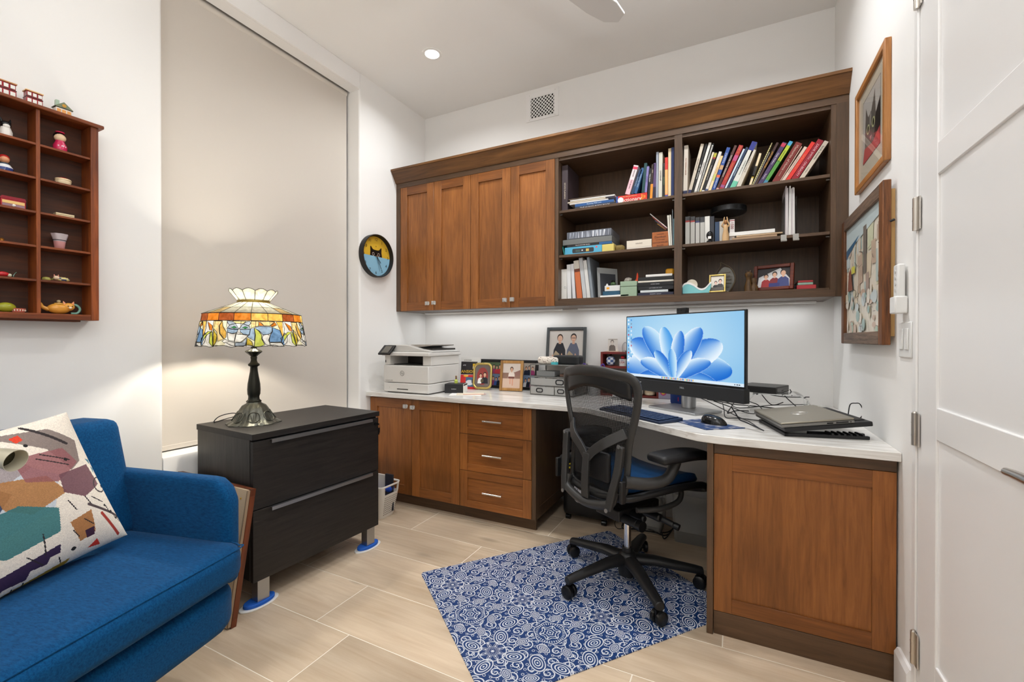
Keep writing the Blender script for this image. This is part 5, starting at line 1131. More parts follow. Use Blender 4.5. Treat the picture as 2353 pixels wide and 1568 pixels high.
pc_ = Pic(.15, .235, (232, 232, 230)); pc_.rect(-.072, -.01, .055, .085, (38, 34, 38)); pc_.rect(.02, .03, .05, .07, (232, 190, 30)); pc_.rect(.022, .034, .048, .05, (240, 240, 236)); pc_.rect(-.072, -.1175, .07, -.012, (206, 50, 52)); pc_.rect(-.03, -.1, .05, -.03, (70, 110, 140)); pc_.ell(-.03, -.02, .02, .008, (240, 180, 60)); pc_.ell(.0, -.07, .03, .02, (220, 220, 226)); pc_.ell(.03, -.06, .014, .02, (40, 60, 90)); pc_.rect(.055, -.11, .072, -.02, (200, 40, 40))
pc_.build('cover_print', PRINT, pb, (0, -.0006, .1175)); ctext('ANSION', .03, (236, 190, 40), pb, (-.012, -.003, .128)); ctext('ATE', .013, (236, 236, 236), pb, (-.045, -.003, .175)); ctext('& WHITAKER', .010, (40, 40, 44), pb, (-.02, -.003, .213))
G().box(-.10, .11, -.075, .06, 0, .002).build('sheet', PAPER, pp_); G().box(-.06, .12, -.07, .04, .002, .0035).build('sheet', CREAM, pp_, rot=(0, 0, .12))
G().box(-.02, .13, -.06, -.052, .0036, .005).build('red_pencil', mat('red_pencil', (190, 70, 60), .5), pp_, rot=(0, 0, .2))
BAM = wood('bamboo_frame', (206, 160, 96), (168, 118, 60), 'Z', 1.5, .35); GOLD = mat('gold_frame', (206, 182, 110), .25, .85)
def photo_frame(name, label, loc, rz, w_, h_, fw_, th, m, pic, lean=-10, cat='frame', stand=True, mat2=None):
    loc = (loc[0], loc[1], loc[2]+th/2*abs(sin(rad(lean)))+.0004); f = thing(name, label, cat, loc, rot=(rad(lean), 0, rz))
    for a in ((-w_/2, -w_/2+fw_, 0, h_), (w_/2-fw_, w_/2, 0, h_)): G().box(a[0], a[1], -th/2, th/2, a[2], a[3]).build('frame_side', m, f, bevel=min(.003, fw_*.2))
    for a in ((0, fw_), (h_-fw_, h_)): G().box(-w_/2+fw_, w_/2-fw_, -th/2, th/2, a[0], a[1]).build('frame_side', m, f, bevel=min(.003, fw_*.2))
    G().box(-w_/2+fw_*.5, w_/2-fw_*.5, th*.1, th*.3, fw_*.5, h_-fw_*.5).build('backing', BLACKP, f)
    pic.build('photo', PRINT, f, (0, th*.05, h_/2))
    if stand:
        a = rad(-lean); y1 = h_*.55*sin(a)*2.2+.01
        G().add([(-.02, th*.3, h_*.62), (.02, th*.3, h_*.62), (.025, th*.3+h_*.28, .002+(th*.3+h_*.28)*math.tan(a)), (-.025, th*.3+h_*.28, .002+(th*.3+h_*.28)*math.tan(a))], [(0, 1, 2, 3)]).build('easel', BLACKP, f, solid=.003)
    return f
def crowd(pc, n, seed, hmin, hmax, y0=None):
    random.seed(seed); cs = [(60, 90, 150), (180, 60, 70), (220, 220, 225), (40, 44, 60), (200, 150, 90), (110, 60, 120), (70, 120, 90), (170, 60, 120)]
    for k in range(n):
        h_ = random.uniform(hmin, hmax); x = random.uniform(-pc.w/2+.02, pc.w/2-.02); z = random.uniform(-pc.h/2, pc.h/2-h_) if y0 is None else y0
        pc.person(x, z, h_, cs[k % 8], hair=random.choice([(40, 28, 22), (120, 84, 50), (180, 150, 110)]))
    return pc
pc_ = Pic(.46, .175, (96, 84, 80)); random.seed(3)
for i in range(5):
    for j in range(2):
        pc_.rect(-.23+i*.092, -.0875+j*.0875, -.23+i*.092+.09, -.0875+j*.0875+.0855, random.choice([(120, 140, 170), (150, 110, 84), (90, 110, 80), (180, 170, 160), (110, 96, 120)]))
        for q in range(3): pc_.person(-.21+i*.092+q*.026, -.0875+j*.0875, .062+.008*((q+i) % 2), random.choice([(60, 90, 160), (190, 60, 70), (230, 230, 232), (40, 44, 60), (150, 60, 110)]))
photo_frame('collage_frame', 'wide black frame holding a collage of many small photographs', (.80, -.075, DZ), rad(-2), .50, .215, .02, .016, BLACKP, pc_, -8)
pc_ = Pic(.145, .2, (206, 178, 162)); pc_.rect(-.0725, -.1, .0725, -.02, (214, 186, 166)); pc_.rect(-.0725, -.02, .0725, .02, (150, 116, 100)); pc_.rect(-.0725, .02, .0725, .1, (226, 214, 204)); pc_.poly([(.01, .02), (.0725, .045), (.0725, .0), (.01, .0)], (150, 110, 100)); pc_.person(.0, -.02, .085, (240, 226, 216), hair=(70, 44, 36), low=(120, 70, 60)); pc_.rect(-.014, -.06, -.004, -.02, (214, 160, 136)); pc_.rect(.004, -.07, .014, -.02, (214, 160, 136))
photo_frame('bamboo_photo_frame', 'bamboo frame with a faded outdoor photograph in front of the collage', (.895, -.19, DZ), rad(8), .172, .215, .02, .016, BAM, pc_, -9)
# oval-cornered gold frame
gf = thing('gold_photo_frame', 'gold rounded frame with an oval wedding photograph', 'frame', (.668, -.205, DZ+.002), rot=(rad(-9), 0, rad(10)))
def rrect(w_, h_, r, n=6): return [(sx*(w_-r)+r*cos(a0+pi/2*i/n), sz*(h_-r)+r*sin(a0+pi/2*i/n)) for sx, sz, a0 in ((1, 1, 0), (-1, 1, pi/2), (-1, -1, pi), (1, -1, 1.5*pi)) for i in range(n+1)]
rp = rrect(.066, .088, .034); G().tube([(x, 0, z+.098) for x, z in rp], .0095, 10, closed=True).build('rim', GOLD, gf, smooth=60)
pc_ = Pic(.128, .172, (112, 102, 98)); pc_.g = G(); pc_.poly(rrect(.064, .086, .034), (112, 102, 98)); pc_.ell(0, -.002, .044, .064, (150, 60, 56)); pc_.person(-.014, -.055, .075, (238, 236, 232), hair=(40, 26, 24)); pc_.person(.018, -.055, .085, (32, 34, 44), hair=(30, 22, 20)); pc_.ell(-.002, -.035, .012, .014, (90, 80, 60))
pc_.build('photo', PRINT, gf, (0, -.002, .098)); G().add([(-.02, .004, .13), (.02, .004, .13), (.022, .06, .0125), (-.022, .06, .0125)], [(0, 1, 2, 3)]).build('easel', BLACKP, gf, solid=.003)
# wire mesh organiser
og = thing('desk_organizer', 'grey wire-mesh desk organiser with shelves and two drawers', 'organiser', (1.255, -.185, DZ), rad(-4))
WIRE = mat('grey_wire', (128, 128, 126), .35, .8); MSH = mesh_mat('fine_wire_mesh', 2200, 2200, .42); MSH.node_tree.nodes['Principled BSDF'].inputs['Base Color'].default_value = lin((150, 150, 148))
ow, od = .155, .115
fr_ = G()
for x in (-ow, ow):
    for y in (-od, od): fr_.cyl((x, y, 0), (x, y, .2), .0035, n=8)
for z in (.004, .06, .118, .2):
    fr_.tube([(-ow, -od, z), (ow, -od, z), (ow, od, z), (-ow, od, z)], .003, 6, closed=True)
fr_.build('wire_frame', WIRE, og, smooth=50)
for z in (.06, .118, .2): G().box(-ow, ow, -od, od, z-.0008, z+.0008).build('shelf_mesh', mat('perforated_grey', (148, 148, 146), .5, .5), og)
for x0_, x1_ in ((-ow+.006, .02), (.026, ow-.006)):
    d_ = G().box(x0_, x1_, -od-.006, -od-.003, .008, .056).box(x0_, x1_, -od+.0, od-.01, .008, .01).build('drawer', mat('perforated_silver', (170, 170, 168), .45, .6), og)
    xc_ = (x0_+x1_)/2-.02; d_2 = G().tube([(x, -od-.007, .032+z) for x, z in rrect(.022, .012, .011)], .0035, 8, closed=True); d_2.build('pull_ring', BLACKP, d_, (xc_, 0, 0), smooth=50)
d_ = G().box(-ow+.006, ow-.006, -od-.006, -od-.003, .066, .112).build('drawer', mat('perforated_silver', (170, 170, 168), .45, .6), og); d_2 = G().tube([(x, -od-.007, .09+z) for x, z in rrect(.026, .014, .012)], .004, 8, closed=True); d_2.build('pull_ring', BLACKP, d_, (.06, 0, 0), smooth=50)
def small_box(name, label, cat, loc, dims, m, rz=0, bevel=.002): o = G().box(-dims[0]/2, dims[0]/2, -dims[1]/2, dims[1]/2, 0, dims[2]).build(name, m, None, loc, (0, 0, rz), bevel=bevel); return tag(o, label, cat)
small_box('plastic_case', 'clear grey plastic case on the upper tray of the organiser', 'case', (1.18, -.19, DZ+.1195), (.13, .1, .035), mat('smoky_plastic', (150, 152, 152), .25))
small_box('notepad', 'small brown notepad on the upper tray of the organiser', 'notepad', (1.32, -.18, DZ+.1195), (.09, .11, .018), mat('brown_pad', (110, 84, 70), .6), .1)
o = pad(-.075, .075, -.035, .035, 0, .05, .02).build('patterned_case', mat('speckled_cloth', (226, 216, 204), .7), None, (1.20, -.22, DZ+.2015), (0, 0, .1), smooth=180); tag(o, 'speckled cream glasses case on top of the organiser', 'case')
nt = _M['speckled_cloth'].node_tree; _v = nt.nodes.new('ShaderNodeTexVoronoi'); _v.inputs['Scale'].default_value = 90; _q = nt.nodes.new('ShaderNodeValToRGB'); _q.color_ramp.elements[0].color = lin((120, 96, 84)); _q.color_ramp.elements[0].position = .2; _q.color_ramp.elements[1].color = lin((230, 220, 208)); _q.color_ramp.elements[1].position = .45; _tc = nt.nodes.new('ShaderNodeTexCoord'); nt.links.new(_tc.outputs['Object'], _v.inputs['Vector']); nt.links.new(_v.outputs['Distance'], _q.inputs['Fac']); nt.links.new(_q.outputs['Color'], nt.nodes['Principled BSDF'].inputs['Base Color'])
o = pad(-.095, .095, -.04, .04, 0, .06, .014).build('black_case', mat('black_leather', (24, 26, 28), .4), None, (1.325, -.205, DZ+.2015), (0, 0, -.05), smooth=180); tag(o, 'black leather glasses case on top of the organiser', 'case')
tp = G().lathe([(.017, 0), (.024, 0), (.024, .016), (.017, .016)], 24, caps=False).lathe([(.017, 0), (.017, .016)], 24, caps=False).build('tape_roll', mat('teal_tape', (70, 170, 176), .4), None, (1.258, -.275, DZ+.2015), smooth=40); tag(tp, 'teal tape roll at the front of the organiser top', 'tape')
pu = thing('scissors', 'purple-handled scissors standing beside the organiser', 'scissors', (1.482, -.15, DZ)); PUR = mat('purple_plastic', (86, 60, 160), .4)
G().cyl((0, 0, 0), (0, 0, .12), .03, n=20).build('pen_cup', mat('grey_cup', (150, 150, 150), .5), pu, smooth=40)
for s in (-1, 1): G().tube([(s*.012+.012*cos(a), 0, .19+.026*sin(a)) for a in [i*pi/8 for i in range(16)]], .0042, 8, closed=True).build('handle', PUR, pu, rot=(0, s*.25, 0), smooth=50)
G().box(-.004, .004, -.001, .001, .1, .175).build('blade', STEEL, pu)
# large photograph of two sitters leaning on the wall
pc_ = Pic(.25, .215, (206, 200, 194))
for x, sh, hr, z0_ in ((-.045, (34, 36, 46), (58, 42, 34), 0), (.055, (96, 102, 122), (36, 30, 28), .004)):
    pc_.poly([(x-.05, -.1075), (x-.045, -.03), (x-.022, .02), (x+.022, .02), (x+.042, -.03), (x+.045, -.1075)], sh)
    pc_.poly([(x-.07, -.1075), (x-.03, -.035), (x+.0, -.06), (x-.03, -.1075)], (176, 156, 128)); pc_.poly([(x-.005, -.1075), (x+.015, -.05), (x+.045, -.1075)], (214, 170, 144)); pc_.poly([(x-.055, -.06), (x-.06, -.09), (x+.03, -.1), (x+.03, -.088), (x-.04, -.08)], (216, 172, 148))
    pc_.rect(x-.009, .012, x+.009, .035, (210, 168, 144)); pc_.ell(x, .056+z0_, .022, .028, hr); pc_.ell(x, .05+z0_, .018, .023, (218, 176, 152)); pc_.rect(x-.008, .036, x+.008, .038, (190, 110, 100))
    if z0_: pc_.rect(x-.015, .053, x+.015, .057, (50, 40, 40))
photo_frame('portrait_frame', 'grey frame with a photograph of two seated people against the wall', (1.25, -.052, DZ+.19), rad(0), .292, .262, .021, .016, mat('charcoal_frame', (72, 76, 78), .45), pc_, -7, stand=False)
o = small_box('book_stack', 'stack of pale books behind the organiser under the portrait', 'books', (1.25, -.03, DZ), (.30, .05, .185), mat('pale_books', (214, 210, 204), .7))
# red display box with ornaments
rdx = thing('display_box', 'red wooden display box of small ornaments behind the chair back', 'display box', (1.705, -.07, DZ))
RDW = mat('cherry_lacquer', (124, 44, 38), .4); wx, hz_ = .183, .285; dp = .055
for a in ((-wx, -wx+.014, -dp, dp, 0, hz_), (wx-.014, wx, -dp, dp, 0, hz_)): G().box(*a).build('side', RDW, rdx, bevel=.001)
for z in (0, .09, .18, hz_-.014): G().box(-wx+.014, wx-.014, -dp, dp, z, z+.014).build('shelf', RDW, rdx, bevel=.001)
G().box(-wx+.014, wx-.014, dp-.004, dp, .014, hz_-.014).build('back', mat('grey_felt', (150, 148, 142), .9), rdx)
def orn(name, label, x, z, fn, cat='ornament', y=-.02): 
    t = thing(name, label, cat, (1.705+x, -.07+y, DZ+z)); fn(t); return t
orn('ginger_jar', 'blue and white china ornament in the display box', -.125, .194, lambda t: (G().sph((0, 0, .032), (.03, .03, .032), 18, 12, cf=lambda u, v: (226, 230, 238) if (int(u*9)+int(v*7)) % 2 else (90, 110, 160)).build('jar', GLAZE, t, smooth=60), G().lathe([(.006, .062), (.009, .068), (.004, .08)], 12).build('stopper', BLACKG, t, smooth=40)))
orn('souvenir_mug', 'small white souvenir mug with red and blue print in the display box', -.045, .194, lambda t: (G().lathe([(.02, 0), (.024, 0), (.024, .045), (.021, .045)], 20).build('mug', WHITE, t, smooth=40), ctext('USA', .018, (180, 40, 50), t, (0, -.0245, .024)), ctext('2000', .01, (50, 60, 140), t, (0, -.0245, .036))))
orn('ladybird', 'red ladybird ornament high in the display box', -.045, .24, lambda t: (G().sph((0, 0, .01), (.014, .01, .01), c=(190, 30, 40)).sph((.014, 0, .012), .006, 8, 6, c=(20, 20, 22)).build('body', GLAZE, t, smooth=60), G().tube([(.01, 0, .016), (.03, 0, .024), (.045, 0, .012)], .0018, 6, sm=4).build('wire', BLACKP, t)))
orn('red_berries', 'tiny red berry ornament in the lower cell of the display box', -.145, .104, lambda t: G().sph((0, 0, .012), .012, c=(180, 30, 50)).sph((.016, 0, .01), .009, c=(40, 60, 90)).sph((-.012, .004, .008), .008, c=(230, 230, 230)).build('beads', GLAZE, t, smooth=60))
orn('china_pillbox', 'white china box with a black motif at the bottom of the display box', .055, .014, lambda t: (pad(-.028, .028, -.02, .02, 0, .034, .008).build('box', WHITE, t, smooth=180), G().sph((0, -.0195, .018), (.008, .001, .006), c=(30, 30, 34)).build('motif', MATTE, t)))
orn('ivory_dish', 'ivory lidded dish at the bottom of the display box', .125, .014, lambda t: (G().lathe([(.02, 0), (.032, .004), (.034, .02), (.03, .024)], 24).build('dish', mat('ivory_china', (224, 206, 176), .3), t, smooth=40), G().lathe([(.034, .024), (.03, .034), (.004, .038)], 24).build('lid', mat('ivory_china', (224, 206, 176), .3), t, smooth=40)))
def print_card(t):
    G().box(-.034, .034, -.003, .003, 0, .086).build('card', WHITE, t); q = Pic(.066, .084, (232, 228, 222)); q.person(-.004, -.04, .075, (120, 112, 106), (226, 218, 210), (120, 110, 104)); q.rect(-.03, .036, .03, .0385, (110, 100, 96)); q.build('print', PRINT, t, (0, -.0032, .043)); G().box(-.04, .04, -.014, .014, -.001, .004).build('base', CREAM, t)
orn('print_card', 'small white framed drawing standing on the red display box', -.115, hz_+.0015, print_card, 'frame', 0)
def birdcage(t):
    g = G()
    for k in range(8): a = k*pi/4; g.tube([(.018*cos(a), .018*sin(a), .01), (.02*cos(a), .02*sin(a), .035), (.012*cos(a), .012*sin(a), .055), (0, 0, .064)], .0011, 5, sm=4)
    g.lathe([(.004, 0), (.02, 0), (.02, .008), (.004, .01)], 18); g.build('cage', STEEL, t)
orn('wire_cage', 'small silver wire cage ornament on the red display box', -.035, hz_+.0005, birdcage, 'ornament', 0)
ph_ = thing('phone_stand', 'white phone leaning on a stand in front of the red display box', 'phone', tuple(at(1417, 880, y=-.26)[:2])+(DZ,), rad(-20))
G().box(-.032, .032, -.004, .004, 0, .135).build('phone', mat('phone_white', (226, 226, 226), .3), ph_, (0, 0, .012), (rad(-14), 0, rad(0)), bevel=.004); G().box(-.03, .03, -.015, .05, 0, .01).build('stand', STEEL, ph_, bevel=.002)
kc2 = small_box('photo_card', 'small lavender photo card standing beside the blue speaker', 'card', (1.94, -.12, DZ), (.11, .01, .075), mat('lavender_card', (170, 164, 190), .6))
o = G().sph((0, 0, .0), (.018, .001, .018), 20, 8, c=(196, 60, 130)).sph((0, -.0006, 0), (.011, .001, .011), 16, 8, c=(230, 190, 60)).build('sticker', MATTE, kc2, (-.025, -.0055, .038))
# ================================================================ bookcase contents
BP = paint('book_cloth', .5); PAGES = mat('page_block', (220, 208, 186), .85)
SPY = -.30                                   # plane of the book spines
def crop(o, s): return lambda x, y: (o[0]+x/s, o[1]+y/s)
def book(label, c, bl, br, tl, zs, depth=.16, bands=(), title=None, tc=(240, 236, 226), ts=.010, y=SPY, soft=False, group='books on the upper shelves', name='book', thmax=9, thmin=-9):
    """a leaning book from its measured spine: bottom left, bottom right and top left pixel"""
    a = at(*bl, y=y); b = at(*br, y=y); t = at(*tl, y=y)
    th = math.atan2(t.x-a.x, t.z-zs); T = max(.004, (b.x-a.x)*cos(th)); h = math.hypot(t.x-a.x, t.z-zs)
    lo, hi = (B1+.001, B2-.001) if a.x < B2+.01 else (B3+.001, B4-.001); ax, bx_ = max(a.x, lo), min(b.x, hi)
    top_z = {SH1: 2.262, SH2: SH1-.017, SHB: SH2-.017}.get(zs, 2.262)
    if th > 0: th = min(th, math.asin(max(0, min(.9, (hi-bx_)/h))))
    th = max(thmin, min(th, thmax))
    h = min(h, (top_z-zs-.002-T*abs(sin(th)))/cos(th)); depth = min(depth, -.014-y)
    piv = max(bx_, lo+T*cos(th)) if th >= 0 else ax
    o = thing(name, label, 'book', (piv, y, zs+.0004), rot=(0, th, 0), group=group)
    x0, x1 = (-T, 0) if th >= 0 else (0, T)
    x0 += .0003; x1 -= .0003; cv = min(.0022, T*.2)
    G().box(x0, x0+cv, 0, depth, 0, h, c=c).box(x1-cv, x1, 0, depth, 0, h, c=c).box(x0+cv, x1-cv, 0, cv, 0, h, c=c).build('cover', BP, o)
    G().box(x0+cv, x1-cv, cv, depth-.003, .003, h-.003).build('pages', PAGES, o)
    if bands:
        g = G()
        for z0, z1, cc in bands:
            if len(bands) > 10: g.box(x0, x1, -.0004, 0, z0*h, z1*h, c=cc)
            else: G().box(x0, x1, -.0004, 0, z0*h, z1*h, c=cc).build('spine_band', BP, o)
        if len(bands) > 10: tag(g.build('spine_dots', BP, o), kind='stuff')
    if title:
        for k, (s, zc, sz) in enumerate(title if isinstance(title, list) else [(title, .5, ts)]):
            sz = min(sz, T*.8)
            text(s, sz, mat('ink_%d_%d_%d' % tc, tc, .5), o, ((x0+x1)/2, -.0007, h*zc), (pi/2, pi/2, 0), name='spine_lettering', ext=.0002)
    return o
A = crop((1560, 320), 12.06); B_ = crop((1720, 320), 11.765); C_ = crop((1280, 340), 8.404)
RB = [
 ('ivory hardback with orange spine title, first upright book beside the divider', (224, 214, 200), A(95, 1490), A(210, 1485), A(122, 190), [(.03, .1, (48, 52, 84))], [('THE THINKING WRITER', .58, .009)], (150, 84, 50)),
 ('tall cream book with a navy label at its foot', (208, 196, 178), A(230, 1475), A(320, 1470), A(605, 150), [(.03, .1, (40, 44, 86))], [('ORGANIZATIONS', .6, .008)], (120, 110, 100)),
 ('black paperback with white capitals, left of the tall white book', (22, 20, 20), A(335, 1465), A(390, 1460), A(735, 140), [], [('APA  SPSS  STATISTICS', .45, .008)], (230, 228, 220)),
 ('tall white book between two black ones', (222, 218, 210), A(395, 1465), A(470, 1458), A(825, 112), [(.03, .06, (170, 170, 160))], [('RESEARCH DESIGN', .5, .008)], (90, 90, 96)),
 ('black book with a row of white dots along its spine', (16, 15, 16), A(480, 1450), A(530, 1445), A(925, 130), [(k/40, k/40+.012, (232, 230, 222)) for k in range(1, 39)], None, None),
 ('thin cream booklet after the dotted black spine', (220, 206, 178), A(545, 1440), A(600, 1435), A(925, 375), [(0, .09, (206, 190, 120))], None, None),
 ('black book with a yellow patch at the top of its spine', (24, 20, 18), A(610, 1425), A(690, 1420), A(985, 385), [(.88, .98, (176, 168, 40)), (.02, .07, (220, 220, 215)), (.84, .88, (150, 30, 40))], [('THE PRACTICE OF SOCIAL', .5, .007)], (206, 200, 190)),
 ('white book with a blue publisher label at the foot', (214, 208, 198), A(695, 1420), A(780, 1412), A(1105, 365), [(.02, .09, (70, 84, 120))], None, None),
 ('pale orange slim book left of the bright blue one', (232, 196, 142), A(790, 1410), A(870, 1400), A(1145, 480), [(.04, .3, (236, 206, 160)), (.32, .5, (190, 190, 110))], [('social work', .6, .007)], (140, 100, 60)),
 ('bright blue book with white lettering and an orange patch', (34, 72, 148), A(880, 1395), A(985, 1385), A(1320, 255), [(.32, .38, (210, 90, 50)), (.5, .6, (190, 150, 110))], [('STATISTICS', .76, .011), ('ELEMENTARY', .2, .010)], (226, 232, 240)),
 ('dark brown book titled in white capitals', (70, 32, 24), A(1000, 1380), A(1080, 1365), A(1530, 195), [(.02, .07, (200, 150, 140))], [('SOCIAL WORK RESEARCH', .55, .010)], (226, 216, 206)),
 ('thick red book with gold lettering in mid row', (168, 34, 36), A(1085, 1370), A(1215, 1355), A(1650, 205), [(.66, .78, (180, 70, 120)), (.06, .12, (150, 80, 130))], [('DSM  IV', .9, .011), ('DIAGNOSTIC CRITERIA', .42, .009)], (232, 150, 70)),
 ('pale blue slim book right of the thick red one', (196, 208, 220), A(1235, 1355), A(1290, 1345), A(1775, 285), [], None, None),
 ('navy book with small white title in mid row', (26, 50, 84), A(1300, 1345), A(1370, 1335), A(1850, 245), [], [('CLINICAL ASSESSMENT', .5, .008)], (190, 206, 216)),
 ('tall book with blue top, white middle and mint foot', (212, 212, 204), A(1380, 1335), A(1545, 1315), A(2005, 118), [(.82, 1, (34, 44, 128)), (0, .16, (104, 190, 160))], [('HUMAN BEHAVIOR', .45, .009)], (110, 120, 110)),
 ('cream paperback with grey lettering right of the mint-footed book', (206, 198, 184), A(1560, 1310), A(1690, 1290), A(2105, 345), [], [('L A B E L I N G', .6, .012)], (150, 142, 132)),
 ('cream and black book with a gold square on the spine', (224, 206, 170), B_(-8, 1250), B_(60, 1235), B_(285, 395), [(.3, .62, (30, 26, 22)), (.26, .34, (186, 160, 60))], None, None),
 ('slim book with yellow dashes along its spine', (150, 140, 96), B_(66, 1190), B_(100, 1185), B_(615, 108), [(k/22, k/22+.02, (224, 214, 150)) for k in range(1, 21)], None, None),
 ('slim grey book next to the yellow-dashed spine', (150, 144, 138), B_(104, 1195), B_(130, 1190), B_(555, 360), [], None, None),
 ('brown book with a gold title', (62, 34, 24), B_(134, 1200), B_(205, 1195), B_(745, 112), [], [('JUST WHAT I NEEDED', .6, .010)], (232, 170, 50)),
 ('purple book with a pink patch near the top', (70, 52, 92), B_(210, 1195), B_(345, 1185), B_(895, 130), [(.9, .98, (190, 50, 80))], [('Child Welfare', .62, .011), ('Policies', .2, .010)], (228, 222, 230)),
 ('green book fading from yellow top to blue foot', (84, 150, 62), B_(350, 1180), B_(470, 1150), B_(1080, 95), [(.9, 1, (70, 160, 200)), (.55, .9, (178, 196, 50)), (0, .1, (66, 130, 160))], [('Interviewing', .66, .012)], (60, 90, 30)),
 ('wide dark red book with silver script, leaning in the right row', (122, 40, 34), B_(590, 1120), B_(800, 1105), B_(1235, 155), [], [('Memories of Home', .62, .017), ('a novel', .22, .009)], (206, 180, 166)),
 ('slim pink-cream booklet after the dark red book', (212, 180, 162), B_(806, 1105), B_(836, 1100), B_(1420, 205), [], None, None),
 ('pale pink paperback with faint lettering', (218, 194, 178), B_(842, 1105), B_(945, 1090), B_(1480, 240), [], [('the glass castle a memoir', .5, .009)], (170, 140, 130)),
 ('bright vermilion red book', (226, 52, 42), B_(952, 1090), B_(1085, 1075), B_(1690, 130), [], [('Half Broke Stories', .5, .011)], (240, 150, 110)),
 ('crimson book titled ZADIE SMITH ON BEAUTY', (150, 20, 40), B_(1092, 1075), B_(1300, 1050), B_(1880, 105), [(0, 1, (150, 20, 40))], [('ZADIE SMITH - ON BEAUTY', .5, .014)], (236, 200, 206)),
 ('last cream book at the right end, titled in grey script', (212, 200, 182), B_(1320, 1045), B_(1470, 1020), B_(2060, 115), [], [('Sarah Susanka', .7, .013), ('a memoir', .25, .008)], (110, 104, 96)),
]
lim_ = 9
for q_, (lb, c, a, b, t, bands, ti, tcol) in enumerate(RB[::-1]): lim_ = book(lb, c, a, b, t, SH1, .17, bands, ti, tcol or (230, 230, 230), thmax=lim_).rotation_euler.y+(.004 if q_ < 2 else .09)
LB_ = [
 ('dark plum binder titled ESTATE PLANNING PORTFOLIO at the far left', (66, 54, 58), C_(90, 1170), C_(205, 1165), C_(95, 350), SH1, [], [('ESTATE PLANNING', .45, .012)], (226, 214, 190), .22),
 ('grey-blue slim folder standing tall before the cream book', (150, 156, 168), C_(1907, 945), C_(1953, 940), C_(1915, 85), SH1, [], None, None, .2),
 ('tall ivory book with black capitals in the left bay', (206, 202, 188), C_(1958, 940), C_(2027, 932), C_(1968, 95), SH1, [], [('LEADERSHIP', .5, .011)], (50, 50, 50), .2),
 ('black book with small green lettering in the left bay', (26, 30, 26), C_(2032, 930), C_(2080, 922), C_(2043, 300), SH1, [], [('GARDENING', .5, .008)], (120, 150, 110), .18),
 ('red and orange book with a blue foot in the left bay', (226, 120, 70), C_(2084, 920), C_(2140, 912), C_(2083, 190), SH1, [(.7, 1, (206, 50, 40)), (.1, .7, (236, 176, 110)), (0, .08, (60, 90, 170))], None, None, .18),
 ('cream hardback standing next to the navy end book', (224, 204, 168), C_(2144, 912), C_(2200, 905), C_(2148, 15), SH1, [], None, None, .2),
 ('tall navy book at the right end of the left bay', (38, 54, 104), C_(2205, 905), C_(2258, 897), C_(2208, -5), SH1, [], None, None, .2),
 ('three thin purple pamphlets bound as one book in the left bay', (84, 62, 104), C_(1842, 950), C_(1903, 945), C_(1862, 300), SH1, [(.0, .35, (40, 30, 50))], None, None, .16),
 ('brown-black book with an orange foot in the left bay', (50, 34, 28), C_(1788, 955), C_(1838, 950), C_(1828, 320), SH1, [(0, .45, (232, 140, 40))], [('DOG', .8, .008)], (220, 210, 190), .16),
 ('slim black book titled THE BRAIN in white', (22, 24, 26), C_(1745, 960), C_(1785, 955), C_(1782, 400), SH1, [], [('THE BRAIN', .7, .010)], (236, 236, 230), .16),
]
for lb, c, a, b, t, zs, bands, ti, tcol, dp_ in LB_: book(lb, c, a, b, t, zs, dp_, bands, ti, tcol or (230, 230, 230))
# red dictionary lying down, four books leaning on top of it
dcl, dcr = at(*C_(1140, 1040), y=SPY).x, at(*C_(1738, 960), y=SPY).x
di = thing('dictionary', 'thick red dictionary lying flat with white lettering on its spine', 'book', (dcl, SPY, SH1+.0005))
DW_ = dcr-dcl; DH_ = .05
G().box(0, DW_, 0, .17, 0, .002, c=(206, 44, 34)).box(0, DW_, 0, .17, DH_-.002, DH_, c=(206, 44, 34)).box(0, DW_, 0, .002, .002, DH_-.002, c=(206, 44, 34)).box(0, .012, -.0005, 0, 0, DH_, c=(40, 70, 140)).build('cover', BP, di)
G().box(.002, DW_-.002, .002, .165, .002, DH_-.002).build('pages', PAGES, di)
ctext('Dictionary', .031, (240, 234, 224), di, (DW_*.46, -.001, DH_*.42)); ctext('The Merriam-Webster', .009, (240, 200, 150), di, (DW_*.45, -.001, DH_*.83)); G().cyl((.027, -.0005, DH_*.5), (.027, -.001, DH_*.5), .017, n=24).build('emblem', WHITE, di)
G().box(DW_*.82, DW_*.85, -.001, -.0005, .01, .045).box(DW_*.87, DW_*.89, -.001, -.0005, .014, .04).box(DW_*.91, DW_*.95, -.001, -.0005, .02, .036).build('spine_marks', mat('ink_orange', (236, 150, 40), .5), di)
zd = SH1+.051
for lb, c, a, b, t, bands, ti, tcol in (
 ('white and pink book leaning on top of the red dictionary', (226, 212, 214), C_(1305, 890), C_(1400, 880), C_(1475, 358), [(.86, .95, (206, 60, 90)), (.0, .5, (226, 180, 190))], [('MOOD', .72, .013), ('THE BRAIN', .35, .011)], (50, 40, 44)),
 ('dark blue slim book leaning on the dictionary', (32, 60, 96), C_(1422, 870), C_(1475, 862), C_(1590, 430), [], [('BOUNDARIES', .5, .009)], (150, 176, 200)),
 ('mid blue book leaning on the dictionary', (44, 86, 132), C_(1482, 860), C_(1540, 852), C_(1628, 400), [], [('PARENTING TEENS', .5, .009)], (180, 206, 226)),
 ('dark teal book standing on the dictionary', (26, 68, 70), C_(1630, 838), C_(1685, 832), C_(1685, 300), [], None, None),
 ('lavender book standing at the dictionary end', (130, 122, 176), C_(1690, 832), C_(1735, 826), C_(1735, 362), [], [('STORIES', .5, .009)], (90, 80, 140))):
    book(lb, c, a, b, t, zd, .14, bands, ti, tcol or (230, 230, 230), group='books leaning on the dictionary')
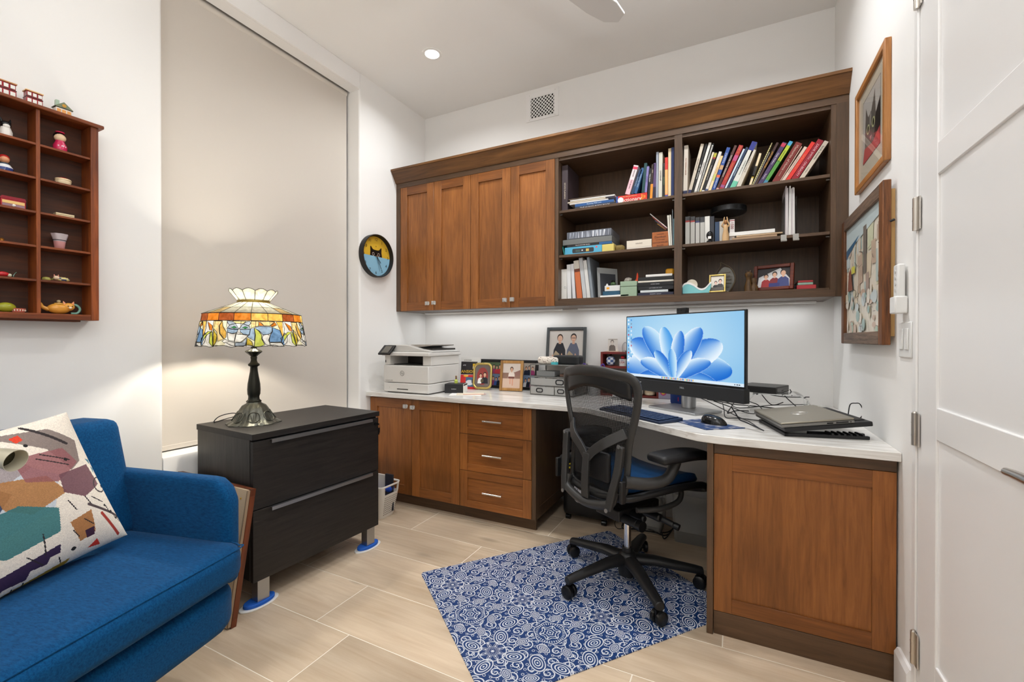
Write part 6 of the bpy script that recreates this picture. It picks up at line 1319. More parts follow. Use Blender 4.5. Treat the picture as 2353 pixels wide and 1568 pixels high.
def slab(name, label, cat, p0, p1, z0, h, depth, c, y=SPY, rz=0., tip=0., m=None, spine=None, pages=False, tcol=(235, 235, 235), ts=.012, group=None):
    """a flat-lying book, folder or box measured by the two ends of its front edge"""
    x0, x1 = at(*p0, y=y).x, at(*p1, y=y).x; w_ = x1-x0
    o = thing(name, label, cat, (x0, y, z0), rot=(0, -tip, rz), group=group)
    if pages:
        G().box(0, w_, 0, depth, 0, .0015, c=c).box(0, w_, 0, depth, h-.0015, h, c=c).box(0, w_, 0, .0015, .0015, h-.0015, c=c).build('cover', BP, o); G().box(.002, w_-.002, .0015, depth-.003, .0015, h-.0015).build('pages', PAGES, o)
    else: G().box(0, w_, 0, depth, 0, h, c=c).build('body', m or BP, o, bevel=min(.002, h*.3))
    if spine: text(spine, min(ts, h*.75), mat('ink_%d_%d_%d' % tcol, tcol, .5), o, (w_*.5, -.0008, h*.5), name='lettering')
    return o
z = SH1+.0005
slab('book', 'dark grey book lying at the bottom of the left magazine pile', 'book', C_(350, 1150), C_(1120, 1050), z, .022, .2, (52, 54, 62), spine='THE HUMAN BODY BOOK', pages=True, ts=.016, tcol=(200, 200, 210)); z += .0225
slab('book', 'blue book lying on the dark grey one in the magazine pile', 'book', C_(345, 1095), C_(1100, 1010), z, .016, .21, (38, 84, 142), spine='Parenting With Love', pages=True, ts=.011, tcol=(200, 220, 236)); z += .0165
for lb, p0, p1, h, c, tp in (('white folder with sagging edge in the magazine pile', (240, 1080), (985, 960), .010, (206, 202, 196), .03), ('cream magazine with black lettering in the magazine pile', (200, 980), (930, 920), .010, (196, 184, 164), .0), ('white brochure near the top of the magazine pile', (250, 940), (1110, 960), .009, (214, 212, 208), .0), ('black and cream magazine on top of the pile', (220, 905), (935, 830), .007, (90, 74, 60), .0)):
    slab('magazine', lb, 'magazine', C_(*p0), C_(*p1), z, h, .2, c, tip=0, rz=.02, group='magazines in the pile'); z += h+.0006
# ---- second shelf, left bay
D_ = crop((1280, 480), 8.404); z2 = SH2+.0005
tb_ = G(); x0 = at(*D_(40, 870), y=SPY).x
tb_.grid(lambda u, v: (x0+.006+.022*u+.006*sin(v*9), SPY+.02+.12*v, .002+.075*(1-u)**.6*(.8+.2*sin(v*7+u*4))), 8, 12); o = tb_.build('teal_pouch', mat('teal_nylon', (70, 160, 150), .4), None, (0, 0, SH2), smooth=60, solid=.004); tag(o, 'crumpled teal pouch squeezed at the left end of the middle shelf', 'pouch')
bx = slab('gadget_box', 'light blue box with a dark scanner picture on its side', 'box', D_(150, 870), D_(865, 800), z2, .052, .2, (80, 166, 200)); wv_ = at(*D_(865, 800), y=SPY).x-at(*D_(150, 870), y=SPY).x
pc_ = Pic(wv_*.98, .05, (84, 170, 204)); pc_.poly(rrect(wv_*.29, .014, .008), (52, 54, 60)); pc_.rect(-wv_*.2, -.008, -wv_*.08, .006, (70, 90, 84)); pc_.rect(wv_*.08, -.008, wv_*.16, .008, (206, 176, 90)); pc_.ell(wv_*.36, .014, .006, .006, (230, 90, 90)); pc_.rect(-wv_*.04, -.003, 0, .004, (220, 220, 220)); pc_.build('print', PRINT, bx, (wv_*.5, -.0006, .026))
slab('paper_packet', 'yellow and green printed packet beside the light blue box', 'packet', D_(868, 800), D_(1095, 790), z2, .05, .15, (214, 196, 110)); 
z3 = z2+.0525
slab('book', 'black book with a red circle on the light blue box', 'book', D_(195, 700), D_(800, 650), z3, .014, .18, (34, 32, 34), spine='THE 30-SECOND BRAIN', pages=True, ts=.009, tcol=(220, 210, 210)); 
slab('book', 'blue book beside the black one on the box pile', 'book', D_(812, 645), D_(1060, 620), z3, .014, .16, (40, 90, 140), pages=True); z3 += .0146
slab('zip_folder', 'grey padded zip folder lying on the box pile', 'folder', D_(110, 600), D_(1060, 540), z3, .034, .21, (112, 114, 112), m=paint('satin_vinyl', .3)); z3 += .0345
bn = slab('plastic_binder', 'clear-covered grey binder on top of the folder pile', 'binder', D_(190, 470), D_(1045, 400), z3, .045, .22, (120, 124, 132), m=paint('glossy_film', .12)); wb = at(*D_(1045, 400), y=SPY).x-at(*D_(190, 470), y=SPY).x
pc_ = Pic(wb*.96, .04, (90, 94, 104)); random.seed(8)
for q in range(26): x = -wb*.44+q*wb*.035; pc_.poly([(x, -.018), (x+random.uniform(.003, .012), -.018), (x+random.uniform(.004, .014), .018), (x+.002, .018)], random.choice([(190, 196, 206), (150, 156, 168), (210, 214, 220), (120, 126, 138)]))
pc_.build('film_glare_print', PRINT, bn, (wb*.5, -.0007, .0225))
slab('book', 'white book lying flat at the middle of the middle shelf', 'book', D_(1345, 770), D_(1830, 720), z2, .016, .16, (214, 206, 194), pages=True)
slab('book', 'cream paperback with small lettering on the white book', 'book', D_(1345, 700), D_(1825, 650), z2+.0165, .04, .15, (222, 212, 196), spine='SCRUPLES', pages=True, ts=.009, tcol=(150, 140, 130))
x_ = at(*D_(1100, 790), y=SPY+.03).x
o = pad(-.03, .03, -.03, .03, 0, .045, .02).build('potpourri_bag', mat('olive_bag', (120, 100, 50), .7, bump=(60, .6, .01)), None, (x_+.033, SPY+.05, z2), smooth=180); tag(o, 'small olive and red bag between boxes and paperback on the middle shelf', 'bag')
wbx = thing('recipe_box', 'orange-brown wooden box with dark printed lettering', 'box', (at(*D_(1835, 710), y=SPY).x, SPY, z2)); wr = at(*D_(2150, 690), y=SPY).x-at(*D_(1835, 710), y=SPY).x
G().box(0, wr, 0, .1, 0, .092).build('box', wood('orange_cedar', (196, 116, 58), (166, 90, 40), 'X', 1.4), wbx, bevel=.002)
for k, (s, sz) in enumerate((('Leonard', .011), ('Davidson', .017), ('CUSTOM MADE', .007), ('HOTCH KRUSK', .012), ('BAUER', .013))): ctext(s, sz, (80, 44, 24), wbx, (wr*.5, -.0006, .079-.0165*k))
P0 = at(*D_(1800, 90), y=SPY+.03); P1 = at(*D_(2130, 350), y=SPY+.03)
br_ = thing('brochure_fan', 'brochures fanned out behind the orange wooden box', 'brochures', (0, SPY+.03, 0))
for k, c in enumerate(((226, 222, 218), (190, 70, 60), (90, 120, 150), (230, 170, 80))):
    a_, b_ = P0+Vector((.012*k, .012*k, -.018*k)), P1+Vector((-.004*k, .012*k, -.004)); d_ = (b_-a_); nn = Vector((d_.z, 0, -d_.x)).normalized()*.004
    G().add([(p.x, p.y-(SPY+.03)+q, p.z) for q in (0, .012) for p in (a_, b_, b_+nn, a_+nn)], [(0, 1, 2, 3), (7, 6, 5, 4), (0, 4, 5, 1), (1, 5, 6, 2), (2, 6, 7, 3), (3, 7, 4, 0)], None, c).build('brochure', BP, br_)
for lb, c, p in (('white stapled booklet standing beside the orange box', (224, 220, 206), ((2160, 690), (2195, 690), (2125, 130))), ('second white booklet standing beside the orange box', (228, 224, 212), ((2197, 690), (2222, 690), (2172, 120))), ('slim grey brochure standing against the divider', (124, 132, 140), ((2226, 690), (2240, 690), (2222, 10))), ('teal and pink pamphlet at the end of the middle shelf', (110, 150, 156), ((2242, 690), (2260, 690), (2245, 195)))):
    book(lb, c, D_(*p[0]), D_(*p[1]), D_(*p[2]), SH2, .15, [], None, (1, 1, 1), group='booklets beside the orange box', name='booklet')
# ---- bottom shelf, left bay
E_ = crop((1280, 580), 8.404)
_prev = [None]
def stand(label, c, p, dp_=.2, bands=(), name='folder', y=SPY):
    a = at(*E_(*p[0]), y=y).x; b = at(*E_(*p[1]), y=y).x; tm = -9
    if _prev[0]: tm = _prev[0][1]-math.asin(max(0, min(.5, (a-_prev[0][0]-.001)/.2)))
    o = book(label, c, E_(*p[0]), E_(*p[1]), E_(*p[2]), SHB, dp_, bands, None, (1, 1, 1), group='folders on the bottom shelf', name=name, y=y, thmin=tm); _prev[0] = (b, o.rotation_euler.y); return o
bdr = stand('white ring binder at the left end of the bottom shelf', (218, 216, 210), ((78, 885), (185, 880), (78, 335)), name='ring_binder'); G().tube([(.006*cos(a), -.0006, .006*sin(a)+.075) for a in [i*pi/8 for i in range(16)]], .0012, 5, closed=True).build('finger_ring', STEEL, bdr, (.026, 0, 0))
stand('white paper folder leaning on the ring binder', (222, 222, 222), ((200, 880), (275, 875), (165, 245))); stand('second white folder leaning left', (214, 214, 218), ((300, 880), (360, 872), (205, 240)))
stand('orange binder with a brown top band', (196, 106, 62), ((385, 875), (490, 865), (238, 190)), bands=[(.7, .78, (104, 50, 30)), (.78, 1, (206, 200, 190))], name='orange_binder')
stand('pale grey document folder leaning left', (186, 188, 190), ((500, 865), (575, 858), (325, 122))); stand('white file of loose sheets leaning left', (208, 208, 206), ((580, 858), (650, 855), (400, 190))); stand('slate grey hardback folder standing tall', (132, 140, 148), ((655, 855), (705, 852), (570, 72)), .22)
fr2 = thing('easel_frame', 'grey and black cardboard frame standing edge-on', 'frame', (at(*E_(800, 850), y=SPY).x, SPY+.0, SHB+.004), rot=(0, rad(-4), rad(-38)))
G().box(-.004, .004, 0, .15, 0, .012).box(-.004, .004, 0, .15, .15, .185).box(-.004, .004, 0, .015, .012, .15).box(-.004, .004, .135, .15, .012, .15).build('border', mat('grey_mount', (150, 152, 152), .6), fr2); G().box(-.002, .002, .01, .14, .01, .16).build('dark_panel', mat('slate_panel', (60, 62, 68), .5), fr2)
slab('booklet', 'white booklet lying at the front of the bottom shelf', 'booklet', E_(830, 840), E_(1385, 800), SHB+.0005, .012, .13, (228, 226, 222), tip=.02)
tin = slab('oval_tin', 'dark blue tin under the white card box', 'tin', E_(880, 770), E_(1215, 745), SHB+.014, .026, .09, (34, 78, 104), y=SPY+.02, m=paint('tin_gloss', .25))
bx = slab('card_box', 'white card box with an orange sticker', 'box', E_(918, 700), E_(1215, 690), SHB+.0405, .034, .09, (222, 222, 222), y=SPY+.02); G().box(.012, .03, -.0006, 0, .012, .024).build('sticker', mat('orange_sticker', (232, 160, 40), .5), bx)
jr = thing('green_jar', 'small green jar with a black lid on the white card box', 'jar', (at(*E_(1085, 550), y=SPY+.05).x, SPY+.05, SHB+.0752)); G().sph((0, 0, .012), (.018, .018, .012), c=(70, 96, 60)).build('jar', GLAZE, jr, smooth=60); G().lathe([(.01, .022), (.012, .03), (.003, .034)], 14).build('lid', BLACKG, jr, smooth=40)
wc_ = thing('white_cap', 'tiny white cap on the white card box', 'cap', (at(*E_(968, 555), y=SPY+.05).x, SPY+.05, SHB+.0752)); G().lathe([(.001, 0), (.008, 0), (.008, .008), (.005, .01), (.005, .015), (.001, .016)], 14).build('cap', WHITE, wc_, smooth=40)
gx0, gx1 = at(*E_(1222, 800), y=SPY).x, at(*E_(1540, 800), y=SPY).x
gb = thing('index_box', 'sage green metal index box with a hinged lid', 'box', (gx0, SPY, SHB+.0005)); SG = mat('sage_green_metal', (150, 172, 148), .45); gw = gx1-gx0
G().box(0, gw, 0, .12, 0, .06).build('box', SG, gb, bevel=.002); G().box(-.001, gw+.001, -.001, .121, .062, .092).build('lid', SG, gb, bevel=.002)
rk = thing('quartz_stone', 'small rough quartz stone on the green box', 'stone', (gx0+.035, SPY+.05, SHB+.0926)); random.seed(5); g = G(); g.grid(lambda u, v: ((.022+.006*sin(u*23+v*9))*sin(pi*v)*cos(2*pi*u), (.018+.005*sin(u*17))*sin(pi*v)*sin(2*pi*u), .014-.014*cos(pi*v)+.002*sin(u*30)), 14, 8, closeu=True); g.build('stone', mat('quartz_stone', (190, 182, 174), .3, bump=(80, .5)), rk)
pawn = thing('orange_pawn', 'bright orange pawn-shaped stopper on the green box', 'game piece', (gx1-.006, SPY+.05, SHB+.0926)); G().lathe([(.001, 0), (.014, 0), (.014, .01), (.007, .018), (.006, .038), (.0035, .05), (.001, .054)], 20).build('piece', mat('orange_plastic', (222, 70, 26), .35), pawn, smooth=50)
kx0_, kx1_ = (1560, 800), (2258, 790); zz = SHB+.0005
for lb, h, c, sp_ in (('dark game box with red and blue badges at the foot of the right stack', .018, (36, 38, 60), 'KNIGHTS  SCOUT'), ('white slim box in the stack of dark cases', .014, (206, 212, 214), None), ('black case with white lettering in the stack', .022, (24, 26, 30), 'LECTURES ON TAPE'), ('black tray under the white binder in the stack', .022, (20, 20, 22), 'AUDIO SERIES'), ('white-edged binder in the stack', .010, (222, 216, 204), None), ('black folder on the white-edged binder', .02, (30, 30, 30), None), ('white booklet topping the stack', .014, (228, 226, 222), None)):
    off = {'white slim': (1605, 2145), 'white book': (1710, 2225)}.get(lb[:10], (1560 if 'black tray' not in lb else 1545, 2255)); slab('storage_case', lb, 'case', E_(off[0], 800), E_(off[1], 790), zz, h, .16, c, spine=sp_, ts=.008, tcol=(190, 190, 196), group='flat cases stacked on the bottom shelf'); zz += h+.0006
yp = at(*E_(2190, 330), y=SPY+.09); o = pad(-.026, .024, -.03, .03, 0, .04, .014).build('yellow_box', mat('yellow_plastic', (232, 166, 36), .4), None, (yp.x-.001, SPY+.1, zz), smooth=180); tag(o, 'rounded yellow case on top of the stacked cases', 'case')
# ---- right bay, middle shelf
F_ = crop((1560, 470), 7.127)
for k, (x0, x1, yt, tcx, lb) in enumerate(((105, 180, 203, (150, 50, 46), 'grey cassette case with a red band, nearest the divider'), (190, 262, 203, (150, 50, 46), 'second grey cassette case with a red band'), (272, 340, 215, (50, 52, 96), 'grey cassette case with a blue band'), (348, 420, 210, (60, 60, 64), 'grey cassette case with a plain dark top'))):
    book(lb, (58, 58, 60), F_(x0, 635-k*6), F_(x1, 630-k*6), F_(x0, yt), SH2, .12, [(.0, .8, (184, 182, 176)), (.8, .86, tcx)], None, (1, 1, 1), group='cassette cases on the middle shelf', name='cassette_case')
book('white plastic case beside the dark cases', (220, 218, 212), F_(424, 612), F_(505, 605), F_(424, 200), SH2, .12, [], None, (1, 1, 1), name='storage_case'); book('charcoal case right of the white one', (48, 50, 58), F_(509, 605), F_(578, 600), F_(509, 200), SH2, .12, [], None, (1, 1, 1), name='storage_case')
book('glossy blue case behind the small black figure', (44, 66, 96), F_(590, 600), F_(660, 592), F_(590, 290), SH2, .12, [], None, (1, 1, 1), name='storage_case'); book('pale grey case behind the praying figurine', (190, 186, 178), F_(664, 592), F_(745, 585), F_(664, 280), SH2, .12, [], None, (1, 1, 1), name='storage_case')
book('black case left of the white 1500 book', (30, 30, 33), F_(750, 585), F_(824, 580), F_(750, 265), SH2, .13, [], None, (1, 1, 1), name='storage_case')
bk15 = book('white book marked 1500 on its spine', (226, 222, 220), F_(828, 580), F_(912, 575), F_(830, 252), SH2, .13, [(.93, .97, (150, 60, 66))], [('1500', .72, .022)], (140, 40, 50))
dsk = thing('round_tin', 'black round shallow tin balanced on the case tops', 'tin', (at(*F_(810, 230), y=-.21).x, -.205, SH2+.175)); G().lathe([(.01, 0), (.088, .0), (.092, .004), (.092, .03), (.088, .034), (.08, .03), (.01, .03)], 48).build('tin', mat('black_tin', (26, 27, 29), .3, .3), dsk, smooth=40)
bh = thing('toy_bust', 'small black toy head with a white face plate', 'figurine', (at(*F_(505, 605), y=-.325).x, -.325, SH2+.0005)); G().lathe([(.012, 0), (.017, 0), (.017, .006), (.007, .012), (.007, .018)], 18).sph((0, 0, .038), (.018, .018, .023)).build('head', BLACKG, bh, smooth=50); G().box(-.008, .008, -.019, -.013, .016, .03).build('face_plate', PAPER, bh)
wf = thing('wooden_figurine', 'carved pale wood figurine with raised hands', 'figurine', (at(*F_(765, 585), y=-.322).x, -.318, SH2+.0005)); WFM = mat('pale_basswood', (196, 160, 116), .6)
G().lathe([(.004, 0), (.018, 0), (.017, .03), (.011, .06), (.013, .082), (.007, .09)], 18).build('body', WFM, wf, smooth=60); G().sph((0, 0, .103), (.010, .010, .013)).build('head', mat('tan_hair', (160, 110, 66), .6), wf, smooth=60)
for s in (-1, 1): G().tube([(s*.012, -.003, .078), (s*.018, -.008, .085), (s*.01, -.008, .105), (s*.006, -.004, .13)], lambda t: .0045-.002*t, 8, sm=4).build('arm', WFM, wf, smooth=60)
zz = SH2+.0005
for lb, p0, p1, h, c in (('brown folder lying under the white papers', (870, 560), (1610, 500), .016, (168, 138, 108)), ('kraft envelope on the brown folder', (940, 520), (1700, 420), .008, (196, 168, 134)), ('white stack of paper on the envelopes', (822, 500), (1575, 360), .02, (236, 234, 230))):
    slab('document', lb, 'papers', F_(*p0), F_(*p1), zz, h, .2, c, group='papers on the middle shelf', y=SPY-.01); zz += h+.0008
mh = thing('magazine_file', 'clear file holder packed with upright white brochures', 'file holder', (at(*F_(1720, 500), y=SPY).x, SPY-.015, SH2+.0005)); wm = at(*F_(1925, 470), y=SPY).x-at(*F_(1720, 500), y=SPY).x
G().box(0, .002, 0, .2, 0, .2).box(wm-.002, wm, 0, .2, 0, .2).box(.002, wm-.002, 0, .2, 0, .002).build('holder', ACRYL, mh); random.seed(6); x = .004
while x < wm-.008:
    t_ = random.uniform(.003, .006); G().box(x, x+t_, .004, .19, .002, .25+random.uniform(-.012, .012)).build('brochure', mat('brochure_%d' % (int(x*1e4) % 3), random.choice([(220, 216, 214), (196, 188, 190), (232, 230, 226)]), .6), mh, rot=(0, random.uniform(-.015, .015), 0)); x += t_+.0006
for k, p in enumerate(((1715, 520), (1915, 500))):
    c_ = thing('shelf_clip', ('clear plastic clip on the shelf edge below the left side of the file holder', 'clear plastic clip on the shelf edge below the right side of the file holder')[k], 'clip', (at(*F_(*p), y=-.345).x, -.3445, SH2-.022), group='clear clips on the shelf edge')
    CLP = mat('cloudy_clear_plastic', (222, 220, 214), .15, trans=.6, ior=1.4)
    G().box(-.013, .013, -.004, -.001, -.006, .024).box(-.013, .013, -.012, -.004, -.006, -.002).build('clip', CLP, c_, bevel=.0015); G().cyl((-.013, -.012, -.008), (.013, -.012, -.008), .005, n=12).build('roll', CLP, c_, smooth=40)
# ---- right bay, bottom shelf
td = thing('tape_dispenser', 'turquoise and white tape dispenser at the divider', 'tape dispenser', (at(*F_(60, 1440), y=-.32).x, -.325, SHB+.0005)); wt = at(*F_(530, 1420), y=-.32).x-at(*F_(60, 1440), y=-.32).x
ptop = [(0, .045), (wt*.06, .058), (wt*.2, .063), (wt*.38, .052), (wt*.6, .028), (wt*.78, .03), (wt*.95, .056), (wt, .06), (wt*.98, .03), (wt*.93, .006)]
G().prism([(0, 0), (wt*.93, 0)]+[(x, z-.008 if 0 < i < 9 else z) for i, (x, z) in list(enumerate(ptop))[::-1]], 0, .05, 'xz').build('body', mat('turquoise_plastic', (128, 200, 204), .35), td, bevel=.002)
sp_ = spline([Vector((x, 0, z)) for x, z in ptop[:-2]], 5); G().prism([(p.x, p.z) for p in sp_]+[(p.x, p.z-.01) for p in sp_[::-1]], -.001, .051, 'xz').build('top_strip', WHITE, td, smooth=50)
G().cyl((wt*.32, .01, .05), (wt*.32, .04, .05), .03, n=24).build('tape_roll', mat('clear_tape', (206, 198, 180), .2), td, smooth=40)
pc_ = Pic(.064, .08, (222, 216, 206)); pc_.person(-.008, -.035, .05, (40, 40, 44), (226, 190, 176), (60, 44, 40)); pc_.person(.014, -.035, .06, (60, 56, 56), (222, 184, 168), (30, 26, 26)); pc_.rect(-.032, -.04, .032, -.022, (90, 84, 80))
photo_frame('tiny_gold_frame', 'small gold frame with a photo of two people', (at(*F_(625, 1420), y=-.325).x, -.322, SHB+.0008), rad(-6), .084, .1, .008, .01, GOLD, pc_, -10)
pq = thing('leaf_plaque', 'leaf-shaped bronze wire plaque with engraved glass', 'plaque', (at(*F_(760, 1410), y=-.25).x, -.25, SHB+.0005), rad(-15)); BZ = mat('dark_bronze_wire', (96, 82, 64), .35, .8)
P = [(.02, 0, .004), (.045, 0, .05), (.05, 0, .09), (.03, 0, .135), (-.01, 0, .165), (-.028, 0, .175)]; G().tube(P, lambda t: .005-.003*t, 8, sm=6).build('right_rib', BZ, pq, smooth=60); G().tube([(-.028, 0, .175), (-.026, 0, .15), (-.045, 0, .12), (-.055, 0, .08), (-.045, 0, .04), (.02, 0, .004)], .003, 8, sm=6).build('left_rib', BZ, pq, smooth=60)
o = spline([Vector((x, 0, z)) for x, y, z in ((.018, 0, .008), (.042, 0, .05), (.046, 0, .09), (.028, 0, .132), (-.01, 0, .145), (-.04, 0, .11), (-.05, 0, .08), (-.04, 0, .04))], 4, True); G().prism([(p.x, p.z) for p in o], -.002, .002, 'xz').build('glass_plate', mat('tinted_glass', (206, 206, 200), .05, trans=.85, ior=1.4), pq)
for k in range(5): text(('Friends are', 'like leaves', 'in the breeze', 'always there', 'with you')[k], .012, BZ, pq, (0, -.003, .115-.02*k), name='engraving')
cv = thing('cat_carving', 'brown carved pair of animals sitting together', 'carving', (at(*F_(1185, 1390), y=-.28).x, -.27, SHB+.0005), rad(-20)); CVM = wood('carved_walnut', (116, 84, 40), (54, 36, 20), 'Z', 3, .5)
G().lathe([(.004, 0), (.022, 0), (.02, .03), (.014, .06), (.012, .075), (.017, .085), (.018, .1), (.008, .11)], 14, rf=lambda r, z, a: r*(1+.12*sin(5*a+z*90))).build('tall_animal', CVM, cv, (-.012, 0, 0), smooth=50); G().lathe([(.004, 0), (.02, 0), (.018, .025), (.01, .045), (.014, .055), (.012, .07), (.003, .075)], 14, rf=lambda r, z, a: r*(1+.12*sin(4*a+z*80))).build('small_animal', CVM, cv, (.016, -.004, 0), smooth=50)
G().sph((-.022, -.004, .11), (.006, .004, .008), c=(60, 40, 22)).sph((-.003, -.004, .11), (.006, .004, .008), c=(60, 40, 22)).build('ears', MATTE, cv)
pc_ = Pic(.15, .105, (36, 32, 36)); pc_.poly([(-.075, -.0525), (-.07, .005), (.03, .05), (.075, -.01), (.075, -.0525)], (206, 206, 208)); pc_.person(-.035, -.05, .075, (150, 30, 34), hair=(40, 28, 26)); pc_.person(.005, -.045, .08, (120, 30, 40), hair=(36, 26, 24)); pc_.person(.045, -.05, .095, (56, 66, 120), hair=(50, 40, 36)); pc_.rect(-.02, -.0525, .03, -.03, (40, 46, 110))
photo_frame('cherry_photo_frame', 'cherry-red frame with a photo of three people', (at(*F_(1540, 1360), y=-.29).x, -.28, SHB+.0012), rad(-16), .188, .14, .018, .02, wood('cherry_frame', (122, 52, 30), (84, 30, 18), 'X', 2, .25), pc_, -11)
zz = SHB+.0005
for lb, w0, w1, h, c in (('red gift box at the bottom right of the bookcase', 1930, 2250, .024, (190, 60, 66)), ('white and green booklet between the red boxes', 1945, 2200, .012, (150, 180, 164)), ('thin red book on top of the boxes', 1950, 2200, .010, (176, 52, 56))):
    slab('gift_box', lb, 'box', F_(w0, 1370), F_(w1, 1350), zz, h, .12, c, y=-.28, group='red boxes on the bottom shelf'); zz += h+.0006
o = small_box('black_pouch', 'small black pouch beside the red boxes', 'pouch', (at(*F_(1895, 1360), y=-.25).x, -.2, SHB+.0005), (.05, .06, .035), BLACKP, bevel=.008)
# ---- something black on top of the cabinets
tb2 = thing('black_folder', 'black folder propped on top of the wall cabinets', 'folder', (at(1165, 330, y=-.2).x, -.2, 2.4085), rad(8))
G().add([(-.06, 0, 0), (.06, 0, 0), (.06, .1, .0), (-.06, .1, 0), (.05, 0, .05), (.06, .1, .05), (.06, 0, .045)], [(0, 1, 2, 3), (0, 1, 6, 4), (1, 2, 5, 6), (0, 4, 5, 3), (4, 6, 5), (2, 3, 5)]).build('folder', BLACKP, tb2); 
o = small_box('paper_ream', 'flat white package lying on top of the wall cabinets', 'package', (.90, -.2, 2.4085), (.22, .15, .012), PAPER)
# ================================================================ right wall
def wall_frame(name, label, y0, y1, z0, z1, th, fw_, m, pic, x=ROOM_X, back=0., cat='picture', depth2=None):
    """framed picture hung on the right wall, facing the window"""
    f = thing(name, label, cat, (x-back, (y0+y1)/2, z0), rot=(0, 0, -pi/2)); w_, h_ = abs(y1-y0), z1-z0
    for a, b in ((-w_/2, -w_/2+fw_), (w_/2-fw_, w_/2)): G().prism([(a, 0), (b, 0), (b, -th), (a, -th)], 0, h_, 'xy').build('frame_side', m[0], f, bevel=.003)
    for a, b in ((0, fw_), (h_-fw_, h_)): G().box(-w_/2+fw_, w_/2-fw_, -th, 0, a, b).build('frame_side', m[1], f, bevel=.003)
    pic.build('picture', PRINT, f, (0, -th*.45, h_/2)); G().box(-w_/2+fw_, w_/2-fw_, -th*.4, -.001, fw_, h_-fw_).build('backing', CREAM, f)
    return f
OAKV = wood('honey_oak', (206, 146, 84), (160, 102, 50), 'Z', 1.4, .35); OAKH = wood('honey_oak_rail', (196, 136, 76), (154, 98, 48), 'X', 1.4, .35)
BARV = wood('rough_brown_frame', (146, 90, 46), (62, 36, 18), 'Z', 2.2, .6, bump=.6); BARH = wood('rough_grey_frame', (132, 110, 92), (70, 52, 42), 'X', 2.2, .6, bump=.6)
pc_ = Pic(.40, .38, (206, 198, 180)); pc_.rect(-.125, -.12, .125, .14, (60, 60, 62)); pc_.rect(-.122, -.117, .122, .137, (196, 192, 186))
pc_.poly([(-.10, -.117), (-.09, .02), (-.08, .10), (-.045, .05), (.0, .055), (.05, .12), (.06, .03), (.085, -.03), (.09, -.117)], (104, 98, 92)); pc_.poly([(.03, -.117), (.06, .02), (.122, .06), (.122, -.117)], (46, 42, 42))
pc_.ell(-.045, .0, .022, .02, (196, 196, 150)); pc_.ell(-.045, .0, .012, .014, (20, 20, 20)); pc_.ell(.03, .0, .022, .02, (196, 196, 150)); pc_.ell(.03, .0, .012, .014, (20, 20, 20)); pc_.poly([(-.022, -.04), (.008, -.04), (-.007, -.058)], (200, 140, 140)); pc_.poly([(-.122, -.117), (-.1, -.06), (.02, -.075), (.122, -.05), (.122, -.117)], (190, 80, 80)); pc_.ell(-.01, .03, .014, .03, (150, 144, 136))
def picture_glass():
    m = bpy.data.materials.new('picture_glass'); m.use_nodes = True; N, L = m.node_tree.nodes, m.node_tree.links; N.remove(N['Principled BSDF'])
    t, g_, x = N.new('ShaderNodeBsdfTransparent'), N.new('ShaderNodeBsdfGlossy'), N.new('ShaderNodeMixShader'); g_.inputs['Roughness'].default_value = .02
    x.inputs[0].default_value = .13; L.new(t.outputs[0], x.inputs[1]); L.new(g_.outputs[0], x.inputs[2]); L.new(x.outputs[0], N['Material Output'].inputs['Surface']); return m
f1 = wall_frame('cat_picture', 'oak-framed drawing of a tabby cat high on the right wall', -.565, -1.0, 1.770, 2.20, .02, .026, (OAKV, OAKH), pc_)
G().box(-.19, .19, -.0125, -.0115, .026, .404).build('glazing', picture_glass(), f1)
pc_ = Pic(.56, .475, (222, 214, 198)); random.seed(21); cs = [(214, 202, 184), (198, 178, 160), (220, 212, 196), (184, 198, 192), (206, 208, 178), (192, 170, 150), (228, 222, 208), (172, 154, 142), (218, 202, 176), (196, 206, 206)]
for k in range(46): x, z = random.uniform(-.27, .27), random.uniform(-.08, .16); w_, h_ = random.uniform(.03, .09), random.uniform(.04, .14); pc_.poly([(x-w_/2+random.uniform(-.01, .01), z-h_/2), (x+w_/2, z-h_/2+random.uniform(-.01, .01)), (x+w_/2+random.uniform(-.015, .015), z+h_/2), (x-w_/2, z+h_/2)], random.choice(cs))
pc_.poly([(-.29, .13), (.29, .19), (.29, .25), (-.29, .25)], (190, 204, 206)); pc_.poly([(-.29, .10), (-.1, .15), (-.05, .17), (-.29, .14)], (60, 100, 130)); pc_.rect(.02, .0, .07, .19, (120, 112, 104)); pc_.rect(-.29, -.25, -.278, .25, (190, 70, 50))
for k in range(40): x, z = random.uniform(-.28, .28), random.uniform(-.25, -.06); pc_.ell(x, z, random.uniform(.012, .04), random.uniform(.01, .03), random.choice([(206, 200, 176), (170, 190, 170), (196, 206, 206), (196, 170, 150), (150, 176, 170), (222, 214, 200)]))
for k in range(46): x, z = random.uniform(-.28, .28), random.uniform(-.25, .12); a = random.uniform(0, 3.14); l_ = random.uniform(.02, .06); dx, dz = cos(a)*l_, sin(a)*l_; pc_.poly([(x, z), (x+dx, z+dz), (x+dx+.0025, z+dz+.002), (x+.0025, z+.002)], random.choice([(80, 60, 54), (110, 84, 70), (60, 54, 56)]))
pc_.rect(-.15, .02, -.09, .05, (214, 206, 90)); pc_.poly([(-.22, -.05), (-.2, .03), (-.16, .05), (-.13, -.05)], (140, 90, 74))
f2 = wall_frame('village_painting', 'painting of pale stacked houses in a heavy rustic wooden frame', -.412, -1.062, 1.120, 1.684, .024, .048, (BARV, BARH), pc_, back=.014)
G().box(-.31, .31, 0, .0135, .03, .534).build('stretcher', mat('pine_stretcher', (198, 160, 104), .7), f2); G().cyl((.325, -.004, .42), (.328, .008, .425), .004, n=8).build('hook', BLACKP, f2)
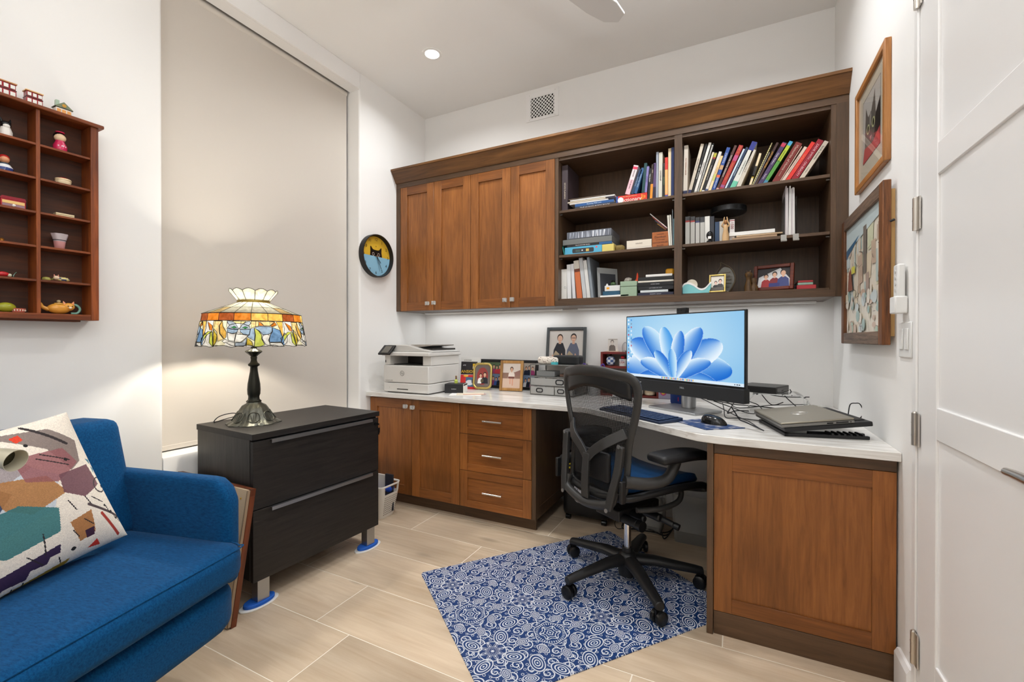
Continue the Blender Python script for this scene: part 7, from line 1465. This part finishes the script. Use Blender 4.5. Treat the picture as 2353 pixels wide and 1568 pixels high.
rm = thing('remote_control', 'white remote control resting in its wall holder', 'remote', (ROOM_X, -1.153, 1.222), rot=(0, 0, -pi/2))
RMW = mat('remote_white', (226, 226, 224), .4)
G().box(-.022, .022, -.026, -.006, .02, .158).build('remote', RMW, rm, bevel=.005); G().box(-.027, .027, -.034, -.001, 0, .055).build('holder', RMW, rm, bevel=.004)
for k in range(4): G().cyl((0, -.0262, .075+.02*k), (0, -.0275, .075+.02*k), .006, n=12).build('button', mat('pale_button', (206, 206, 204), .5), rm, smooth=40)
sw_ = thing('light_switch', 'white double dimmer switch plate under the remote', 'switch', (ROOM_X, -1.162, 1.082), rot=(0, 0, -pi/2))
G().box(-.058, .058, -.005, 0, 0, .112).build('plate', RMW, sw_, bevel=.003)
for x in (-.024, .024): G().box(x-.017, x+.017, -.009, -.005, .025, .092).build('paddle', RMW, sw_, bevel=.002); G().box(x+.010, x+.014, -.0105, -.009, .04, .06).build('slider', RMW, sw_)
# ================================================================ printer's-tray shelf on the left wall
SX = .085; SY1 = -2.157; NC, PC_ = 4, .1495; SZ0, PZ = 1.2306, .1214; NR = 6
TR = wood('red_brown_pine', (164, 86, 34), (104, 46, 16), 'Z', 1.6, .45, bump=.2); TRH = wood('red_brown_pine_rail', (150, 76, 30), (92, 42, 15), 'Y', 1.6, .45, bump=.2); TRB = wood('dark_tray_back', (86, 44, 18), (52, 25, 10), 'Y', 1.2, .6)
ts_ = thing('display_shelf', 'old wooden cubby display shelf of trinkets hanging on the left wall', 'shelf')
yl = SY1-.0235-NC*PC_-.012; ztop = SZ0+NR*PZ
G().box(.001, SX, SY1-.0235, SY1, SZ0-.021, ztop).build('side', TR, ts_, bevel=.0015); G().box(.001, SX, yl, yl+.0235, SZ0-.021, ztop).build('side', TR, ts_, bevel=.0015)
G().box(.001, SX+.012, yl-.012, SY1+.014, ztop, ztop+.013).build('top_board', TRH, ts_, bevel=.003); G().box(.001, SX, yl+.0235, SY1-.0235, SZ0-.021, SZ0).build('bottom_board', TRH, ts_, bevel=.0015); G().box(.001, SX-.03, yl+.02, SY1-.045, SZ0-.027, SZ0-.021).build('lower_strip', TRH, ts_)
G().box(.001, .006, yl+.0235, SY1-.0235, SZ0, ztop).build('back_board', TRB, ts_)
for k in range(1, NC+1):
    y = SY1-.0235-k*PC_+.0055
    if k < NC: G().box(.006, SX-.002, y-.0055, y+.0055, SZ0, ztop).build('divider', TR, ts_, bevel=.001)
for r_ in range(1, NR): G().box(.006, SX-.004, yl+.0235, SY1-.0235, SZ0+r_*PZ-.008, SZ0+r_*PZ).build('shelf', TRH, ts_, bevel=.001)
def tr(name, label, px, py, row, fn, cat='figurine', x=.05, group=None, rz=None):
    p = at(px, py, x=x); z = SZ0+row*PZ+.0006 if row < 6 else ztop+.0136
    t = thing(name, label, cat, (x, p.y, z), pi/2 if rz is None else rz, group); fn(t); return t      # local -y faces the room? (x axis of the shelf)
# after the quarter turn local -y looks to +x (into the room), local x runs along -y .. +y
def house(w_, d_, h_, wall, roof, gable=False, win=(236, 236, 230)):
    def f(t):
        G().box(-w_/2, w_/2, -d_/2, d_/2, 0, h_*.55, c=wall).box(-w_/2-.001, w_/2+.001, -d_/2-.001, d_/2+.001, h_*.5, h_*.56, c=(60, 44, 40)).build('walls', GLAZE, t, bevel=.001)
        if gable: G().prism([(-w_*.6, h_*.55), (w_*.6, h_*.55), (0, h_)], -d_/2-.002, d_/2+.002, 'xz', c=roof).build('roof', GLAZE, t); G().box(-w_*.42, -w_*.2, -.004, .01, h_*.7, h_*1.12, c=(170, 190, 170)).build('chimney', GLAZE, t); G().cyl((0, -d_/2-.003, h_*.72), (0, -d_/2-.0035, h_*.72), .006, n=12, c=(200, 150, 60)).build('medallion', GLAZE, t)
        else: G().box(-w_/2+.001, w_/2-.001, -d_/2+.001, d_/2-.001, h_*.56, h_*.92, c=wall).box(-w_/2-.002, w_/2+.002, -d_/2-.002, d_/2+.002, h_*.92, h_, c=roof).build('upper_floor', GLAZE, t, bevel=.0008)
        for k in range(3):
            x = -w_*.32+k*w_*.32; G().box(x-w_*.11, x+w_*.11, -d_/2-.0012, -d_/2, h_*.62, h_*.84, c=win).build('window', GLAZE, t) if not gable else None
            G().box(x-w_*.12, x+w_*.12, -d_/2-.0014, -d_/2, h_*.1, h_*.42, c=(226, 160, 90) if gable else win).build('window', GLAZE, t)
    return f
tr('china_shop', 'red china shop with a striped awning at the left end of the shelf top', 10, 212, 6, house(.05, .03, .055, (150, 30, 40), (196, 140, 90)), 'ornament', group='little china houses')
tr('china_house', 'red and white two-storey china townhouse on the shelf top', 76, 235, 6, house(.042, .03, .052, (150, 28, 36), (220, 176, 120)), 'ornament', group='little china houses')
tr('china_cottage', 'gabled china cottage with a chimney on the shelf top', 143, 258, 6, house(.044, .03, .05, (226, 222, 210), (120, 130, 104), True), 'ornament', group='little china houses')
def doll(t): G().lathe([(.008, 0), (.019, .002), (.02, .02), (.013, .036), (.013, .04)], 20, cf=lambda k: (196, 40, 84)).build('kimono', GLAZE, t, smooth=60); G().sph((0, 0, .052), (.017, .016, .016), c=(236, 206, 170)).build('face', GLAZE, t, smooth=60); G().sph((0, .004, .057), (.018, .016, .016), c=(20, 16, 18)).build('hair', GLAZE, t, smooth=60); G().lathe([(.012, .07), (.013, .073), (.003, .074)], 18, c=(206, 40, 80)).build('cap', GLAZE, t, smooth=40); [G().sph((.015*cos(a), .015*sin(a)-.003, .018), .0035, 8, 6, c=(240, 210, 220)).build('blossom', GLAZE, t) for a in (-2.2, -1.57, -.9)]
tr('kimono_doll', 'little doll in a pink kimono with black hair in the top cubby', 138, 345, 5, doll)
def catf(t): G().lathe([(.006, 0), (.016, 0), (.017, .016), (.012, .032)], 16, c=(224, 220, 214)).build('body', GLAZE, t, smooth=60); G().sph((0, 0, .042), (.014, .013, .013), c=(24, 24, 26)).build('head', GLAZE, t, smooth=60); G().sph((0, -.008, .036), (.009, .006, .009), c=(232, 228, 222)).build('muzzle', GLAZE, t, smooth=60); [G().cyl((s*.009, 0, .05), (s*.012, 0, .064), .005, .001, 8, c=(24, 24, 26)).build('ear', GLAZE, t) for s in (-1, 1)]
tr('cat_figurine', 'black and white china cat in the second cubby of the top row', 13, 308, 5, catf)
def clown(t): G().lathe([(.004, 0), (.02, 0), (.022, .012), (.014, .024), (.010, .03)], 18, cf=lambda k: [(226, 226, 226), (40, 60, 120), (226, 226, 226), (70, 80, 90)][k]).build('body', GLAZE, t, smooth=50); G().sph((0, 0, .042), .013, c=(216, 150, 110)).build('face', GLAZE, t, smooth=60); G().sph((0, .003, .047), (.0145, .0135, .013), c=(170, 36, 34)).build('scarf', GLAZE, t, smooth=60)
tr('nesting_doll', 'tiny red-scarfed figure sitting on a blue and white base', 10, 388, 4, clown)
tr('lidded_pot', 'small cream and red lidded pot in the second row', 145, 422, 4, lambda t: (G().lathe([(.012, 0), (.02, .002), (.023, .012), (.022, .016)], 24, c=(226, 206, 170)).build('pot', GLAZE, t, smooth=50), G().lathe([(.024, .016), (.022, .021), (.012, .026), (.003, .028)], 24, cf=lambda k: (222, 200, 160) if k == 0 else (150, 30, 34)).build('lid', GLAZE, t, smooth=50)), 'pot')
tr('tin_box', 'red printed tin box with a slanted lid', 27, 475, 3, lambda t: (G().box(-.03, .03, -.016, .016, 0, .026, c=(176, 46, 52)).build('box', GLAZE, t, bevel=.001), G().prism([(-.032, .026), (.032, .026), (.028, .036), (-.028, .036)], -.017, .017, 'xz', c=(140, 24, 40)).build('lid', GLAZE, t), G().box(-.027, .027, -.0168, -.016, .012, .022, c=(226, 190, 120)).box(-.027, .027, -.0168, -.016, .003, .011, c=(150, 120, 130)).build('label', GLAZE, t), G().sph((0, -.02, .006), .005, 8, 6, c=(230, 230, 226)).build('clasp', GLAZE, t)), 'tin')
tr('domino_box', 'flat ivory domino case with two layers', 147, 497, 3, lambda t: [G().box(-.026, .026, -.012, .012, z, z+.006).build('slab', mat('ivory', (222, 204, 164), .35), t, bevel=.001) for z in (0, .0068)], 'box')
tr('crown_vase', 'pink and grey vase with a crown-shaped rim', 137, 568, 2, lambda t: (G().lathe([(.012, 0), (.0135, .001), (.017, .028), (.018, .032)], 28, cf=lambda k: (206, 150, 150) if k == 1 else (170, 170, 176)).build('cup', GLAZE, t, smooth=60), G().lathe([(.0185, .0325), (.019, .036), (.023, .052), (.0235, .056)], 40, rf=lambda r, z, a: r*(1+.06*cos(8*a)) if z > .05 else r, c=(186, 174, 176), caps=False).build('crown_rim', GLAZE, t, smooth=60), G().lathe([(.0182, .031), (.0188, .0335), (.0182, .035)], 28, c=(60, 44, 50), caps=False).build('band', GLAZE, t)), 'vase')
tr('gold_bead', 'tiny gold ornament at the frame edge of the fourth row', 4, 548, 2, lambda t: G().lathe([(.003, 0), (.006, 0), (.005, .004), (.0065, .009), (.001, .014)], 14).build('bead', mat('old_gold', (190, 130, 60), .3, .8), t, smooth=50), 'ornament')
tr('mini_teapot', 'tiny green and yellow teapot in the fifth row', 106, 638, 1, lambda t: (G().lathe([(.004, 0), (.011, .001), (.0125, .006), (.010, .011), (.002, .0135)], 18, c=(160, 156, 80)).build('pot', GLAZE, t, smooth=60), G().tube([(.011, 0, .005), (.018, 0, .008), (.02, 0, .011)], .002, 6, sm=3, c=(130, 140, 70)).build('spout', GLAZE, t), G().tube([(-.011, 0, .009), (-.018, 0, .009), (-.012, 0, .003)], .0016, 6, sm=3, c=(40, 50, 40)).build('handle', GLAZE, t)), 'teapot')
def piglet(t): G().sph((.004, 0, .009), (.02, .011, .009), 16, 10, cf=lambda u, v: (210, 196, 130) if (int(u*10)+int(v*6)) % 3 else (60, 70, 110)).build('body', GLAZE, t, smooth=60); G().sph((-.014, -.002, .013), (.009, .008, .008), c=(226, 200, 170)).build('head', GLAZE, t, smooth=60); [G().cyl((-.014+s*.005, 0, .019), (-.014+s*.006, 0, .026), .003, .0005, 6, c=(210, 130, 110)).build('ear', GLAZE, t) for s in (-1, 1)]
tr('cat_trinket', 'small patterned lying cat trinket in the fifth row', 141, 640, 1, piglet)
tr('red_bird', 'red and white ornament at the frame edge of the fifth row', 10, 628, 1, lambda t: (G().sph((-.004, 0, .01), (.016, .009, .009), c=(180, 36, 40)).build('body', GLAZE, t, smooth=60), G().sph((.012, -.002, .007), .006, 10, 6, c=(206, 206, 180)).build('head', GLAZE, t, smooth=60)), 'ornament')
tr('green_sprig', 'tiny dark green sprig in the fifth row', 30, 622, 1, lambda t: G().tube([(0, 0, 0), (.002, 0, .01), (.008, 0, .02)], .002, 6, sm=3, c=(40, 70, 44)).tube([(0, 0, .004), (-.006, 0, .012)], .0018, 6, c=(40, 70, 44)).build('sprig', GLAZE, t), 'ornament')
tr('green_fruit', 'olive green china fruit in the bottom row', 13, 708, 0, lambda t: (G().sph((0, 0, .017), (.025, .016, .017), c=(150, 150, 40)).build('fruit', GLAZE, t, smooth=60), G().tube([(.02, 0, .02), (.03, 0, .018), (.034, 0, .010)], .0012, 6, sm=3, c=(60, 60, 40)).build('stem', GLAZE, t)), 'ornament')
tr('basket_dish', 'small red and cream woven-pattern dish in the bottom row', 42, 716, 0, lambda t: G().lathe([(.014, 0), (.016, .001), (.019, .014), (.0185, .0145)], 28, cf=lambda k: (190, 100, 84)).build('dish', GLAZE, t, smooth=40) and [G().sph((.0175*cos(a), .0175*sin(a), .008), (.002, .002, .004), 6, 4, c=(236, 214, 196)).build('motif', GLAZE, t) for a in [i*pi/8 for i in range(16)]], 'dish')
def teapot(t):
    OR = (214, 150, 60)
    G().sph((0, 0, .02), (.033, .02, .02), c=OR).build('body', GLAZE, t, smooth=60); G().sph((.026, -.006, .028), (.017, .014, .015), c=(220, 156, 66)).build('cat_head', GLAZE, t, smooth=60)
    for s in (-1, 1): G().cyl((.026+s*.011, -.004, .037), (.026+s*.015, -.004, .049), .006, .001, 8, c=(226, 150, 110)).build('ear', GLAZE, t); G().sph((.026+s*.006, -.0195, .03), (.002, .001, .002), 8, 6, c=(40, 60, 40)).build('eye', GLAZE, t)
    G().sph((.026, -.02, .024), (.005, .003, .004), 10, 6, c=(240, 220, 190)).build('muzzle', GLAZE, t, smooth=60)
    G().tube([(-.028, 0, .016), (-.044, 0, .024), (-.05, 0, .036), (-.06, 0, .04)], lambda q: .008-.004*q, 10, sm=5, c=OR).build('tail_spout', GLAZE, t, smooth=60)
    G().tube([(.034, 0, .004), (.052, 0, .006), (.06, 0, .022), (.05, 0, .036), (.038, 0, .036)], .0042, 8, sm=5, c=(120, 166, 150)).build('handle', GLAZE, t, smooth=60)
    G().lathe([(.014, .037), (.013, .041), (.005, .043)], 18, c=(196, 150, 70)).build('lid', GLAZE, t, smooth=50); G().sph((-.0, 0, .048), (.006, .005, .005), c=(190, 170, 130)).build('finial_mouse', GLAZE, t, smooth=50)
tr('cat_teapot', 'orange cat-shaped china teapot with a green handle', 135, 710, 0, teapot, 'teapot')
